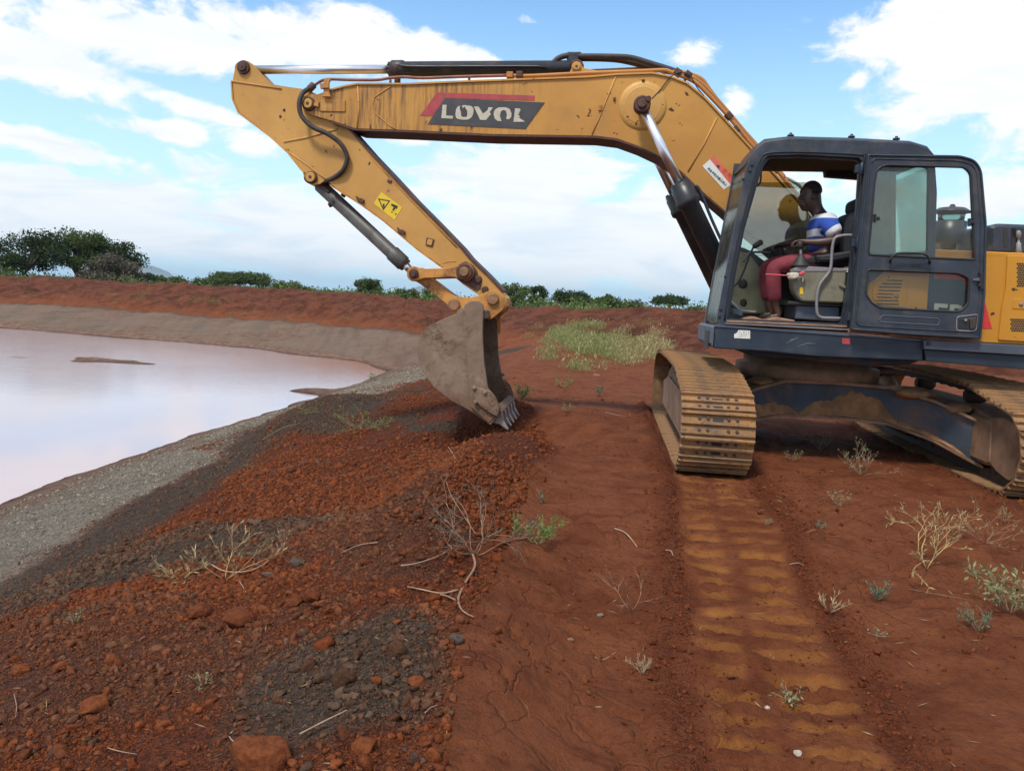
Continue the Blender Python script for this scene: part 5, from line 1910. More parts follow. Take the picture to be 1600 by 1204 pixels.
# frame beneath the deck, set back
part('main_frame', RT, lambda b: b.prism(PL([(1166, 548), (1175, 556), (1360, 572), (1420, 570), (1445, 560), (1445, 540), (1166, 530)], 1.15), -1.1, 1.15, M['navy_dusty'], bev=.01))
part('deck_step', RT, lambda b: [b.prism(PL([(1443, 531), (1700, 545), (1700, 561), (1444, 545.5)], YD + .05), 1.0, YD + .05, M['grey_blue'], bev=.006),
                                 b.prism(PL([(1443, 545.5), (1700, 561), (1700, 585), (1446, 564)], YD), .3, YD + .01, M['navy'], bev=.006)])
part('bolt_heads', deck, lambda b: [b.turned(P3(1451, 536, YD + .05), P3(1451, 536, YD + .05) + Vector((0, .012, 0)), [(0, .02), (.01, .016)], M['plastic'], 10)])


def plate_sticker(b):
    b.prism(PL([(1147, 522), (1151, 520), (1154, 515.5), (1172, 516.5), (1172, 529), (1147, 528)], YD), YD - .001, YD + .003, M['white'])


ps = part('small_sticker', deck, plate_sticker)


def sticker_marks(b):
    """unreadable worn print on the small white sticker"""
    r = random.Random(4)
    for k in range(16):
        px, py = 1155 + (k % 6) * 2.7 + r.uniform(-.4, .4), 518.5 + (k // 6) * 3.2
        w_, h_ = r.uniform(.9, 1.9), r.uniform(.5, 1.3)
        b.prism(PL([(px, py), (px + w_, py), (px + w_, py + h_), (px, py + h_)], YD), YD + .002, YD + .004, M['ink'])


part('sticker_print', ps, sticker_marks)
part('faded_mark', deck, lambda b: b.prism(PL([(1316, 528), (1328, 528.5), (1328, 537.5), (1316, 537)], YD), YD - .001, YD + .0025, M['red_decal']))


def scratches(b):
    for q in ([(1229, 536), (1247, 527)], [(1246, 541), (1262, 536), (1274, 537)], [(1234, 531), (1243, 529)]):
        b.tube([P3(a, c, YD + .0005) for a, c in q], .0022, M['grey_rail'], 4, 1)


part('scratch_marks', deck, scratches)

# ---- cab shell
cab = part('cab', RT, lambda b: b.prism(rnd_poly(PL([(1121, 508), (1128, 455), (1145, 370), (1158, 315), (1170, 262), (1178, 237), (1196, 222), (1236, 217.5), (1330, 220), (1420, 225), (1447, 232), (1460, 243),
                                                    (1464, 300), (1461, 400), (1455, 520), (1340, 512.5)], YD), [0, 0, 0, 0, .03, .05, .1, .0, 0, 0, .04, .06, 0, 0, 0, 0], 5), YD - .055, YD, M['navy_cab'],
                                           holes=[rnd_poly(PL([(1135, 499.5), (1146.6, 426), (1160, 356), (1182, 276), (1190, 253), (1199, 243), (1250, 241.5), (1343, 246), (1347.5, 252), (1342, 330), (1330, 440), (1318, 508)], YD), [.02, 0, 0, .0, .03, .05, 0, .03, .03, 0, 0, .02], 4),
                                                  rnd_poly(PL([(1362, 256), (1452, 261), (1450, 400), (1357, 396)], YD), .04, 4)]), label='dark cab shell with the doorway open')
# inner door frame lip, a step back
part('door_frame', cab, lambda b: b.prism(rnd_poly(PL([(1130, 503), (1142, 426), (1155, 356), (1178, 274), (1187, 249), (1197, 238.5), (1250, 237), (1348, 242), (1352, 250), (1347, 330), (1335, 440), (1322, 513)], YD - .055), [.02, 0, 0, .0, .03, .05, 0, .03, .03, 0, 0, .02], 4), YD - .10, YD - .056, M['navy_cab'],
                                          holes=[rnd_poly(PL([(1139, 497), (1150, 426), (1164, 356), (1187, 276), (1195, 255), (1203, 247.5), (1250, 246.5), (1339, 250.5), (1342.5, 257), (1338, 330), (1325, 440), (1314, 505)], YD - .055), [.02, 0, 0, .0, .03, .05, 0, .03, .03, 0, 0, .02], 4)]))
part('door_seal', cab, lambda b: b.tube([P3(a, c, YD + .004) for a, c in [(1132, 500), (1143, 428), (1157, 357), (1179, 276), (1188, 250), (1200, 239.5), (1250, 237.5), (1345, 242), (1350, 249), (1346, 330)]], .008, M['plastic'], 6, 4))


def frame_bolts(b):
    for px, py in ((1126, 483), (1124, 494), (1133, 432), (1175, 258), (1172, 267), (1161, 280), (1352, 340), (1345, 420), (1337, 480)):
        q = P3(px, py, YD)
        b.turned(q - Vector((0, .003, 0)), q + Vector((0, .014, 0)), [(0, .013), (.012, .013), (.017, .007)], M['plastic'], 8)


part('frame_bolts', cab, frame_bolts)
# roof with rounded near edge
roof_line = PL([(1172, 246), (1182, 232), (1196, 221.5), (1236, 217), (1330, 219.5), (1425, 224.5), (1450, 232), (1462, 244)], YD)


def roof(b):
    top = roof_line
    n = len(top)
    rows = [(YD - .002, 0), (YD - .02, .02), (YD - .07, .038), (YD - .2, .045), (YI + .2, .045), (YI + .07, .036), (YI + .02, .02), (YI, 0), (YI, -.035)]
    V, F = [], []
    V += [(x, YD - .002, z - .035) for x, z in top]
    for y, dz in rows:
        V += [(x, y, z + dz * (.3 if i in (0, n - 1) else 1)) for i, (x, z) in enumerate(top)]
    m = len(rows) + 1
    for j in range(m - 1):
        for i in range(n - 1):
            F.append((j * n + i, j * n + i + 1, (j + 1) * n + i + 1, (j + 1) * n + i))
    # underside
    for i in range(n - 1):
        F.append((i, (m - 1) * n + i, (m - 1) * n + i + 1, i + 1))
    F.append(tuple(j * n for j in range(m))[::-1]); F.append(tuple(j * n + n - 1 for j in range(m)))
    b.add(V, F, M['navy_cab'], True)


part('roof', cab, roof, edge=.006)
part('roof_lining', cab, lambda b: [b.prism(PL([(1180, 243), (1196, 227), (1250, 222), (1440, 230), (1452, 246), (1200, 243)], YD - .06), YI + .05, YD - .11, M['lining'], bev=.006),
                                    b.prism([P(1288, 262, YI + .1), P(1350, 264, YI + .1), P(1350, 288, YI + .1), P(1342, 280, YI + .1), P(1290, 276, YI + .1)], YI + .02, YI + .12, M['lining'], bev=.005)])
for px, py in ((1235, 216.5), (1330, 218.5), (1400, 222)):
    q = P3(px, py, YD - .1)
    part('roof_bolt', cab, lambda b: b.turned(q + Vector((0, 0, .02)), q + Vector((0, 0, .06)), [(0, .03), (.012, .03), (.015, .014), (.03, .012)], M['navy_cab'], 12))
# far wall: pillars, sill, lower panel, front and rear posts
xf_b, zf_b = P(1121, 508, YD)
xf_t, zf_t = P(1170, 258, YD)
XR, ZR = P(1455, 520, YD)
XRT, ZRT = P(1458, 250, YD)


def cabpt(fx, fz, Y):
    """point inside the cab side outline: fx 0 front .. 1 rear, fz 0 sill .. 1 roof"""
    zb_ = zf_b; zt_ = zf_t + .03
    z = zb_ + (zt_ - zb_) * fz
    x0 = xf_b + (xf_t - xf_b) * fz
    x1 = XR + (XRT - XR) * fz
    return Vector((x0 + (x1 - x0) * fx, Y, z))


def far_wall(b):
    out = [cabpt(0, 0, 0), cabpt(0, .5, 0), cabpt(0, 1.0, 0), cabpt(1, 1.0, 0), cabpt(1, 0, 0)]
    pts = [(p.x, p.z + (.145 if i in (2, 3) else 0)) for i, p in enumerate(out)]
    win = PL([(1151, 384), (1165, 320), (1180, 268), (1192, 260), (1352, 266), (1350, 330), (1345, 425), (1217, 425), (1206, 421), (1196, 410), (1172, 392)], YI)
    win = [(min(max(x, XR + .3), xf_b), z) for x, z in win]
    b.prism(pts, YI, YI + .03, M['navy_cab'], holes=[rnd_poly(win, .03, 3)])


part('far_wall', cab, far_wall)
part('far_wall_lining', cab, lambda b: b.prism(rnd_poly(PL([(1148, 392), (1170, 397), (1186, 418), (1198, 432), (1218, 436), (1225, 470), (1222, 492), (1150, 489), (1140, 470), (1146, 425)], YI + .03), .03, 3), YI + .031, YI + .075, M['beige'], bev=.01))
part('vent_hole', cab, lambda b: b.turned(P3(1160, 443, YI + .072), P3(1160, 443, YI + .085), [(0, .050), (.01, .045), (.011, .03)], M['plastic'], 20))
part('vent_hole', cab, lambda b: b.turned(P3(1160, 473, YI + .072), P3(1160, 473, YI + .08), [(0, .045), (.007, .03)], M['lining'], 20))


def pane(name, parent, pts, Y, mat, th=.005, label=None):
    return part(name, parent, lambda b: b.prism(pts, Y, Y + th, M[mat]), label=label)


pane('side_window', cab, rnd_poly(PL([(1146, 388), (1163, 318), (1178, 285), (1262, 285), (1270, 292), (1264, 426), (1217, 428), (1206, 423), (1172, 396)], YI + .012), .02, 3), YI + .012, 'glass_far', label='far side window reflecting the sky')
# windscreen between front pillars, slanting with the cab front
def front_strip(b):
    for Y in (YI, YI + .03):
        pass


fp = [(xf_b + .012, zf_b + .02), (cabpt(0, .25, 0).x + .016, cabpt(0, .25, 0).z), (cabpt(0, .5, 0).x + .016, cabpt(0, .5, 0).z), (cabpt(0, .75, 0).x + .014, cabpt(0, .75, 0).z), (xf_t + .012, zf_t), (P(1178, 237, YD)[0] + .0, P(1178, 237, YD)[1]), P(1190, 226, YD)]
part('front_pillar', cab, lambda b: b.prism([(x, z) for x, z in fp] + [(x - .055, z) for x, z in fp[::-1]], YI - .002, YI + .05, M['navy_cab'], bev=.008))
part('front_pillar', cab, lambda b: b.prism([(x + .002, z) for x, z in fp] + [(x - .05, z) for x, z in fp[::-1]], YD - .06, YD - .002, M['navy_cab'], bev=.008))
part('windscreen', cab, lambda b: b.prism([(x - .006, z) for x, z in fp[:6]] + [(x - .012, z) for x, z in fp[:6][::-1]], YI + .05, YD - .06, M['glass_front']))
part('rear_pillar', cab, lambda b: b.prism([(XR - .0, ZR), (XR + .06, ZR), (XRT + .06, ZRT), (XRT, ZRT)], YI, YI + .06, M['navy_cab'], bev=.006))
part('rear_wall', cab, lambda b: b.prism([(XR + .001, zf_b - .05), (XR + .03, zf_b - .05), (XR + .03, zf_b + .75), (XR + .001, zf_b + .75)], YI + .06, YD - .056, M['navy_cab']))
part('rear_window', cab, lambda b: b.prism([(XR + .012, zf_b + .75), (XR + .017, zf_b + .75), (XRT + .017, ZRT - .05), (XRT + .012, ZRT - .05)], YI + .06, YD - .056, M['glass_door']))
part('wiper_hinge', cab, lambda b: b.tube([P3(a, c, YD - .2) for a, c in [(1206, 265), (1200, 262), (1190, 266), (1188, 285), (1180, 292), (1176, 297)]], .009, M['plastic'], 6, 3))
pane('quarter_window', cab, rnd_poly(PL([(1360, 254), (1454, 259), (1452, 402), (1355, 398)], YD - .03), .03, 3), YD - .03, 'glass_green', label='greenish rear quarter glass')
# yellow louvred cover low on the cab's rear side
cov = part('louvred_cover', cab, lambda b: b.prism(rnd_poly(PL([(1385, 421), (1451, 425), (1447, 488), (1378, 484), (1364, 476), (1353.5, 462), (1354, 446)], YD), .01, 2), YD + .0015, YD + .018, M['yellow_clean'], bev=.005))
part('cover_panel', cov, lambda b: b.prism(rnd_poly(PL([(1380, 430), (1419, 432), (1415, 481), (1376, 478), (1362, 466), (1362, 446)], YD), .02, 2), YD + .016, YD + .026, M['yellow_clean'], bev=.003))


def louvres(b):
    for k, (x0, x1) in enumerate(((1384, 1408), (1377, 1407), (1372, 1406), (1371, 1405), (1369, 1394), (1369, 1393), (1369, 1402), (1368, 1403))):
        y = 437 + k * 5.25
        b.prism(PL([(x0, y), (x1, y + .7), (x1, y + 2.6), (x0, y + 1.9)], YD), YD + .022, YD + .0275, M['plastic'])


part('louvres', cov, louvres)
part('cover_lock', cov, lambda b: b.turned(P3(1400, 462, YD + .024), P3(1400, 462, YD + .036), [(0, .022), (.01, .02), (.012, .010)], M['pin'], 14))

# ---- door folded right back against the cab
YO = YD + .10
DO = rnd_poly(PL([(1355, 240.5), (1500, 242.5), (1524, 249), (1534.6, 265), (1542, 348), (1540, 459), (1533, 530), (1430, 524), (1329, 516), (1340, 400), (1350, 300)], YO), [.02, .03, .07, .06, .03, .03, .02, 0, .02, 0, 0], 5)
W1 = rnd_poly(PL([(1383, 257.5), (1508, 261), (1517.5, 271), (1524, 406), (1357, 398), (1366, 290), (1370, 265)], YO), [.04, .04, .03, .025, .025, 0, .03], 4)
W2 = rnd_poly(PL([(1357, 421), (1500, 426.5), (1515, 435), (1513, 475), (1500, 487.5), (1375, 481), (1362, 473), (1352.5, 459)], YO), [.02, .05, .03, .03, .04, .03, .02, .02], 4)
door = part('cab_door', RT, lambda b: b.prism(DO, YO - .045, YO, M['navy_cab'], holes=[W1, W2]), label='dark cab door swung open and folded back')
pane('door_window', door, rnd_poly(PL([(1378, 254), (1511, 258), (1520.5, 270), (1527, 409), (1354, 401), (1364, 290), (1367, 262)], YO - .03), .03, 3), YO - .03, 'glass_door')
pane('door_window', door, rnd_poly(PL([(1354, 418), (1503, 424), (1518, 433), (1516, 477), (1502, 490), (1373, 484), (1359, 475), (1349.5, 459)], YO - .03), .03, 3), YO - .03, 'glass_door')


def ring(b, loop, Y, mat, r=.008):
    q = [Vector((x, Y, z)) for x, z in loop]
    q.append(q[0]); q.append(q[1])
    b.tube(q, r, M[mat], 6, 1)


part('window_seal', door, lambda b: ring(b, W1, YO - .004, 'plastic', .011))
part('window_seal', door, lambda b: ring(b, W2, YO - .004, 'plastic', .011))
part('outer_rim', door, lambda b: ring(b, inset(DO, .012), YO + .003, 'navy', .010))
part('inner_rim', door, lambda b: ring(b, rnd_poly(PL([(1363, 248), (1498, 251), (1520, 257), (1527, 270), (1533, 350), (1531, 458), (1526, 519), (1430, 514), (1338, 508), (1348, 400)], YO), .04, 4), YO + .001, 'navy_cab', .007))
part('door_handle', door, lambda b: b.tube([P3(a, c, y) for a, c, y in [(1391.5, 409, YO), (1391.5, 407, YO + .05), (1394, 401, YO + .06), (1402, 396, YO + .06), (1424, 395.5, YO + .06), (1444, 397, YO + .06), (1451, 402, YO + .06), (1452.5, 409, YO + .05), (1452.5, 411, YO)]], .011, M['plastic'], 8, 4))
for px, py in ((1368.5, 341), (1516, 347.5)):
    part('window_latch', door, lambda b: [b.prism(PL([(px - 3, py - 6), (px, py - 6), (px, py + 6), (px - 3, py + 6)], YO), YO - .02, YO + .025, M['plastic'], bev=.004), b.prism(PL([(px - 1, py - 1.5), (px + 6, py - 3), (px + 6, py + 3), (px - 1, py + 1.5)], YO), YO - .02, YO + .015, M['plastic'], bev=.004)])
part('pressed_recess', door, lambda b: ring(b, rnd_poly(PL([(1379, 492.5), (1466, 497.5), (1468, 502), (1466, 508), (1376, 503), (1374, 498)], YO), .03, 4), YO, 'grey_blue', .005))


def lock_box(b):
    q = rnd_poly(PL([(1495, 495), (1528, 491), (1526, 514), (1519, 517.5), (1494, 516)], YO), .02, 3)
    ring(b, q, YO + .002, 'grey_rail', .005)
    b.prism(PL([(1498, 499), (1512, 500), (1511, 514), (1498, 512)], YO), YO, YO + .006, M['plastic'])
    b.prism(PL([(1513, 498), (1524, 495), (1523, 512), (1515, 514)], YO), YO, YO + .02, M['chain'], bev=.004)
    b.cyl(P3(1509, 500, YO), P3(1509, 500, YO + .025), .012, M['grey_rail'], 8)


part('door_lock', door, lock_box)
part('door_catch', door, lambda b: [b.prism(PL([(1519, 436), (1535, 433), (1535, 440), (1519, 439)], YO), YO, YO + .02, M['grey_blue'], bev=.004), b.prism(PL([(1529, 426), (1535, 426), (1535, 452), (1529, 452)], YO), YO, YO + .025, M['plastic'], bev=.004), b.cyl(P3(1531, 445, YO), P3(1531, 445, YO + .035), .012, M['ink'], 8)])
part('bottom_rail', RT, lambda b: b.prism(PL([(1326, 513), (1534, 531), (1534, 538), (1326, 519.5)], YD + .03), YD - .09, YD + .03, M['track_frame'], bev=.008))
part('door_slot', door, lambda b: b.prism(rnd_poly(PL([(1425, 412), (1439, 413), (1438, 418), (1425, 417)], YO), .01, 3), YO - .001, YO + .004, M['ink']))
for z_ in (265, 380, 495):
    q = P3(1345 - (z_ - 240) * .05, z_, YD)
    part('door_hinge', door, lambda b: [b.cyl(q + Vector((0, .045, -.05)), q + Vector((0, .045, .05)), .018, M['navy'], 10), b.box((q.x - .05, YD + .001, q.z - .035), (q.x + .05, YD + .04, q.z + .035), M['navy'], bev=.005)])

# ---- cab floor and inside
cab_fl = part('cab_floor', cab, lambda b: b.prism(PL([(1124, 502), (1330, 515), (1330, 520), (1124, 508)], YD - .12), YI + .031, YD - .101, M['cab_floor']))
part('door_sill', cab, lambda b: [b.prism(PL([(1133, 499.5), (1318, 508), (1318, 511), (1133, 503)], YD - .10), YD - .11, YD + .004, M['cab_floor'], bev=.003), b.prism(PL([(1133, 504.5), (1326, 514), (1326, 516), (1133, 506)], YD), YD - .004, YD + .012, M['grey_rail'], bev=.002)])
part('loose_dirt', cab_fl, lambda b: [b.prism(rnd_poly(PL(q, YD - .2), .01, 2), YD - .35, YD - .14, M['cab_floor'], bev=.01) for q in ([(1160, 497), (1176, 494), (1192, 499), (1192, 504), (1160, 502)], [(1195, 499), (1212, 495), (1240, 500), (1240, 507), (1195, 505)])])
ycon = 1.24
console = part('seat_console', cab, lambda b: b.prism(rnd_poly(PL([(1236, 420), (1262, 417), (1324, 421), (1319, 474), (1252, 471), (1240, 455)], ycon), .03, 3), ycon - .17, ycon, M['beige'], bev=.015))
part('console_top', console, lambda b: b.prism(rnd_poly(PL([(1238, 420), (1250, 415), (1262, 416), (1325, 419.5), (1324.5, 424), (1240, 424)], ycon + .005), .01, 2), ycon - .175, ycon + .006, M['grey_rail'], bev=.004))
part('small_label', console, lambda b: b.prism(PL([(1249.5, 449), (1255, 449), (1255, 459.5), (1249.5, 459.5)], ycon), ycon, ycon + .003, M['warn']))
part('control_lever', console, lambda b: [b.turned(P3(1250.5, 417, ycon - .06), P3(1252, 398, ycon - .06), [(0, .085), (.02, .085), (.025, .068), (.04, .072), (.045, .055), (.06, .06), (.065, .045), (.08, .048), (.085, .035), (.10, .03), (.12, .015)], M['ink'], 18), b.tube([P3(1251.5, 402, ycon - .06), P3(1251, 390, ycon - .06), P3(1250, 381, ycon - .06)], .012, M['grey_rail'], 8, 3),
                                          b.turned(P3(1250.5, 389, ycon - .06), P3(1249.5, 377, ycon - .06), [(0, .018), (.02, .028), (.06, .03), (.07, .02)], M['plastic'], 12)])
part('safety_lever', console, lambda b: b.tube([P3(a, c, ycon + .05) for a, c in [(1196, 428.5), (1215, 429.5), (1232, 430.5)]], .007, M['pink'], 6, 2))
part('rag', console, lambda b: [b.prism(rnd_poly(PL([(1229, 427), (1236, 426), (1243, 425.5), (1248, 427), (1248.5, 434), (1241, 436.5), (1232, 436)], ycon + .05), .015, 3), ycon + .015, ycon + .075, M['cloth_white'], bev=.012)])
part('lever_grip', console, lambda b: b.prism(rnd_poly(PL([(1248, 427), (1254, 423), (1258, 424), (1258, 428), (1250, 432)], ycon + .05), .01, 3), ycon + .025, ycon + .07, M['pink'], bev=.008))
part('lever_wire', console, lambda b: b.tube([P3(a, c, ycon + .05) for a, c in [(1248, 433), (1253, 433), (1255, 436), (1254, 440)]], .005, M['cloth_white'], 5, 3))
part('console_notch', console, lambda b: b.prism(rnd_poly(PL([(1311, 441), (1320, 446), (1321, 452), (1310, 447)], ycon), .01, 2), ycon, ycon + .02, M['beige'], bev=.005))
seat = part('seat', cab, lambda b: b.prism(rnd_poly(PL([(1232, 414), (1322, 418), (1330, 404), (1328, 396), (1240, 402)], 1.0), .03, 3), .68, 1.16, M['seat'], bev=.03), label='dark operator seat')
part('backrest', seat, lambda b: b.prism(rnd_poly(PL([(1312, 410), (1313, 365), (1316, 344), (1323, 333), (1338, 331), (1346, 340), (1346, 412)], 1.0), .05, 4), .70, 1.16, M['seat'], bev=.05))
part('headrest', seat, lambda b: b.prism(rnd_poly(PL([(1329, 330), (1330, 317), (1335, 311), (1345, 310), (1349, 318), (1348, 334), (1336, 334)], 1.0), .04, 4), .78, 1.06, M['seat'], bev=.04))
part('armrest', seat, lambda b: b.prism(rnd_poly(PL([(1272, 400), (1300, 396), (1330, 392), (1331, 404), (1300, 409), (1276, 410)], 1.2), .02, 3), 1.17, 1.27, M['plastic'], bev=.02))
part('seat_pedestal', cab, lambda b: [b.prism(PL([(1244, 476), (1312, 479), (1312, 503), (1243, 498)], 1.16), .65, 1.16, M['grey_blue'], bev=.01), b.prism(PL([(1230, 470), (1316, 475), (1316, 479), (1230, 476)], 1.16), .62, 1.2, M['ink'], bev=.01)])
part('grab_rail', cab, lambda b: b.tube([P3(a, c, YD - .13) for a, c in [(1336, 368), (1324, 367.5), (1311.5, 369), (1304, 373), (1301, 384), (1299.6, 398), (1298.5, 415), (1295, 426), (1287, 436), (1280.5, 446), (1277, 460), (1276, 475), (1277, 489), (1280, 494), (1286, 496.5), (1300, 497), (1318, 497.5)]], .014, M['grey_rail'], 8, 5))
part('travel_lever', cab, lambda b: [b.tube([P3(a, c, .95) for a, c in [(1141, 452), (1152, 442), (1161, 426), (1170, 402), (1178, 384)]], .010, M['plastic'], 6, 4), b.turned(P3(1177, 386, .95), P3(1188, 379, .95), [(0, .02), (.02, .026), (.09, .026), (.1, .018)], M['plastic'], 12)])
part('travel_lever', cab, lambda b: b.tube([P3(a, c, .7) for a, c in [(1161, 409), (1168, 399), (1175, 394), (1205, 394.5)]], .012, M['grey_blue'], 6, 4))
part('foot_pedal', cab, lambda b: [b.prism(PL([(1138, 462), (1141, 466), (1158, 483), (1182, 486), (1180, 489), (1156, 487), (1138, 469)], 1.05), .92, 1.05, M['grey_rail'], bev=.006), b.prism(rnd_poly(PL([(1143, 481), (1156, 484), (1161, 489), (1160, 494), (1146, 491)], 1.15), .01, 2), 1.02, 1.15, M['grey_blue'], bev=.008), b.prism(PL([(1137, 478), (1144, 478), (1144, 491), (1137, 490)], 1.0), .85, 1.0, M['ink'], bev=.006)])
part('far_console', cab, lambda b: b.prism(rnd_poly(PL([(1206, 428), (1225, 424), (1300, 430), (1300, 480), (1215, 478)], .72), .03, 3), .50, .66, M['lining'], bev=.02))
part('far_lever', cab, lambda b: [b.tube([P3(a, c, .72) for a, c in [(1222, 418), (1220, 400), (1217, 386)]], .012, M['plastic'], 6, 3), b.prism(rnd_poly(PL([(1200, 388), (1208, 384), (1224, 386), (1226, 398), (1216, 404), (1204, 398)], .66), .03, 3), .60, .70, M['lining'], bev=.02)])

# ---- engine housing behind the cab
XB0 = P(1452, 430, YD)[0]
top_l, top_r = P(1542, 395, YD - .02), P(1600, 397, YD - .02)
bot_l = P(1532, 532.5, YD - .02)
XEND = -2.62
ZT, ZB = P(1560, 395.5, YD)[1], P(1500, 533, YD)[1]
body = part('engine_housing', RT, lambda b: b.prism([(XB0, ZB), (XB0, ZT), (XEND + .5, ZT), (XEND + .5, ZB)], YD - .10, YD - .012, M['yellow_clean'], bev=.006), label='yellow engine housing side')
part('deck_cover', body, lambda b: b.prism([(XB0, ZT - .03), (XB0, ZT + .012), (XEND + .5, ZT + .012), (XEND + .5, ZT - .03)], -1.3, YD - .011, M['yellow_clean'], bev=.008))
part('housing_panel', body, lambda b: b.prism(rnd_poly(PL([(1573, 399), (1700, 404), (1700, 540), (1559, 531), (1563, 490), (1570, 450)], YD - .012), .01, 2), YD - .012, YD + .004, M['yellow_clean'], bev=.004))
DY = YD - .012
part('red_decal', body, lambda b: b.prism(PL([(1453, 424.5), (1516, 428), (1526, 442), (1536.5, 463), (1550, 513.5), (1452, 510)], DY), DY - .001, DY + .003, M['red_bright']))
dk2 = part('charcoal_decal', body, lambda b: b.prism(PL([(1454.5, 434.5), (1506, 437.5), (1533, 515), (1452, 511)], DY), DY, DY + .0055, M['black_decal']))
A_, ux_, uz_, L_, h_ = frame_from_px((1452.5, 508), (1484, 510), (1454, 470), DY)
text_obj('lettering', 'FR', dk2, (A_.x, A_.y), ux_, uz_, h_ * 1.30, DY + .0065, M['cream'], font_bold=.005)


def mesh_grille(b, which):
    """punched sheet: a dark backing with a lattice of round holes drawn as discs"""
    r = random.Random(2)
    for (x0, y0, nx_, ny_) in (((1590, 412, 9, 11), (1580, 499, 12, 6))[which],):
        for j in range(ny_):
            for i in range(nx_):
                px = x0 + i * 3.7 + (j % 2) * 1.85; py = y0 + j * 3.45 + i * .12
                q = P3(px, py, YD + .004)
                b.turned(q - Vector((0, .001, 0)), q + Vector((0, .0022, 0)), [(0, .0092), (.0032, .0092)], M['ink'], 6, smooth=False)


part('punched_grille', body, lambda b: mesh_grille(b, 0))
part('punched_grille', body, lambda b: mesh_grille(b, 1))
part('panel_lock', body, lambda b: [b.prism(rnd_poly(PL([(1583, 466.5), (1612, 468), (1612, 484), (1581, 482)], YD), .006, 2), YD + .003, YD + .009, M['yellow_clean'], bev=.002), b.turned(P3(1595, 475, YD + .008), P3(1595, 475, YD + .022), [(0, .018), (.01, .016), (.014, .008)], M['grey_rail'], 12)])
ZH = P(1565, 350, YD - .25)[1]
hood = part('engine_hood', RT, lambda b: b.prism(rnd_poly([(P(1538, 395, 1.1)[0], ZT + .012), (P(1538, 360, 1.1)[0], ZH - .03), (P(1549, 350, 1.1)[0], ZH), (XEND + .5, ZH), (XEND + .5, ZT + .012)], [0, .05, .05, 0, 0], 4), -.2, 1.20, M['navy_cab'], bev=.03), label='dark slotted engine hood')
part('cooling_slots', hood, lambda b: [b.prism(rnd_poly(PL([(x, 356.5), (x + 7, 356.5), (x + 7, y2), (x, y2)], 1.2), .02, 4), 1.195, 1.204, M['ink']) for x, y2 in ((1568, 386), (1580, 371), (1591, 371), (1603, 371), (1580, 397))][:4])
part('hood_catch', hood, lambda b: [b.turned(P3(1591.5, 397, 1.22), P3(1591.5, 362, 1.22), [(0, .035), (.05, .022), (.10, .02), (.105, .012), (.14, .012), (.145, .022), (.19, .022), (.21, .012)], M['grey_rail'], 12)])
part('counterweight', RT, lambda b: b.prism(rnd_poly([(XEND + .5, ZB - .15), (XEND + .5, ZT + .12), (XEND + .1, ZT + .10), (XEND, ZT - .1), (XEND, ZB + .1), (XEND + .12, ZB - .15)], .06, 4), -1.35, YD, M['yellow_clean'], bev=.03))
# air pre-cleaner and the far part of the hood seen through the door glass
cxp, czp = P(1480, 395, .55)
k_ = (P(1480, 320, .55)[1] - czp) / 75.0
pre = part('air_cleaner', RT, lambda b: b.turned((cxp, .55, czp - .25), (cxp, .55, czp + .6), [(0, .06), (.25 + 6 * k_, .06), (.25 + 6.5 * k_, .07), (.25 + 14 * k_, .07), (.25 + 15 * k_, .13), (.25 + 20 * k_, .145), (.25 + 49 * k_, .145), (.25 + 50 * k_, .12)], M['black'], 28), label='round air pre-cleaner with a glass dust bowl')
part('dust_bowl', pre, lambda b: b.turned((cxp, .55, czp + 50 * k_), (cxp, .55, czp + 63 * k_), [(0, .115), (13 * k_, .125)], M['glass_green'], 24))
part('cap', pre, lambda b: b.turned((cxp, .55, czp + 62 * k_), (cxp, .55, czp + 78 * k_), [(0, .14), (1 * k_, .17), (3 * k_, .165), (8 * k_, .12), (10 * k_, .03), (14 * k_, .02)], M['black'], 28))
part('duct', RT, lambda b: b.prism(rnd_poly(PL([(1500, 398), (1500, 362), (1512, 357), (1536, 356), (1536, 398)], .3), .03, 3), -.3, .3, M['grey_blue'], bev=.03))
part('handrail', RT, lambda b: b.tube([P3(a, c, -.55) for a, c in [(1262, 420), (1259, 330), (1258, 305), (1250, 291), (1236, 282), (1222, 276)]], .018, M['grey_rail'], 8, 4))
# ------------------------------------------------------------------ driver: grown from a posed skeleton
def skin_body(name, joints, bones, mat, parent=None, sub=2, root=0, band=None):
    """joints: {key: (Vector, (rx, ry))}; bones: list of (key, key). One continuous surface."""
    keys = list(joints)
    me = bpy.data.meshes.new(name)
    me.from_pydata([tuple(joints[k][0]) for k in keys], [(keys.index(a), keys.index(c)) for a, c in bones], [])
    o = bpy.data.objects.new(name, me)
    col.objects.link(o)
    md = o.modifiers.new('skin', 'SKIN'); md.use_smooth_shade = True
    for v, k in zip(me.skin_vertices[0].data, keys):
        r = joints[k][1]
        v.radius = r if isinstance(r, tuple) else (r, r)
    me.skin_vertices[0].data[root].use_root = True
    s = o.modifiers.new('sub', 'SUBSURF'); s.levels = sub; s.render_levels = sub
    bpy.context.view_layer.update()
    dg = bpy.context.evaluated_depsgraph_get()
    m2 = bpy.data.meshes.new_from_object(o.evaluated_get(dg))
    bpy.data.objects.remove(o)
    m2.name = name
    m2.materials.clear(); m2.materials.append(mat)
    ob = bpy.data.objects.new(name, m2)
    col.objects.link(ob)
    ob.parent = parent
    for p in m2.polygons:
        p.use_smooth = True
    if band:
        at = m2.color_attributes.new('band', 'FLOAT_COLOR', 'POINT')
        vals = np.array([[*band(v.co), 1.0] for v in m2.vertices], dtype=np.float32)
        at.data.foreach_set('color', vals.ravel())
    return ob


YP = 0.93      # middle of the seat
def W(px, py, Y):
    return ROOTM @ P3(px, py, Y)


def off(px, py, Y):
    return W(px, py, Y)


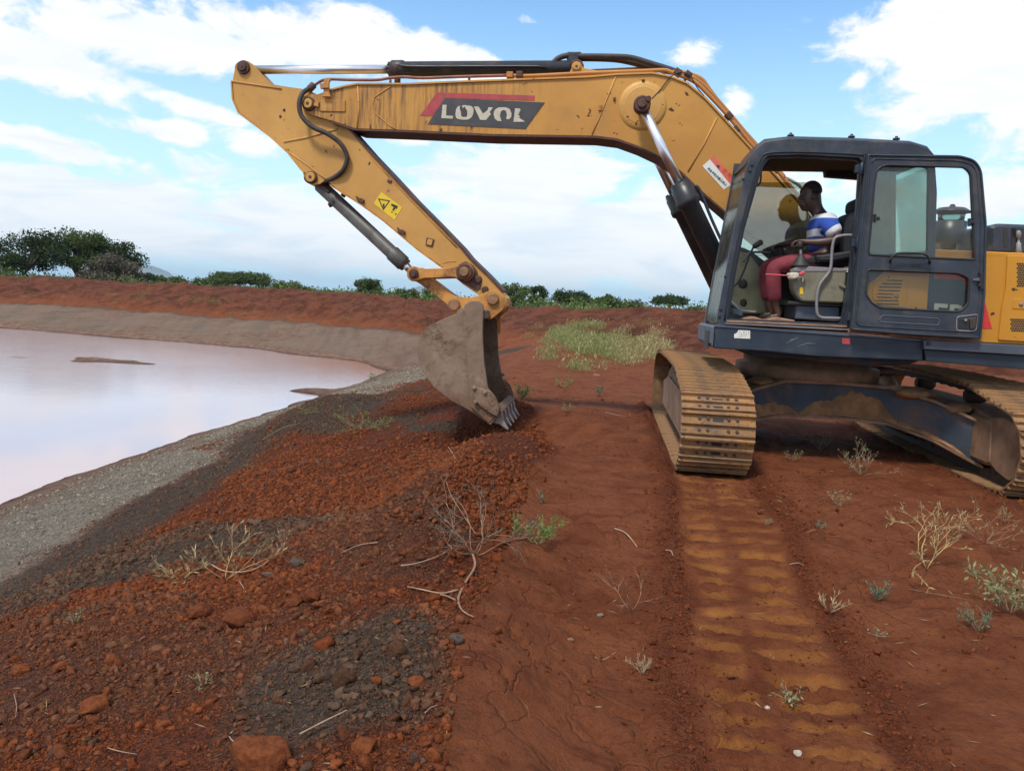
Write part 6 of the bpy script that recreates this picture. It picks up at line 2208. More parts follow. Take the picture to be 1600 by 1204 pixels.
sh_n, sh_f = YP + .19, YP - .19
hp_n, hp_f = YP + .10, YP - .10
J = {
    'pelvis': (W(1297, 404, YP), (.11, .10)),
    'waist': (W(1290, 383, YP), (.115, .10)),
    'chest': (W(1284, 359, YP), (.125, .11)),
    'neckbase': (W(1281, 343, YP), (.085, .075)),
    'neck': (W(1276, 335, YP), (.056, .052)),
    'skull': (W(1270, 324, YP), (.060, .068)),
    'head': (W(1268.5, 313, YP), (.080, .100)),
    'crown': (W(1268, 300, YP), (.064, .074)),
    'jaw': (W(1260.5, 328, YP), (.036, .040)),
    'shn': (W(1290, 350, sh_n), .062), 'eln': (W(1311, 378, sh_n + .07), .046), 'fon': (W(1282, 382, sh_n + .06), .040), 'wrn': (W(1260, 381, sh_n + .02), .026),
    'shf': (W(1283, 350, sh_f), .062), 'elf': (W(1270, 381, sh_f - .05), .043), 'fof': (W(1249, 381, sh_f - .06), .034), 'wrf': (W(1230, 384, sh_f - .04), .025),
    'hpn': (W(1291, 407, hp_n), .088), 'knn': (W(1214, 416, hp_n + .08), .062), 'shinn': (W(1214, 446, hp_n + .08), .054), 'ann': (W(1217, 474, hp_n + .06), .036), 'heeln': (W(1221, 489, hp_n + .06), .036), 'toen': (W(1207, 492, hp_n + .07), .030),
    'hpf': (W(1288, 407, hp_f), .088), 'knf': (W(1202, 415, hp_f - .06), .062), 'shinf': (W(1204, 446, hp_f - .06), .054), 'anf': (W(1207, 473, hp_f - .05), .036), 'heelf': (W(1211, 487, hp_f - .05), .036), 'toef': (W(1197, 489, hp_f - .05), .030),
}
Bn = [('pelvis', 'waist'), ('waist', 'chest'), ('chest', 'neckbase'), ('neckbase', 'neck'), ('neck', 'skull'), ('skull', 'head'), ('head', 'crown'), ('skull', 'jaw'),
      ('chest', 'shn'), ('shn', 'eln'), ('eln', 'fon'), ('fon', 'wrn'), ('chest', 'shf'), ('shf', 'elf'), ('elf', 'fof'), ('fof', 'wrf'),
      ('pelvis', 'hpn'), ('hpn', 'knn'), ('knn', 'shinn'), ('shinn', 'ann'), ('ann', 'heeln'), ('heeln', 'toen'), ('pelvis', 'hpf'), ('hpf', 'knf'), ('knf', 'shinf'), ('shinf', 'anf'), ('anf', 'heelf'), ('heelf', 'toef')]
Fw = FV.copy(); Lw = LV.copy(); Uw = Vector((0, 0, 1))


def hand_chain(J, B, tag_, wrist, Y, base_px, curl):
    """palm, four fingers and a thumb closed round the lever"""
    pw = W(base_px[0], base_px[1], Y)
    J['pm' + tag_] = (pw, (.030, .018))
    B.append((wrist, 'pm' + tag_))
    for i, (dy, ln) in enumerate(((.030, .075), (.010, .083), (-.010, .078), (-.030, .062))):
        a = pw + Lw * dy + Fw * .030
        b = a + Fw * ln * .42 - Uw * ln * .20
        c = b + Fw * ln * .05 - Uw * ln * .42
        d = c - Fw * ln * .30 - Uw * ln * .12
        for k, (q, r) in enumerate(((a, .0105), (b, .0095), (c, .0085), (d, .0075))):
            J[f'f{tag_}{i}{k}'] = (q, r)
            B.append((('pm' + tag_) if k == 0 else f'f{tag_}{i}{k-1}', f'f{tag_}{i}{k}'))
    a = pw + Lw * .030 * curl - Fw * .005 - Uw * .012
    b = a + Lw * .012 * curl + Fw * .028 - Uw * .018
    c = b + Fw * .020 - Uw * .022
    for k, (q, r) in enumerate(((a, .012), (b, .010), (c, .0085))):
        J[f't{tag_}{k}'] = (q, r)
        B.append((('pm' + tag_) if k == 0 else f't{tag_}{k-1}', f't{tag_}{k}'))


hand_chain(J, Bn, 'n', 'wrn', sh_n + .0, (1253, 380), 1)
hand_chain(J, Bn, 'f', 'wrf', sh_f - .03, (1223, 385.5), -1)
person = skin_body('person', J, Bn, M['skin'])
tag(person, 'seated driver in blue and white striped shirt and maroon trousers, hands on the levers', 'person')


def pface(px, py, dY):
    return W(px, py, YP + dY)


def blobmesh(name, cen, rad3, mat, parent, dirs=None, sub=3, fn=None):
    """an ellipsoid in machine-aligned axes (forward, left, up), optionally reshaped"""
    v, f = ico(sub)
    out = []
    for q in v:
        if fn: q = fn(q)
        out.append(cen + Fw * q[0] * rad3[0] + Lw * q[1] * rad3[1] + Uw * q[2] * rad3[2])
    o = fast_mesh(name, np.array([tuple(x) for x in out]), f, mat, parent=parent, smooth=True)
    return o


hc = W(1267.5, 312, YP)
M['eye'] = simple('eye_white_dim', (.22, .19, .17), .3)
# face pieces sit on the skull: brow, nose, lips, ear, eyes
def joined(name, items, mat, parent):
    VV, FF = [], []
    o = 0
    for cen, r3, sub in items:
        v, f = ico(sub)
        VV += [tuple(cen + Fw * q[0] * r3[0] + Lw * q[1] * r3[1] + Uw * q[2] * r3[2]) for q in v]
        FF += [[i + o for i in t] for t in f]
        o += len(v)
    return fast_mesh(name, np.array(VV), np.array(FF), mat, parent=parent, smooth=True)


def face_mesh():
    """front of the head as one surface: profile rows from brow to chin, each with a width, swept round to the temples"""
    rows = [(300.5, 1256.5, .055), (304, 1253.6, .064), (308, 1252.2, .068), (311, 1252.6, .066), (313.5, 1252.0, .066), (316, 1250.0, .064), (318.2, 1248.6, .062), (319.6, 1250.6, .061),
            (321.2, 1251.6, .060), (322.8, 1250.2, .058), (324.4, 1250.8, .056), (325.4, 1251.2, .055), (326.8, 1250.2, .053), (328.4, 1251.4, .051), (330.2, 1252.6, .048), (333, 1253.6, .043), (335.6, 1256.5, .034)]
    V, F = [], []
    m = 17
    for py, px, hw in rows:
        fx = P(px, py, YP)[0]; zz = P(px, py, YP)[1]
        bx = P(1266.5, py, YP)[0]
        nose = math.exp(-((py - 317.3) / 2.6) ** 2)
        lips = math.exp(-((py - 325.0) / 2.6) ** 2)
        eye = math.exp(-((py - 312.6) / 1.9) ** 2)
        for j in range(m):
            a = -1 + 2 * j / (m - 1)
            y = hw * a * 1.06
            depth = (fx - bx)
            base = depth * (1 - abs(a) ** 2.2)
            # flatten: the nose and lips stand out only near the midline
            cheek = depth * .86 * (1 - abs(a) ** 2.6)
            k = math.exp(-(a / .24) ** 2) * (nose) + math.exp(-(a / .48) ** 2) * lips * .9 + (1 - nose) * (1 - lips) * (1 - abs(a) * .2)
            x = bx + cheek * (1 - min(1, k)) * (1 if nose + lips > .3 else 1) + base * min(1, k)
            x -= .010 * eye * math.exp(-((abs(a) - .45) / .22) ** 2)
            V.append(Vector((x, YP + y, zz)))
    n = len(rows)
    for i in range(n - 1):
        for j in range(m - 1):
            F.append((i * m + j, i * m + j + 1, (i + 1) * m + j + 1, (i + 1) * m + j))
    V = [ROOTM @ q for q in V]
    return fast_mesh('face', np.array([tuple(q) for q in V]), np.array(F), M['skin'], parent=person, smooth=True)


face_mesh()
joined('eye', [(pface(1254.6, 312.6, .030), (.010, .010, .0055), 2)], M['eye'], person)
joined('eye', [(pface(1254.6, 312.6, -.030), (.010, .010, .0055), 2)], M['eye'], person)
joined('ear', [(pface(1272.5, 316, .085), (.016, .012, .028), 2)], M['skin'], person)
joined('ear', [(pface(1272.5, 316, -.085), (.016, .012, .028), 2)], M['skin'], person)


def hair_shape(q):
    x, y, z = q
    # hairline: keeps the cap off the forehead and face
    k = 1.0
    if z < -0.05 + 0.55 * max(0, x):
        k = 0.90 - 0.25 * min(1, max(0, x) + max(0, -z - .35))
    return (x * k, y * k, z * k if z > -.3 else z * .75)


blobmesh('hair', W(1269.8, 307.6, YP) , (.089, .084, .097), M['hair'], person, fn=hair_shape)

JS = {k: (J[k][0].copy(), J[k][1]) for k in ('pelvis', 'waist', 'chest', 'neckbase', 'shn', 'shf')}
JS['pelvis'] = (W(1291, 396, YP), (.150, .150)); JS['waist'] = (W(1287, 382, YP), (.148, .148)); JS['chest'] = (W(1285, 360, YP), (.160, .155)); JS['neckbase'] = (W(1282, 345, YP), (.105, .100))
JS['shn'] = (W(1292, 351, sh_n), .088); JS['slv'] = (J['shn'][0].lerp(J['eln'][0], .80), .070)
JS['shf'] = (W(1283, 350, sh_f), .078); JS['slf'] = (J['shf'][0].lerp(J['elf'][0], .62), .066)
zt = J['neckbase'][0].z


def band(co):
    """height below the collar, distance down the sleeve, and whether this is sleeve: read by the shirt material"""
    best = 0.0
    flag = 0.0
    for sh, el_ in (('shn', 'eln'), ('shf', 'elf')):
        d = (J[el_][0] - J[sh][0]).normalized()
        a = (co - J[sh][0]).dot(d)
        off_ = ((co - J[sh][0]) - d * a).length
        if a > .05 and off_ < .098 + .02 * (a > .1):
            best, flag = a, 1.0
    c = W(1281, 343, YP).z
    return (max(0, min(1, (c - co.z + .08) / .47)), max(0, min(1, (best + .1) / .33)), flag)


skin_body('shirt', JS, [('pelvis', 'waist'), ('waist', 'chest'), ('chest', 'neckbase'), ('chest', 'shn'), ('shn', 'slv'), ('chest', 'shf'), ('shf', 'slf')], M['shirt'], person, 3, band=band)
JT = {'pelvis': (W(1297, 411, YP), (.125, .095)), 'hpn': (W(1290, 411, hp_n), .088), 'thn': (W(1255, 410, hp_n + .04), .088), 'knn': (W(1214, 416, hp_n + .08), .076), 'shn': (W(1214, 446, hp_n + .08), .070), 'ann': (W(1216, 469, hp_n + .06), .062),
      'hpf': (W(1288, 411, hp_f), .088), 'thf': (W(1247, 410, hp_f - .03), .088), 'knf': (W(1202, 415, hp_f - .06), .076), 'shf': (W(1204, 446, hp_f - .06), .070), 'anf': (W(1206, 468, hp_f - .05), .062)}
skin_body('trousers', JT, [('pelvis', 'hpn'), ('hpn', 'thn'), ('thn', 'knn'), ('knn', 'shn'), ('shn', 'ann'), ('pelvis', 'hpf'), ('hpf', 'thf'), ('thf', 'knf'), ('knf', 'shf'), ('shf', 'anf')], M['maroon'], person, 2)
for s_, px0, py0, Y_ in (('n', 1213, 492, hp_n + .065), ('f', 1203, 489, hp_f - .05)):
    JF = {'h': (W(px0 + 8, py0, Y_), (.040, .036)), 'm': (W(px0 - 2, py0 + 1, Y_), (.042, .034)), 't': (W(px0 - 12, py0 + 2.5, Y_), (.036, .026))}
    skin_body('shoe', JF, [('h', 'm'), ('m', 't')], M['shoe'], person, 2)

_c = W(1290, 425, YP)
person.matrix_world = Matrix.Translation(_c) @ Matrix.Scale(1.07, 4) @ Matrix.Translation(-_c)
# ------------------------------------------------------------------ vegetation, twigs and clods
prng = np.random.default_rng(11)
rr = random.Random(5)


def leaf_quads(C, L, Wd, N, r):
    """small pointed leaves: centre points, lengths, widths, preferred directions"""
    n = len(C)
    d = N / np.maximum(1e-6, np.linalg.norm(N, axis=1))[:, None]
    a = r.normal(size=(n, 3)); s = np.cross(d, a); s /= np.maximum(1e-6, np.linalg.norm(s, axis=1))[:, None]
    b = C
    V = np.stack([b, b + d * (L * .5)[:, None] + s * (Wd * .5)[:, None], b + d * L[:, None], b + d * (L * .5)[:, None] - s * (Wd * .5)[:, None]], 1)
    return V.reshape(-1, 3), (np.arange(n * 4).reshape(n, 4))


def branchy(base, height, spread, r, levels=3, n0=4, lean=(0, 0), rad0=.006, droop=0.0, kink=.35):
    """polylines of a branching plant: list of (points, radius) and the twig ends"""
    lines_, ends = [], []
    def grow(p, d, L, rad_, lev):
        pts = [p]
        k = 4
        for i in range(k):
            d = (d + Vector((r.uniform(-1, 1), r.uniform(-1, 1), r.uniform(-1, 1) - droop)) * kink * .6).normalized()
            p = p + d * L / k
            pts.append(p)
        lines_.append((pts, rad_))
        if lev <= 0:
            ends.append((p, d)); return
        for j in range(r.choice((2, 3))):
            q = pts[r.choice((2, 3, 4))]
            dd = (d + Vector((r.uniform(-1, 1), r.uniform(-1, 1), r.uniform(-.4, .8))) * .8).normalized()
            grow(q, dd, L * r.uniform(.45, .75), rad_ * .62, lev - 1)
        ends.append((p, d))
    for i in range(n0):
        a = 2 * math.pi * (i + r.uniform(0, .7)) / n0
        dd = Vector((math.cos(a) * spread + lean[0], math.sin(a) * spread + lean[1], height)).normalized()
        grow(base, dd, math.hypot(height, spread) * .55 * r.uniform(.8, 1.15), rad0, levels - 1)
    return lines_, ends


def lines_mesh(name, lines_, mat, parent=None, seg=5, sub=1):
    b = MB()
    for pts, r0 in lines_:
        b.tube(pts, r0, mat, seg, sub)
    return b.make(name, parent)


def mpp(p):
    return (p - CAMP).length / 1200.0


def leafy(name, label, cat, px, py, w, h, leaf, n=160, size=.5, stem='twig', group=None, flat=False, base=None, seed=None, levels=2, upright=False, n0=6):
    """a weed with real stems and separate leaves; w and h are its width and height in photograph pixels"""
    p = G(px, py) if base is None else base
    k = mpp(p)
    W_, H_ = w * k * .5, h * k
    r = random.Random(seed if seed is not None else int(px * 7 + py))
    nr = np.random.default_rng(int(px * 3 + py))
    t = empty(name, p)
    tag(t, label, cat, group)
    ls, ends = branchy(Vector((0, 0, -.01)), H_, W_, r, levels, n0, rad0=max(.0018, H_ * .012), kink=.18 if upright else .4)
    lines_mesh('stem', ls, M[stem], t, 4)
    pts = np.array([tuple(q) for L, _ in ls for q in L[1:]])
    C = pts[nr.integers(0, len(pts), n)] + nr.normal(size=(n, 3)) * size * k * 3
    C[:, 2] = np.maximum(C[:, 2], 0.004)
    N = nr.normal(size=(n, 3)) + np.array([0, 0, .6 if not flat else 0.1])
    L = nr.uniform(.6, 1.4, n) * size * k * 7
    V, F = leaf_quads(C, L, L * nr.uniform(.25, .5, n), N, nr)
    fast_mesh('leaves', V, F, M[leaf], parent=t)
    return t


def dead(name, label, px, py, w, h, mat='twig', n0=4, levels=3, seed=1, cat='dry plant', lean=(0, 0), rad_=None, tips=None, base=None, kink=.4, droop=0):
    p = G(px, py) if base is None else base
    k = mpp(p)
    r = random.Random(seed)
    t = empty(name, p)
    tag(t, label, cat)
    ls, ends = branchy(Vector((0, 0, -.01)), h * k, w * k * .5, r, levels, n0, lean=lean, rad0=rad_ or max(.002, h * k * .0095), kink=kink, droop=droop)
    lines_mesh('branches', ls, M[mat], t, 5)
    if tips:
        nr = np.random.default_rng(seed)
        C, N = [], []
        for q, d in ends:
            for _ in range(tips[1]):
                C.append(tuple(q - d * r.uniform(0, .02))); N.append(tuple(d + Vector((r.uniform(-1, 1), r.uniform(-1, 1), r.uniform(-.5, 1))) * .7))
        C, N = np.array(C), np.array(N)
        L = nr.uniform(.5, 1.3, len(C)) * tips[2] * k
        V, F = leaf_quads(C, L, L * .16, N, nr)
        fast_mesh('dry_tips', V, F, M[tips[0]], parent=t)
    return t


def stick(label, pts, r0, mat='twig_pale', lift=0.006, name='twig'):
    q = [G(a, b, lift) for a, b in pts]
    b = MB()
    b.tube(q, [r0 * .7, r0 * .62, r0 * .4], M[mat], 6, 4)
    o = b.make(name)
    tag(o, label, 'twig')
    return o


# --- weeds around the machine and the crest
leafy('green_weed', 'bright green low weed beside the large dead branch on the red crest', 'weed', 842, 850, 84, 42, 'leaf_fresh', 1000, .60, n0=9, levels=3)
leafy('small_weed', 'small bluish weed on the edge of the red spoil above the green weed', 'weed', 846, 785, 16, 22, 'leaf_blue', 50, .5)
leafy('green_weed', 'round green weed on bare soil between bucket and near track, larger of two', 'weed', 880, 604, 38, 18, 'leaf_fresh', 200, .42, n0=7)
leafy('green_weed', 'small dark green weed on bare soil just right of the larger one', 'weed', 935, 620, 19, 18, 'leaf_blue', 110, .42)
leafy('green_weed', 'small yellowish weed in front of the two green weeds by the track', 'weed', 885, 643, 22, 16, 'leaf_pale', 90, .38)
leafy('grass_tuft', 'upright grass tuft just behind the bucket teeth', 'grass tuft', 816, 624, 28, 26, 'leaf_fresh', 120, .75, upright=True, n0=10)
leafy('creeping_weed', 'patch of yellow green creeping weed on the dark soil heap', 'weed', 566, 672, 110, 24, 'leaf_fresh', 620, .42, n0=12, levels=3)
leafy('creeping_weed', 'thin strip of green weed on top of the dark soil heap', 'weed', 484, 646, 44, 9, 'leaf_fresh', 130, .32, n0=8)
leafy('green_weed', 'lone green weed on the gravel at the water corner', 'weed', 581, 596, 17, 14, 'leaf_fresh', 90, .38)
leafy('small_weed', 'pale little weed on dark clods of the bottom slope', 'weed', 315, 1072, 36, 26, 'leaf_pale', 34, .8)
leafy('small_weed', 'pale little weed on the red and grey slope near the gravel', 'weed', 116, 974, 22, 24, 'leaf_pale', 26, .7)
leafy('sage_weed', 'pale sage weed standing alone to the right of the wheel rut', 'weed', 1308, 790, 38, 28, 'leaf_pale', 120, .42, upright=True, n0=8)
leafy('sage_weed', 'spreading pale weed in the shade edge below the cross frame', 'weed', 1346, 742, 72, 34, 'leaf_pale', 230, .40, n0=9, levels=3)
leafy('sage_weed', 'small whitish weed close to the near track', 'weed', 1237, 720, 32, 18, 'leaf_pale', 80, .40, upright=True, n0=7)
leafy('green_weed', 'dark weed standing in the shadow under the machine', 'weed', 1281, 704, 28, 30, 'leaf_blue', 110, .40)
leafy('feathery_weed', 'blue green feathery seedling beside the track print', 'weed', 1372, 938, 34, 32, 'leaf_blue', 170, .62, upright=True, n0=6)
leafy('feathery_weed', 'blue green feathery weed in front of the big sage bush', 'weed', 1528, 985, 52, 40, 'leaf_blue', 210, .6, n0=7)
leafy('sage_bush', 'large pale sage bush with broad leaves by the frame edge', 'bush', 1578, 958, 95, 50, 'leaf_pale', 300, 1.15, n0=10, levels=3)
leafy('small_weed', 'small green tuft between rut and dry shrub', 'weed', 1280, 824, 24, 15, 'leaf_blue', 70, .40)
leafy('small_weed', 'tiny pale tuft at the rut edge near the near track', 'weed', 1200, 820, 16, 13, 'leaf_pale', 40, .40)
leafy('small_weed', 'small green weed right of the big dry shrub', 'weed', 1520, 896, 24, 18, 'leaf_fresh', 50, .5)
leafy('small_weed', 'flat green weed on red soil below the feathery seedling', 'weed', 1371, 997, 30, 12, 'leaf_pale', 60, .40)
leafy('crushed_weed', 'crushed green weed lying in the track print', 'weed', 1232, 1094, 52, 26, 'leaf_pale', 60, 1.0, flat=True)
leafy('yellow_weed', 'sparse yellow green stems behind the big dry shrub', 'weed', 1540, 846, 110, 34, 'leaf_pale', 110, .45, n0=8, levels=3)
leafy('yellow_weed', 'pale stems beside the end of the far track', 'weed', 1568, 815, 30, 26, 'leaf_pale', 50, .4)

# --- dead shrubs and branches
dead('dry_shrub', 'bleached dry shrub with tangled stems on red soil near the frame edge', 1448, 888, 130, 78, 'twig_yellow', 5, 4, 3, tips=('straw', 3, 8), kink=.62)
dead('dry_tuft', 'grey dry tuft right of the rut, spiky', 1297, 952, 44, 28, 'twig_pale', 7, 2, 6, tips=('straw', 3, 8))
dead('dry_tuft', 'small grey dry tuft on the crest near the bottom of the picture', 1003, 1052, 34, 26, 'twig_pale', 7, 3, 9, tips=('straw', 2, 6))
dead('dead_branch', 'large dead branch with upright pale stems beside the green weed', 742, 868, 150, 84, 'twig', 8, 4, 12, tips=('leaf_grey', 5, 7), kink=.65)
stick('tall bare stem rising from the large dead branch', [(742, 846), (720, 812), (704, 785), (697, 765)], .004, 'twig', .05)
dead('fallen_branch', 'yellow dry branch lying on the red slope with feathery twigs', 352, 905, 120, 60, 'twig_yellow', 4, 3, 21, tips=('straw', 4, 11), kink=.3, droop=-.1)
dead('fallen_branch', 'yellow dry twigs at the left end of the fallen branch', 282, 908, 74, 26, 'twig_yellow', 6, 3, 22, tips=('straw', 4, 9), kink=.3)
dead('fallen_branch', 'thin reddish twigs at the right end of the fallen branch', 436, 872, 44, 36, 'twig', 3, 3, 23, tips=('straw', 2, 6), kink=.3)
stick('long curved stem joining the fallen yellow branches', [(330, 886), (352, 897), (385, 897), (412, 886), (432, 866), (446, 852)], .007, 'twig_pale', .02)
dead('dead_twigs', 'thin dead twigs standing on the packed crest above the rut edge', 985, 955, 90, 62, 'twig', 3, 3, 31, kink=.35)
stick('thin root lying down the slope below the large dead branch', [(738, 868), (742, 888), (728, 912), (716, 938), (722, 957), (740, 968)], .010, 'twig', .012)
stick('pale root running left from the dead branch', [(715, 925), (690, 930), (660, 925), (636, 920)], .006, 'twig_pale', .012)
stick('short dark root under the pale one', [(712, 942), (695, 936), (675, 932)], .006, 'twig', .012)
stick('long pale twig on the red spoil left of the dead branch', [(626, 888), (650, 884), (680, 876), (698, 866)], .005, 'twig_pale', .015)
stick('straight white stick across grey clods', [(468, 1160), (500, 1143), (541, 1123)], .0045, 'twig_pale', .03)
stick('short white stick near the lowest grey clods', [(664, 1119), (672, 1108), (683, 1103)], .003, 'twig_pale', .015)
stick('thin stick standing out of the red spoil below the bucket', [(700, 702), (706, 712), (711, 722)], .006, 'twig_pale', .03)
stick('pale curled twig beside the near track', [(946, 645), (962, 649), (982, 652), (984, 646)], .006, 'twig_pale', .01)
stick('bone-white twig on the packed crest', [(960, 827), (975, 832), (985, 842), (996, 852)], .008, 'twig_pale', .008)
stick('small pale chip on the crest beside the rut', [(1040, 861), (1048, 862), (1052, 866)], .006, 'twig_pale', .006)
stick('pale twig among gravel below the dark soil heap', [(410, 688), (440, 672), (470, 663)], .006, 'twig_pale', .02)
stick('thin pale twig between red spoil and dark heap', [(590, 850), (560, 856), (532, 868)], .004, 'twig_pale', .015)
stick('reddish twig on the slope under the fallen branch', [(374, 912), (380, 922), (384, 930)], .004, 'twig_pale', .02)
stick('forked white twig beside the big orange clod', [(358, 1158), (364, 1166), (372, 1170)], .003, 'twig_pale', .02)
stick('curved dark twig on lower left clods', [(22, 1090), (26, 1110), (24, 1128)], .003, 'twig', .02)
stick('pale straw lying across the lower slope', [(168, 1176), (190, 1182), (214, 1186)], .0025, 'twig_pale', .02)
stick('pale straw on the wide packed soil near the bottom', [(930, 1030), (944, 1027), (962, 1020)], .003, 'twig_pale', .006)
stick('pale curved twig beside the rut on its right', [(1234, 882), (1246, 880), (1256, 884)], .005, 'twig_pale', .006)
stick('thin straw on red soil below the feathery seedling', [(1420, 922), (1460, 930), (1510, 938)], .0025, 'twig', .008)

# --- single clods and stones large enough to point at
def clod(label, px, py, rpx, tone, seed, flat=.75, name='soil_clod', dz=.25):
    p = G(px, py)
    R = rpx * mpp(p)
    v, f = ico(4)
    r = np.random.default_rng(seed)
    for _ in range(11):
        d = r.normal(size=3); d /= np.linalg.norm(d)
        dd = v @ d
        v = v - np.outer(np.maximum(dd - r.uniform(.55, .85), 0) * .92, d)
    v = v * (1 + .10 * fbm(v[:, 0] * 3 + seed, v[:, 1] * 3 + v[:, 2] * 2, seed, 5)[:, None] + .05 * fbm(v[:, 0] * 11 + v[:, 2] * 7, v[:, 1] * 11, seed, 3)[:, None])
    v = v * np.array([1.05, 1.0, flat]) * R + np.array([p.x, p.y, p.z + R * dz])
    T = np.tile(np.array([*tone, 1.0]), (len(v), 1))
    o = fast_mesh(name, v, f, M['clod'], attrs={'tone': T}, smooth=True)
    tag(o, label, 'clod' if name == 'soil_clod' else 'stone')


OR_, RD_, GY_ = (.175, .052, .020), (.135, .040, .017), (.095, .068, .052)
clod('biggest orange clod, cut by the lower picture edge', 405, 1196, 44, OR_, 1)
clod('orange clod on dark grey clods, right of two small ones', 152, 1108, 20, OR_, 2)
clod('small orange clod nearest the picture side on grey clods', 36, 1050, 12, OR_, 3)
clod('small orange clod between the picture side and larger orange clod', 93, 1046, 11, OR_, 4)
clod('rusty orange clod standing upright beside its twin on the slope', 487, 938, 15, RD_, 5, 1.0)
clod('rusty orange clod leaning on its upright twin', 463, 944, 13, RD_, 6, .9)
clod('broad red clod above the cracked one on the slope', 310, 962, 19, RD_, 7)
clod('cracked dark red clod below the fallen branch', 376, 974, 24, RD_, 8)
clod('orange clod on the grey heap nearest the packed crest', 651, 1066, 13, OR_, 9)
clod('small bright orange clod in the middle of the grey heap', 588, 1066, 9, OR_, 10)
clod('orange clod below the white stick', 568, 1168, 20, OR_, 11)
clod('grey clod below the curved yellow stem', 465, 884, 13, GY_, 12)
clod('round red clod right of the grey clod row', 634, 868, 12, RD_, 13)
clod('dark grey clod at the edge of packed red soil', 714, 1000, 12, GY_, 14)
clod('red clod just below the dug face near the bucket', 845, 750, 10, RD_, 15)
clod('dusty reddish stone embedded behind the two green weeds', 932, 587, 8, (.26, .12, .075), 16, .5, 'flat_stone', .1)
clod('flat pinkish stone pressed in the packed soil', 892, 1000, 6, (.24, .13, .08), 17, .4, 'flat_stone', .2)
clod('white stone at the bottom of the track print', 1247, 1178, 6, (.48, .42, .36), 18, .7, 'white_stone', .4)
clod('small white stone in the track print below the crushed weed', 1198, 1107, 4, (.48, .42, .36), 19, .7, 'white_stone', .4)
clod('small grey stone on the packed crest near the dead twigs', 938, 962, 5, (.24, .19, .15), 20, .7, 'white_stone', .4)

# --- weed patch on the crest: past counting
poly = [G(a, b) for a, b in [(836, 572), (905, 583), (1010, 566), (1052, 548), (1030, 524), (975, 512), (905, 508), (868, 520), (842, 548)]]
pp = np.array([(q.x, q.y) for q in poly])


def in_poly(x, y):
    c = np.zeros(x.shape, bool)
    n = len(pp); j = n - 1
    for i in range(n):
        xi, yi = pp[i]; xj, yj = pp[j]
        c ^= ((yi > y) != (yj > y)) & (x < (xj - xi) * (y - yi) / (yj - yi + 1e-12) + xi)
        j = i
    return c


def tufts(X, Y, Hh, nb, matsel, mats, name, label, seed, wid=.10):
    r = np.random.default_rng(seed)
    n = len(X)
    Z = H(X, Y)
    base = np.repeat(np.stack([X, Y, Z], -1), nb, 0)
    hh = np.repeat(Hh, nb) * r.uniform(.35, 1.15, n * nb)
    N = r.normal(size=(n * nb, 3)) * .55; N[:, 2] = np.abs(N[:, 2]) + .8
    off_ = r.normal(size=(n * nb, 3)) * np.repeat(Hh, nb)[:, None] * np.array([.45, .45, 0])
    lift = r.uniform(0, .75, n * nb) * hh
    C = base + off_; C[:, 2] += lift
    L = hh * r.uniform(.12, .34, n * nb)
    V, F = leaf_quads(C, L, L * wid * r.uniform(.8, 2.6, n * nb), N, r)
    mi = np.repeat(matsel, nb)
    sw = r.uniform(size=len(mi)) < .35
    mi = np.where(sw, r.integers(0, len(mats), len(mi)), mi)
    o = fast_mesh(name, V, F, [M[m] for m in mats], midx=mi)
    tag(o, label, kind='stuff')
    return o


n = 2600
tx = prng.uniform(pp[:, 0].min(), pp[:, 0].max(), n); ty = prng.uniform(pp[:, 1].min(), pp[:, 1].max(), n)
k = in_poly(tx, ty) & (fbm(tx * .9, ty * .55, 301, 3) > -.14)
tx, ty = tx[k][:620], ty[k][:620]
fr = (tx / np.maximum(ty, 1)) * 1200 + 800
sel = np.where(fr > 968 + prng.normal(0, 25, len(tx)), 2, np.where(prng.uniform(size=len(tx)) < .35, 0, 1))
tufts(tx, ty, prng.uniform(.14, .46, len(tx)), 150, sel, ['leaf_fresh', 'leaf_yellow', 'straw'], 'weed_patch', 'green and straw coloured weeds growing on the crest behind the bucket', 5)
# sparse little weeds over berm and slope edges
bx, by_, bh = [], [], []
for (a, b, w_, h_, nn) in ((215, 468, 10, 5, 14), (223, 462, 14, 4, 10), (310, 471, 34, 4, 30), (335, 474, 12, 4, 12), (370, 491, 26, 5, 22), (172, 462, 8, 3, 6), (50, 462, 8, 3, 6), (100, 467, 8, 3, 6), (38, 466, 6, 3, 5), (455, 495, 20, 3, 8),
                           (545, 500, 6, 4, 8), (820, 527, 16, 5, 12), (845, 513, 18, 5, 16), (870, 520, 14, 4, 10), (180, 476, 8, 3, 6), (660, 508, 10, 3, 6), (860, 560, 18, 8, 18), (1010, 508, 30, 4, 14)):
    for _ in range(nn):
        q = G(a + rr.gauss(0, w_ * .5), b + rr.gauss(0, h_ * .4))
        bx.append(q.x); by_.append(q.y); bh.append(rr.uniform(.12, .35))
tufts(np.array(bx), np.array(by_), np.array(bh), 45, prng.integers(0, 2, len(bx)), ['leaf_fresh', 'leaf_yellow', 'straw'], 'berm_weeds', 'scattered yellow green weeds on the red far bank', 6)
# dry litter: straws and stems in the red spoil and on the crest
n = 900
lx = prng.uniform(-3, 5.5, n); ly = 1.5 * (12 / 1.5) ** prng.uniform(size=n)
lz = H(lx, ly) + .006
aa = prng.uniform(0, 6.28, n)
V, F = leaf_quads(np.stack([lx, ly, lz], -1), prng.uniform(.015, .07, n), np.full(n, .003), np.stack([np.cos(aa), np.sin(aa), prng.uniform(-.05, .3, n)], -1), prng)
tag(fast_mesh('straw_litter', V, F, M['straw']), 'scraps of straw and leaf litter on the red soil', kind='stuff')

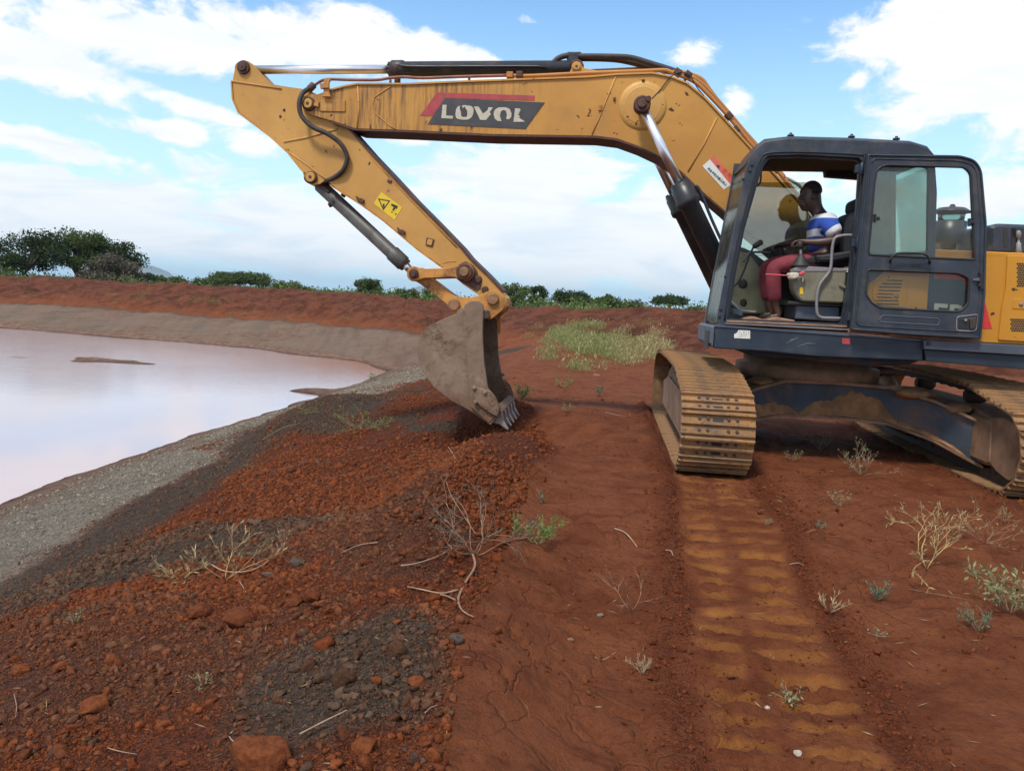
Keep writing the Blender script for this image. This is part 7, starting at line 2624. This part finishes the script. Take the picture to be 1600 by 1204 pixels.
# --- trees beyond the far bank
def tree(name, label, px, top, w, dist, leaf, seed, kind='round', trunk_px=None, density=1.0, group='trees beyond the far bank', leafsize=.20, lobes=None):
    d0 = ray(px, 450); d0 = Vector((d0.x, d0.y, 0)).normalized()
    base = Vector((d0.x, d0.y, 0)) * dist
    base.z = float(H(base.x, base.y, False)) - .1
    dtop = ray(px, top)
    ht = CAMZ + dtop.z / math.hypot(dtop.x, dtop.y) * dist - base.z
    ht *= 1.10 if kind != 'flat' else 1.04
    hw = w * dist / 1200.0 * .5
    r = random.Random(seed); nr = np.random.default_rng(seed)
    t = empty(name, base)
    tag(t, label, 'tree' if 'tree' in name else 'bush', group)
    ls = []
    clumps = []
    flat = kind == 'flat'
    fork = ht * (.20 if kind == 'round' else .45 if flat else .06)
    rad0 = ht * .036
    nst = 1 if kind != 'bush' else 5
    for s_ in range(nst):
        o0 = Vector((r.uniform(-.15, .15) * hw * (0 if nst == 1 else 3), r.uniform(-.1, .1) * hw, 0))
        top_ = Vector((o0.x + r.uniform(-.1, .1) * hw, o0.y, fork))
        ls.append(([o0, (o0 + top_) / 2 + Vector((r.uniform(-.05, .05) * ht, 0, 0)), top_], rad0))
        nb = int((9 if flat else 11) / nst) + 2
        for i in range(nb):
            a = 2 * math.pi * i / nb + r.uniform(-.3, .3)
            rd = hw * r.uniform(.45, .92)
            zt_ = ht * ((.86 - .26 * (rd / hw) ** 2) * r.uniform(.95, 1.05) if flat else r.uniform(.28, .80))
            if not flat:
                rd *= math.sqrt(max(.15, 1 - ((zt_ / ht - .42) / .50) ** 2))
            e = Vector((math.cos(a) * rd, math.sin(a) * rd * .8, zt_))
            mid = top_.lerp(e, .5) + Vector((r.uniform(-.1, .1) * hw, 0, ht * .06))
            ls.append(([top_, mid, e], rad0 * .45))
            clumps.append((e, hw * r.uniform(.24, .42) * (1 if not flat else 1.1)))
            clumps.append((mid.lerp(e, .4) + Vector((0, 0, ht * .05)), hw * r.uniform(.2, .3)))
    for i in range(int((10 if not flat else 7))):
        a = r.uniform(0, 6.28); q = math.sqrt(r.random())
        zt_ = ht * (r.uniform(.35, .84) if not flat else .90 - .2 * q * q)
        sc_ = math.sqrt(max(.05, 1 - ((zt_ / ht - .5) / .5) ** 2)) if not flat else .85
        clumps.append((Vector((math.cos(a) * hw * q * sc_, math.sin(a) * hw * q * .8 * sc_, zt_ - hw * .1)), hw * r.uniform(.18, .32)))
    if kind == 'bush':
        clumps += [(Vector((r.uniform(-.8, .8) * hw, r.uniform(-.5, .5) * hw, r.uniform(.1, .5) * ht)), hw * r.uniform(.2, .35)) for _ in range(10)]
    lines_mesh('trunk', ls, M['bark'], t, 6, 3)
    C, L = [], []
    for c, rc in clumps:
        m = int(max(60, 230 * density * (rc / leafsize / 4) ** 1.6))
        m = min(m, 900)
        q = nr.normal(size=(m, 3)); q /= np.linalg.norm(q, axis=1)[:, None]
        q *= (nr.uniform(.35, 1.0, m) ** .6)[:, None] * rc * np.array([1, 1, .5 if flat else .72])
        q *= (1 + .4 * nr.normal(size=(m, 1)) * .5)
        C.append(np.array(tuple(c)) + q)
    C = np.concatenate(C)
    C = C[(C[:, 2] > ht * (.16 if kind != 'bush' else .02)) & (C[:, 2] < ht * 1.02)]
    L = nr.uniform(.6, 1.5, len(C)) * leafsize
    V, F = leaf_quads(C, L, L * nr.uniform(.5, .95, len(C)), nr.normal(size=C.shape), nr)
    fast_mesh('crown', V, F, M[leaf], parent=t)
    return t


tree('broad_tree', 'tall dark tree with see-through crown at the end of the treeline above the pond', 44, 349, 98, 95, 'leaf_dark', 41, density=.7)
tree('broad_tree', 'wide olive green tree in the middle of the large group above the pond', 126, 356, 84, 97, 'leaf_mid', 42, density=.9)
tree('broad_tree', 'dark tree on the right shoulder of the large group above the pond', 172, 370, 90, 99, 'leaf_dark', 43, density=.9)
tree('grey_thorn_tree', 'grey brown leafless thorn tree in front of the large group', 180, 399, 84, 88, 'leaf_grey', 44, 'bush', density=1.2)
tree('thin_tree', 'thin small dark tree beside the grey thorn tree', 229, 424, 28, 104, 'leaf_dark', 45, 'flat', density=.4)
tree('green_bush', 'green bush below the blue mountain slope', 268, 432, 52, 98, 'leaf_mid', 46, 'bush')
tree('green_bush', 'green bush just before the flat-topped tree', 322, 434, 44, 98, 'leaf_mid', 47, 'bush')
tree('flat_topped_tree', 'wide flat-topped acacia above the far bank of the pond', 374, 426, 84, 108, 'leaf_mid', 48, 'flat', density=1.3)
tree('green_bush', 'long low green bush beyond the far bank, between acacia and stick', 458, 442, 62, 100, 'leaf_bush', 49, 'bush')
tree('round_tree', 'round dark green tree seen below the bucket cylinder', 576, 435, 46, 100, 'leaf_mid', 50, 'round', density=1.3)
tree('green_bush', 'low bush seen left of the bucket linkage', 634, 453, 40, 96, 'leaf_mid', 51, 'bush')
tree('green_bush', 'dark bush seen through the bucket linkage', 678, 450, 44, 96, 'leaf_mid', 52, 'bush')
tree('round_tree', 'pale green tree immediately right of the bucket pin', 803, 441, 52, 96, 'leaf_bush', 53, 'round', density=1.3)
tree('round_tree', 'small dark rounded tree between pale tree and wide dark tree', 841, 443, 36, 108, 'leaf_dark', 54, 'round', density=1.2)
tree('broad_tree', 'wide dark dome-shaped tree above the weed patch', 895, 448, 62, 104, 'leaf_dark', 55, 'round', density=1.3)
tree('round_tree', 'green tree with a darker top next to the dome-shaped tree', 951, 457, 44, 100, 'leaf_mid', 56, 'round', density=1.2)
tree('green_bush', 'sparse bush between the dome tree group and the lone acacia', 992, 468, 34, 98, 'leaf_mid', 57, 'bush', density=.8)
tree('flat_topped_tree', 'lone dark acacia standing left of the cab', 1048, 460, 54, 106, 'leaf_dark', 58, 'flat', density=1.4)
tree('green_bush', 'bush touching the cab front on the horizon', 1092, 480, 36, 92, 'leaf_mid', 59, 'bush')
# low bush belt along the plain
n = 620
ba = prng.uniform(-.72, .85, n); bd = prng.uniform(76, 125, n)
bxx, byy = np.sin(ba) * bd, np.cos(ba) * bd
bhh = prng.uniform(.9, 2.1, n) + .7 * fbm(ba * 30, bd * .05, 401, 3) + .75 * sstep(-.02, .02, ba) * prng.uniform(0, 1, n)
nb = 70
nr_ = np.random.default_rng(77)
Zb = H(bxx, byy, False)
C = np.repeat(np.stack([bxx, byy, Zb], -1), nb, 0)
hb = np.repeat(bhh, nb)
q = nr_.normal(size=(n * nb, 3)); q /= np.linalg.norm(q, axis=1)[:, None]
q *= nr_.uniform(.4, 1, (n * nb, 1))
C = C + q * np.stack([hb * 1.15, hb * 1.0, hb * .5], -1); C[:, 2] += hb * .5
L = nr_.uniform(.14, .34, len(C))
V, F = leaf_quads(C, L, L * .7, nr_.normal(size=C.shape), nr_)
ms = np.repeat(nr_.choice(3, n, p=[.3, .45, .25]), nb)
tag(fast_mesh('bush_belt', V, F, [M['leaf_mid'], M['leaf_bush'], M['leaf_fresh']], midx=ms), 'low green bushes running along the plain behind the far bank', kind='stuff')

# --- far mountains, built at their real distance
def mountain(name, label, ridge, dist, seed):
    """ridge: list of (px, py) of the crest line"""
    cols = 90
    X = np.array([p[0] for p in ridge], float); Yp = np.array([p[1] for p in ridge], float)
    xs = np.linspace(X[0], X[-1], cols)
    V = []
    rows = 14
    for i, x in enumerate(xs):
        d = ray(x, float(np.interp(x, X, Yp)))
        hd = Vector((d.x, d.y, 0)); e = d.z / hd.length; hd.normalize()
        hz = max(2.0, CAMZ + e * dist) * (1 + .035 * float(fbm(i * .22, seed, seed, 3)))
        for j in range(rows):
            s = (j - rows / 2 + .5) / (rows / 2)
            dd = dist + s * 1500 + 120 * float(fbm(i * .3, j * .4, seed + 3, 3))
            z = hz * max(0, 1 - abs(s)) ** .8 * (1 + .10 * float(fbm(i * .35, j * .8, seed + 5, 3)) * (abs(s) > .1))
            V.append((hd.x * dd, hd.y * dd, z - 3 if j in (0, rows - 1) else z))
    F = [(i * rows + j, (i + 1) * rows + j, (i + 1) * rows + j + 1, i * rows + j + 1) for i in range(cols - 1) for j in range(rows - 1)]
    o = fast_mesh(name, np.array(V), np.array(F), M['mountain'], smooth=True)
    tag(o, label, kind='structure')


mountain('mountain', 'pale blue mountain with a long falling slope behind the far trees', [(120, 436), (170, 424), (200, 414), (222, 411), (238, 414), (252, 419), (262, 423), (272, 431), (285, 436), (300, 439), (330, 444)], 9000, 3)
mountain('mountain', 'faint low ridge on the horizon beyond the pond', [(400, 450), (430, 443), (460, 449), (500, 452), (545, 456), (590, 458)], 10500, 4)
mountain('mountain', 'pale blue peak seen through the bucket linkage', [(590, 460), (630, 455), (655, 446), (670, 449), (700, 460), (740, 467)], 9500, 5)

# --- air
hz = bpy.data.materials.new('thin_haze')
hz.use_nodes = True
ht_ = hz.node_tree
for n_ in list(ht_.nodes):
    ht_.nodes.remove(n_)
ho = ht_.nodes.new('ShaderNodeOutputMaterial'); hv = ht_.nodes.new('ShaderNodeVolumePrincipled')
hv.inputs['Color'].default_value = (0.62, 0.84, 1.0, 1)
hv.inputs['Density'].default_value = 9.5e-5
hv.inputs['Anisotropy'].default_value = 0.0
ht_.links.new(hv.outputs[0], ho.inputs['Volume'])
hb_ = MB()
hb_.box((-21000, -21000, -5.0), (21000, 21000, 260), hz)
haze = hb_.make('haze')
tag(haze, 'thin blue haze over the plain', kind='stuff')
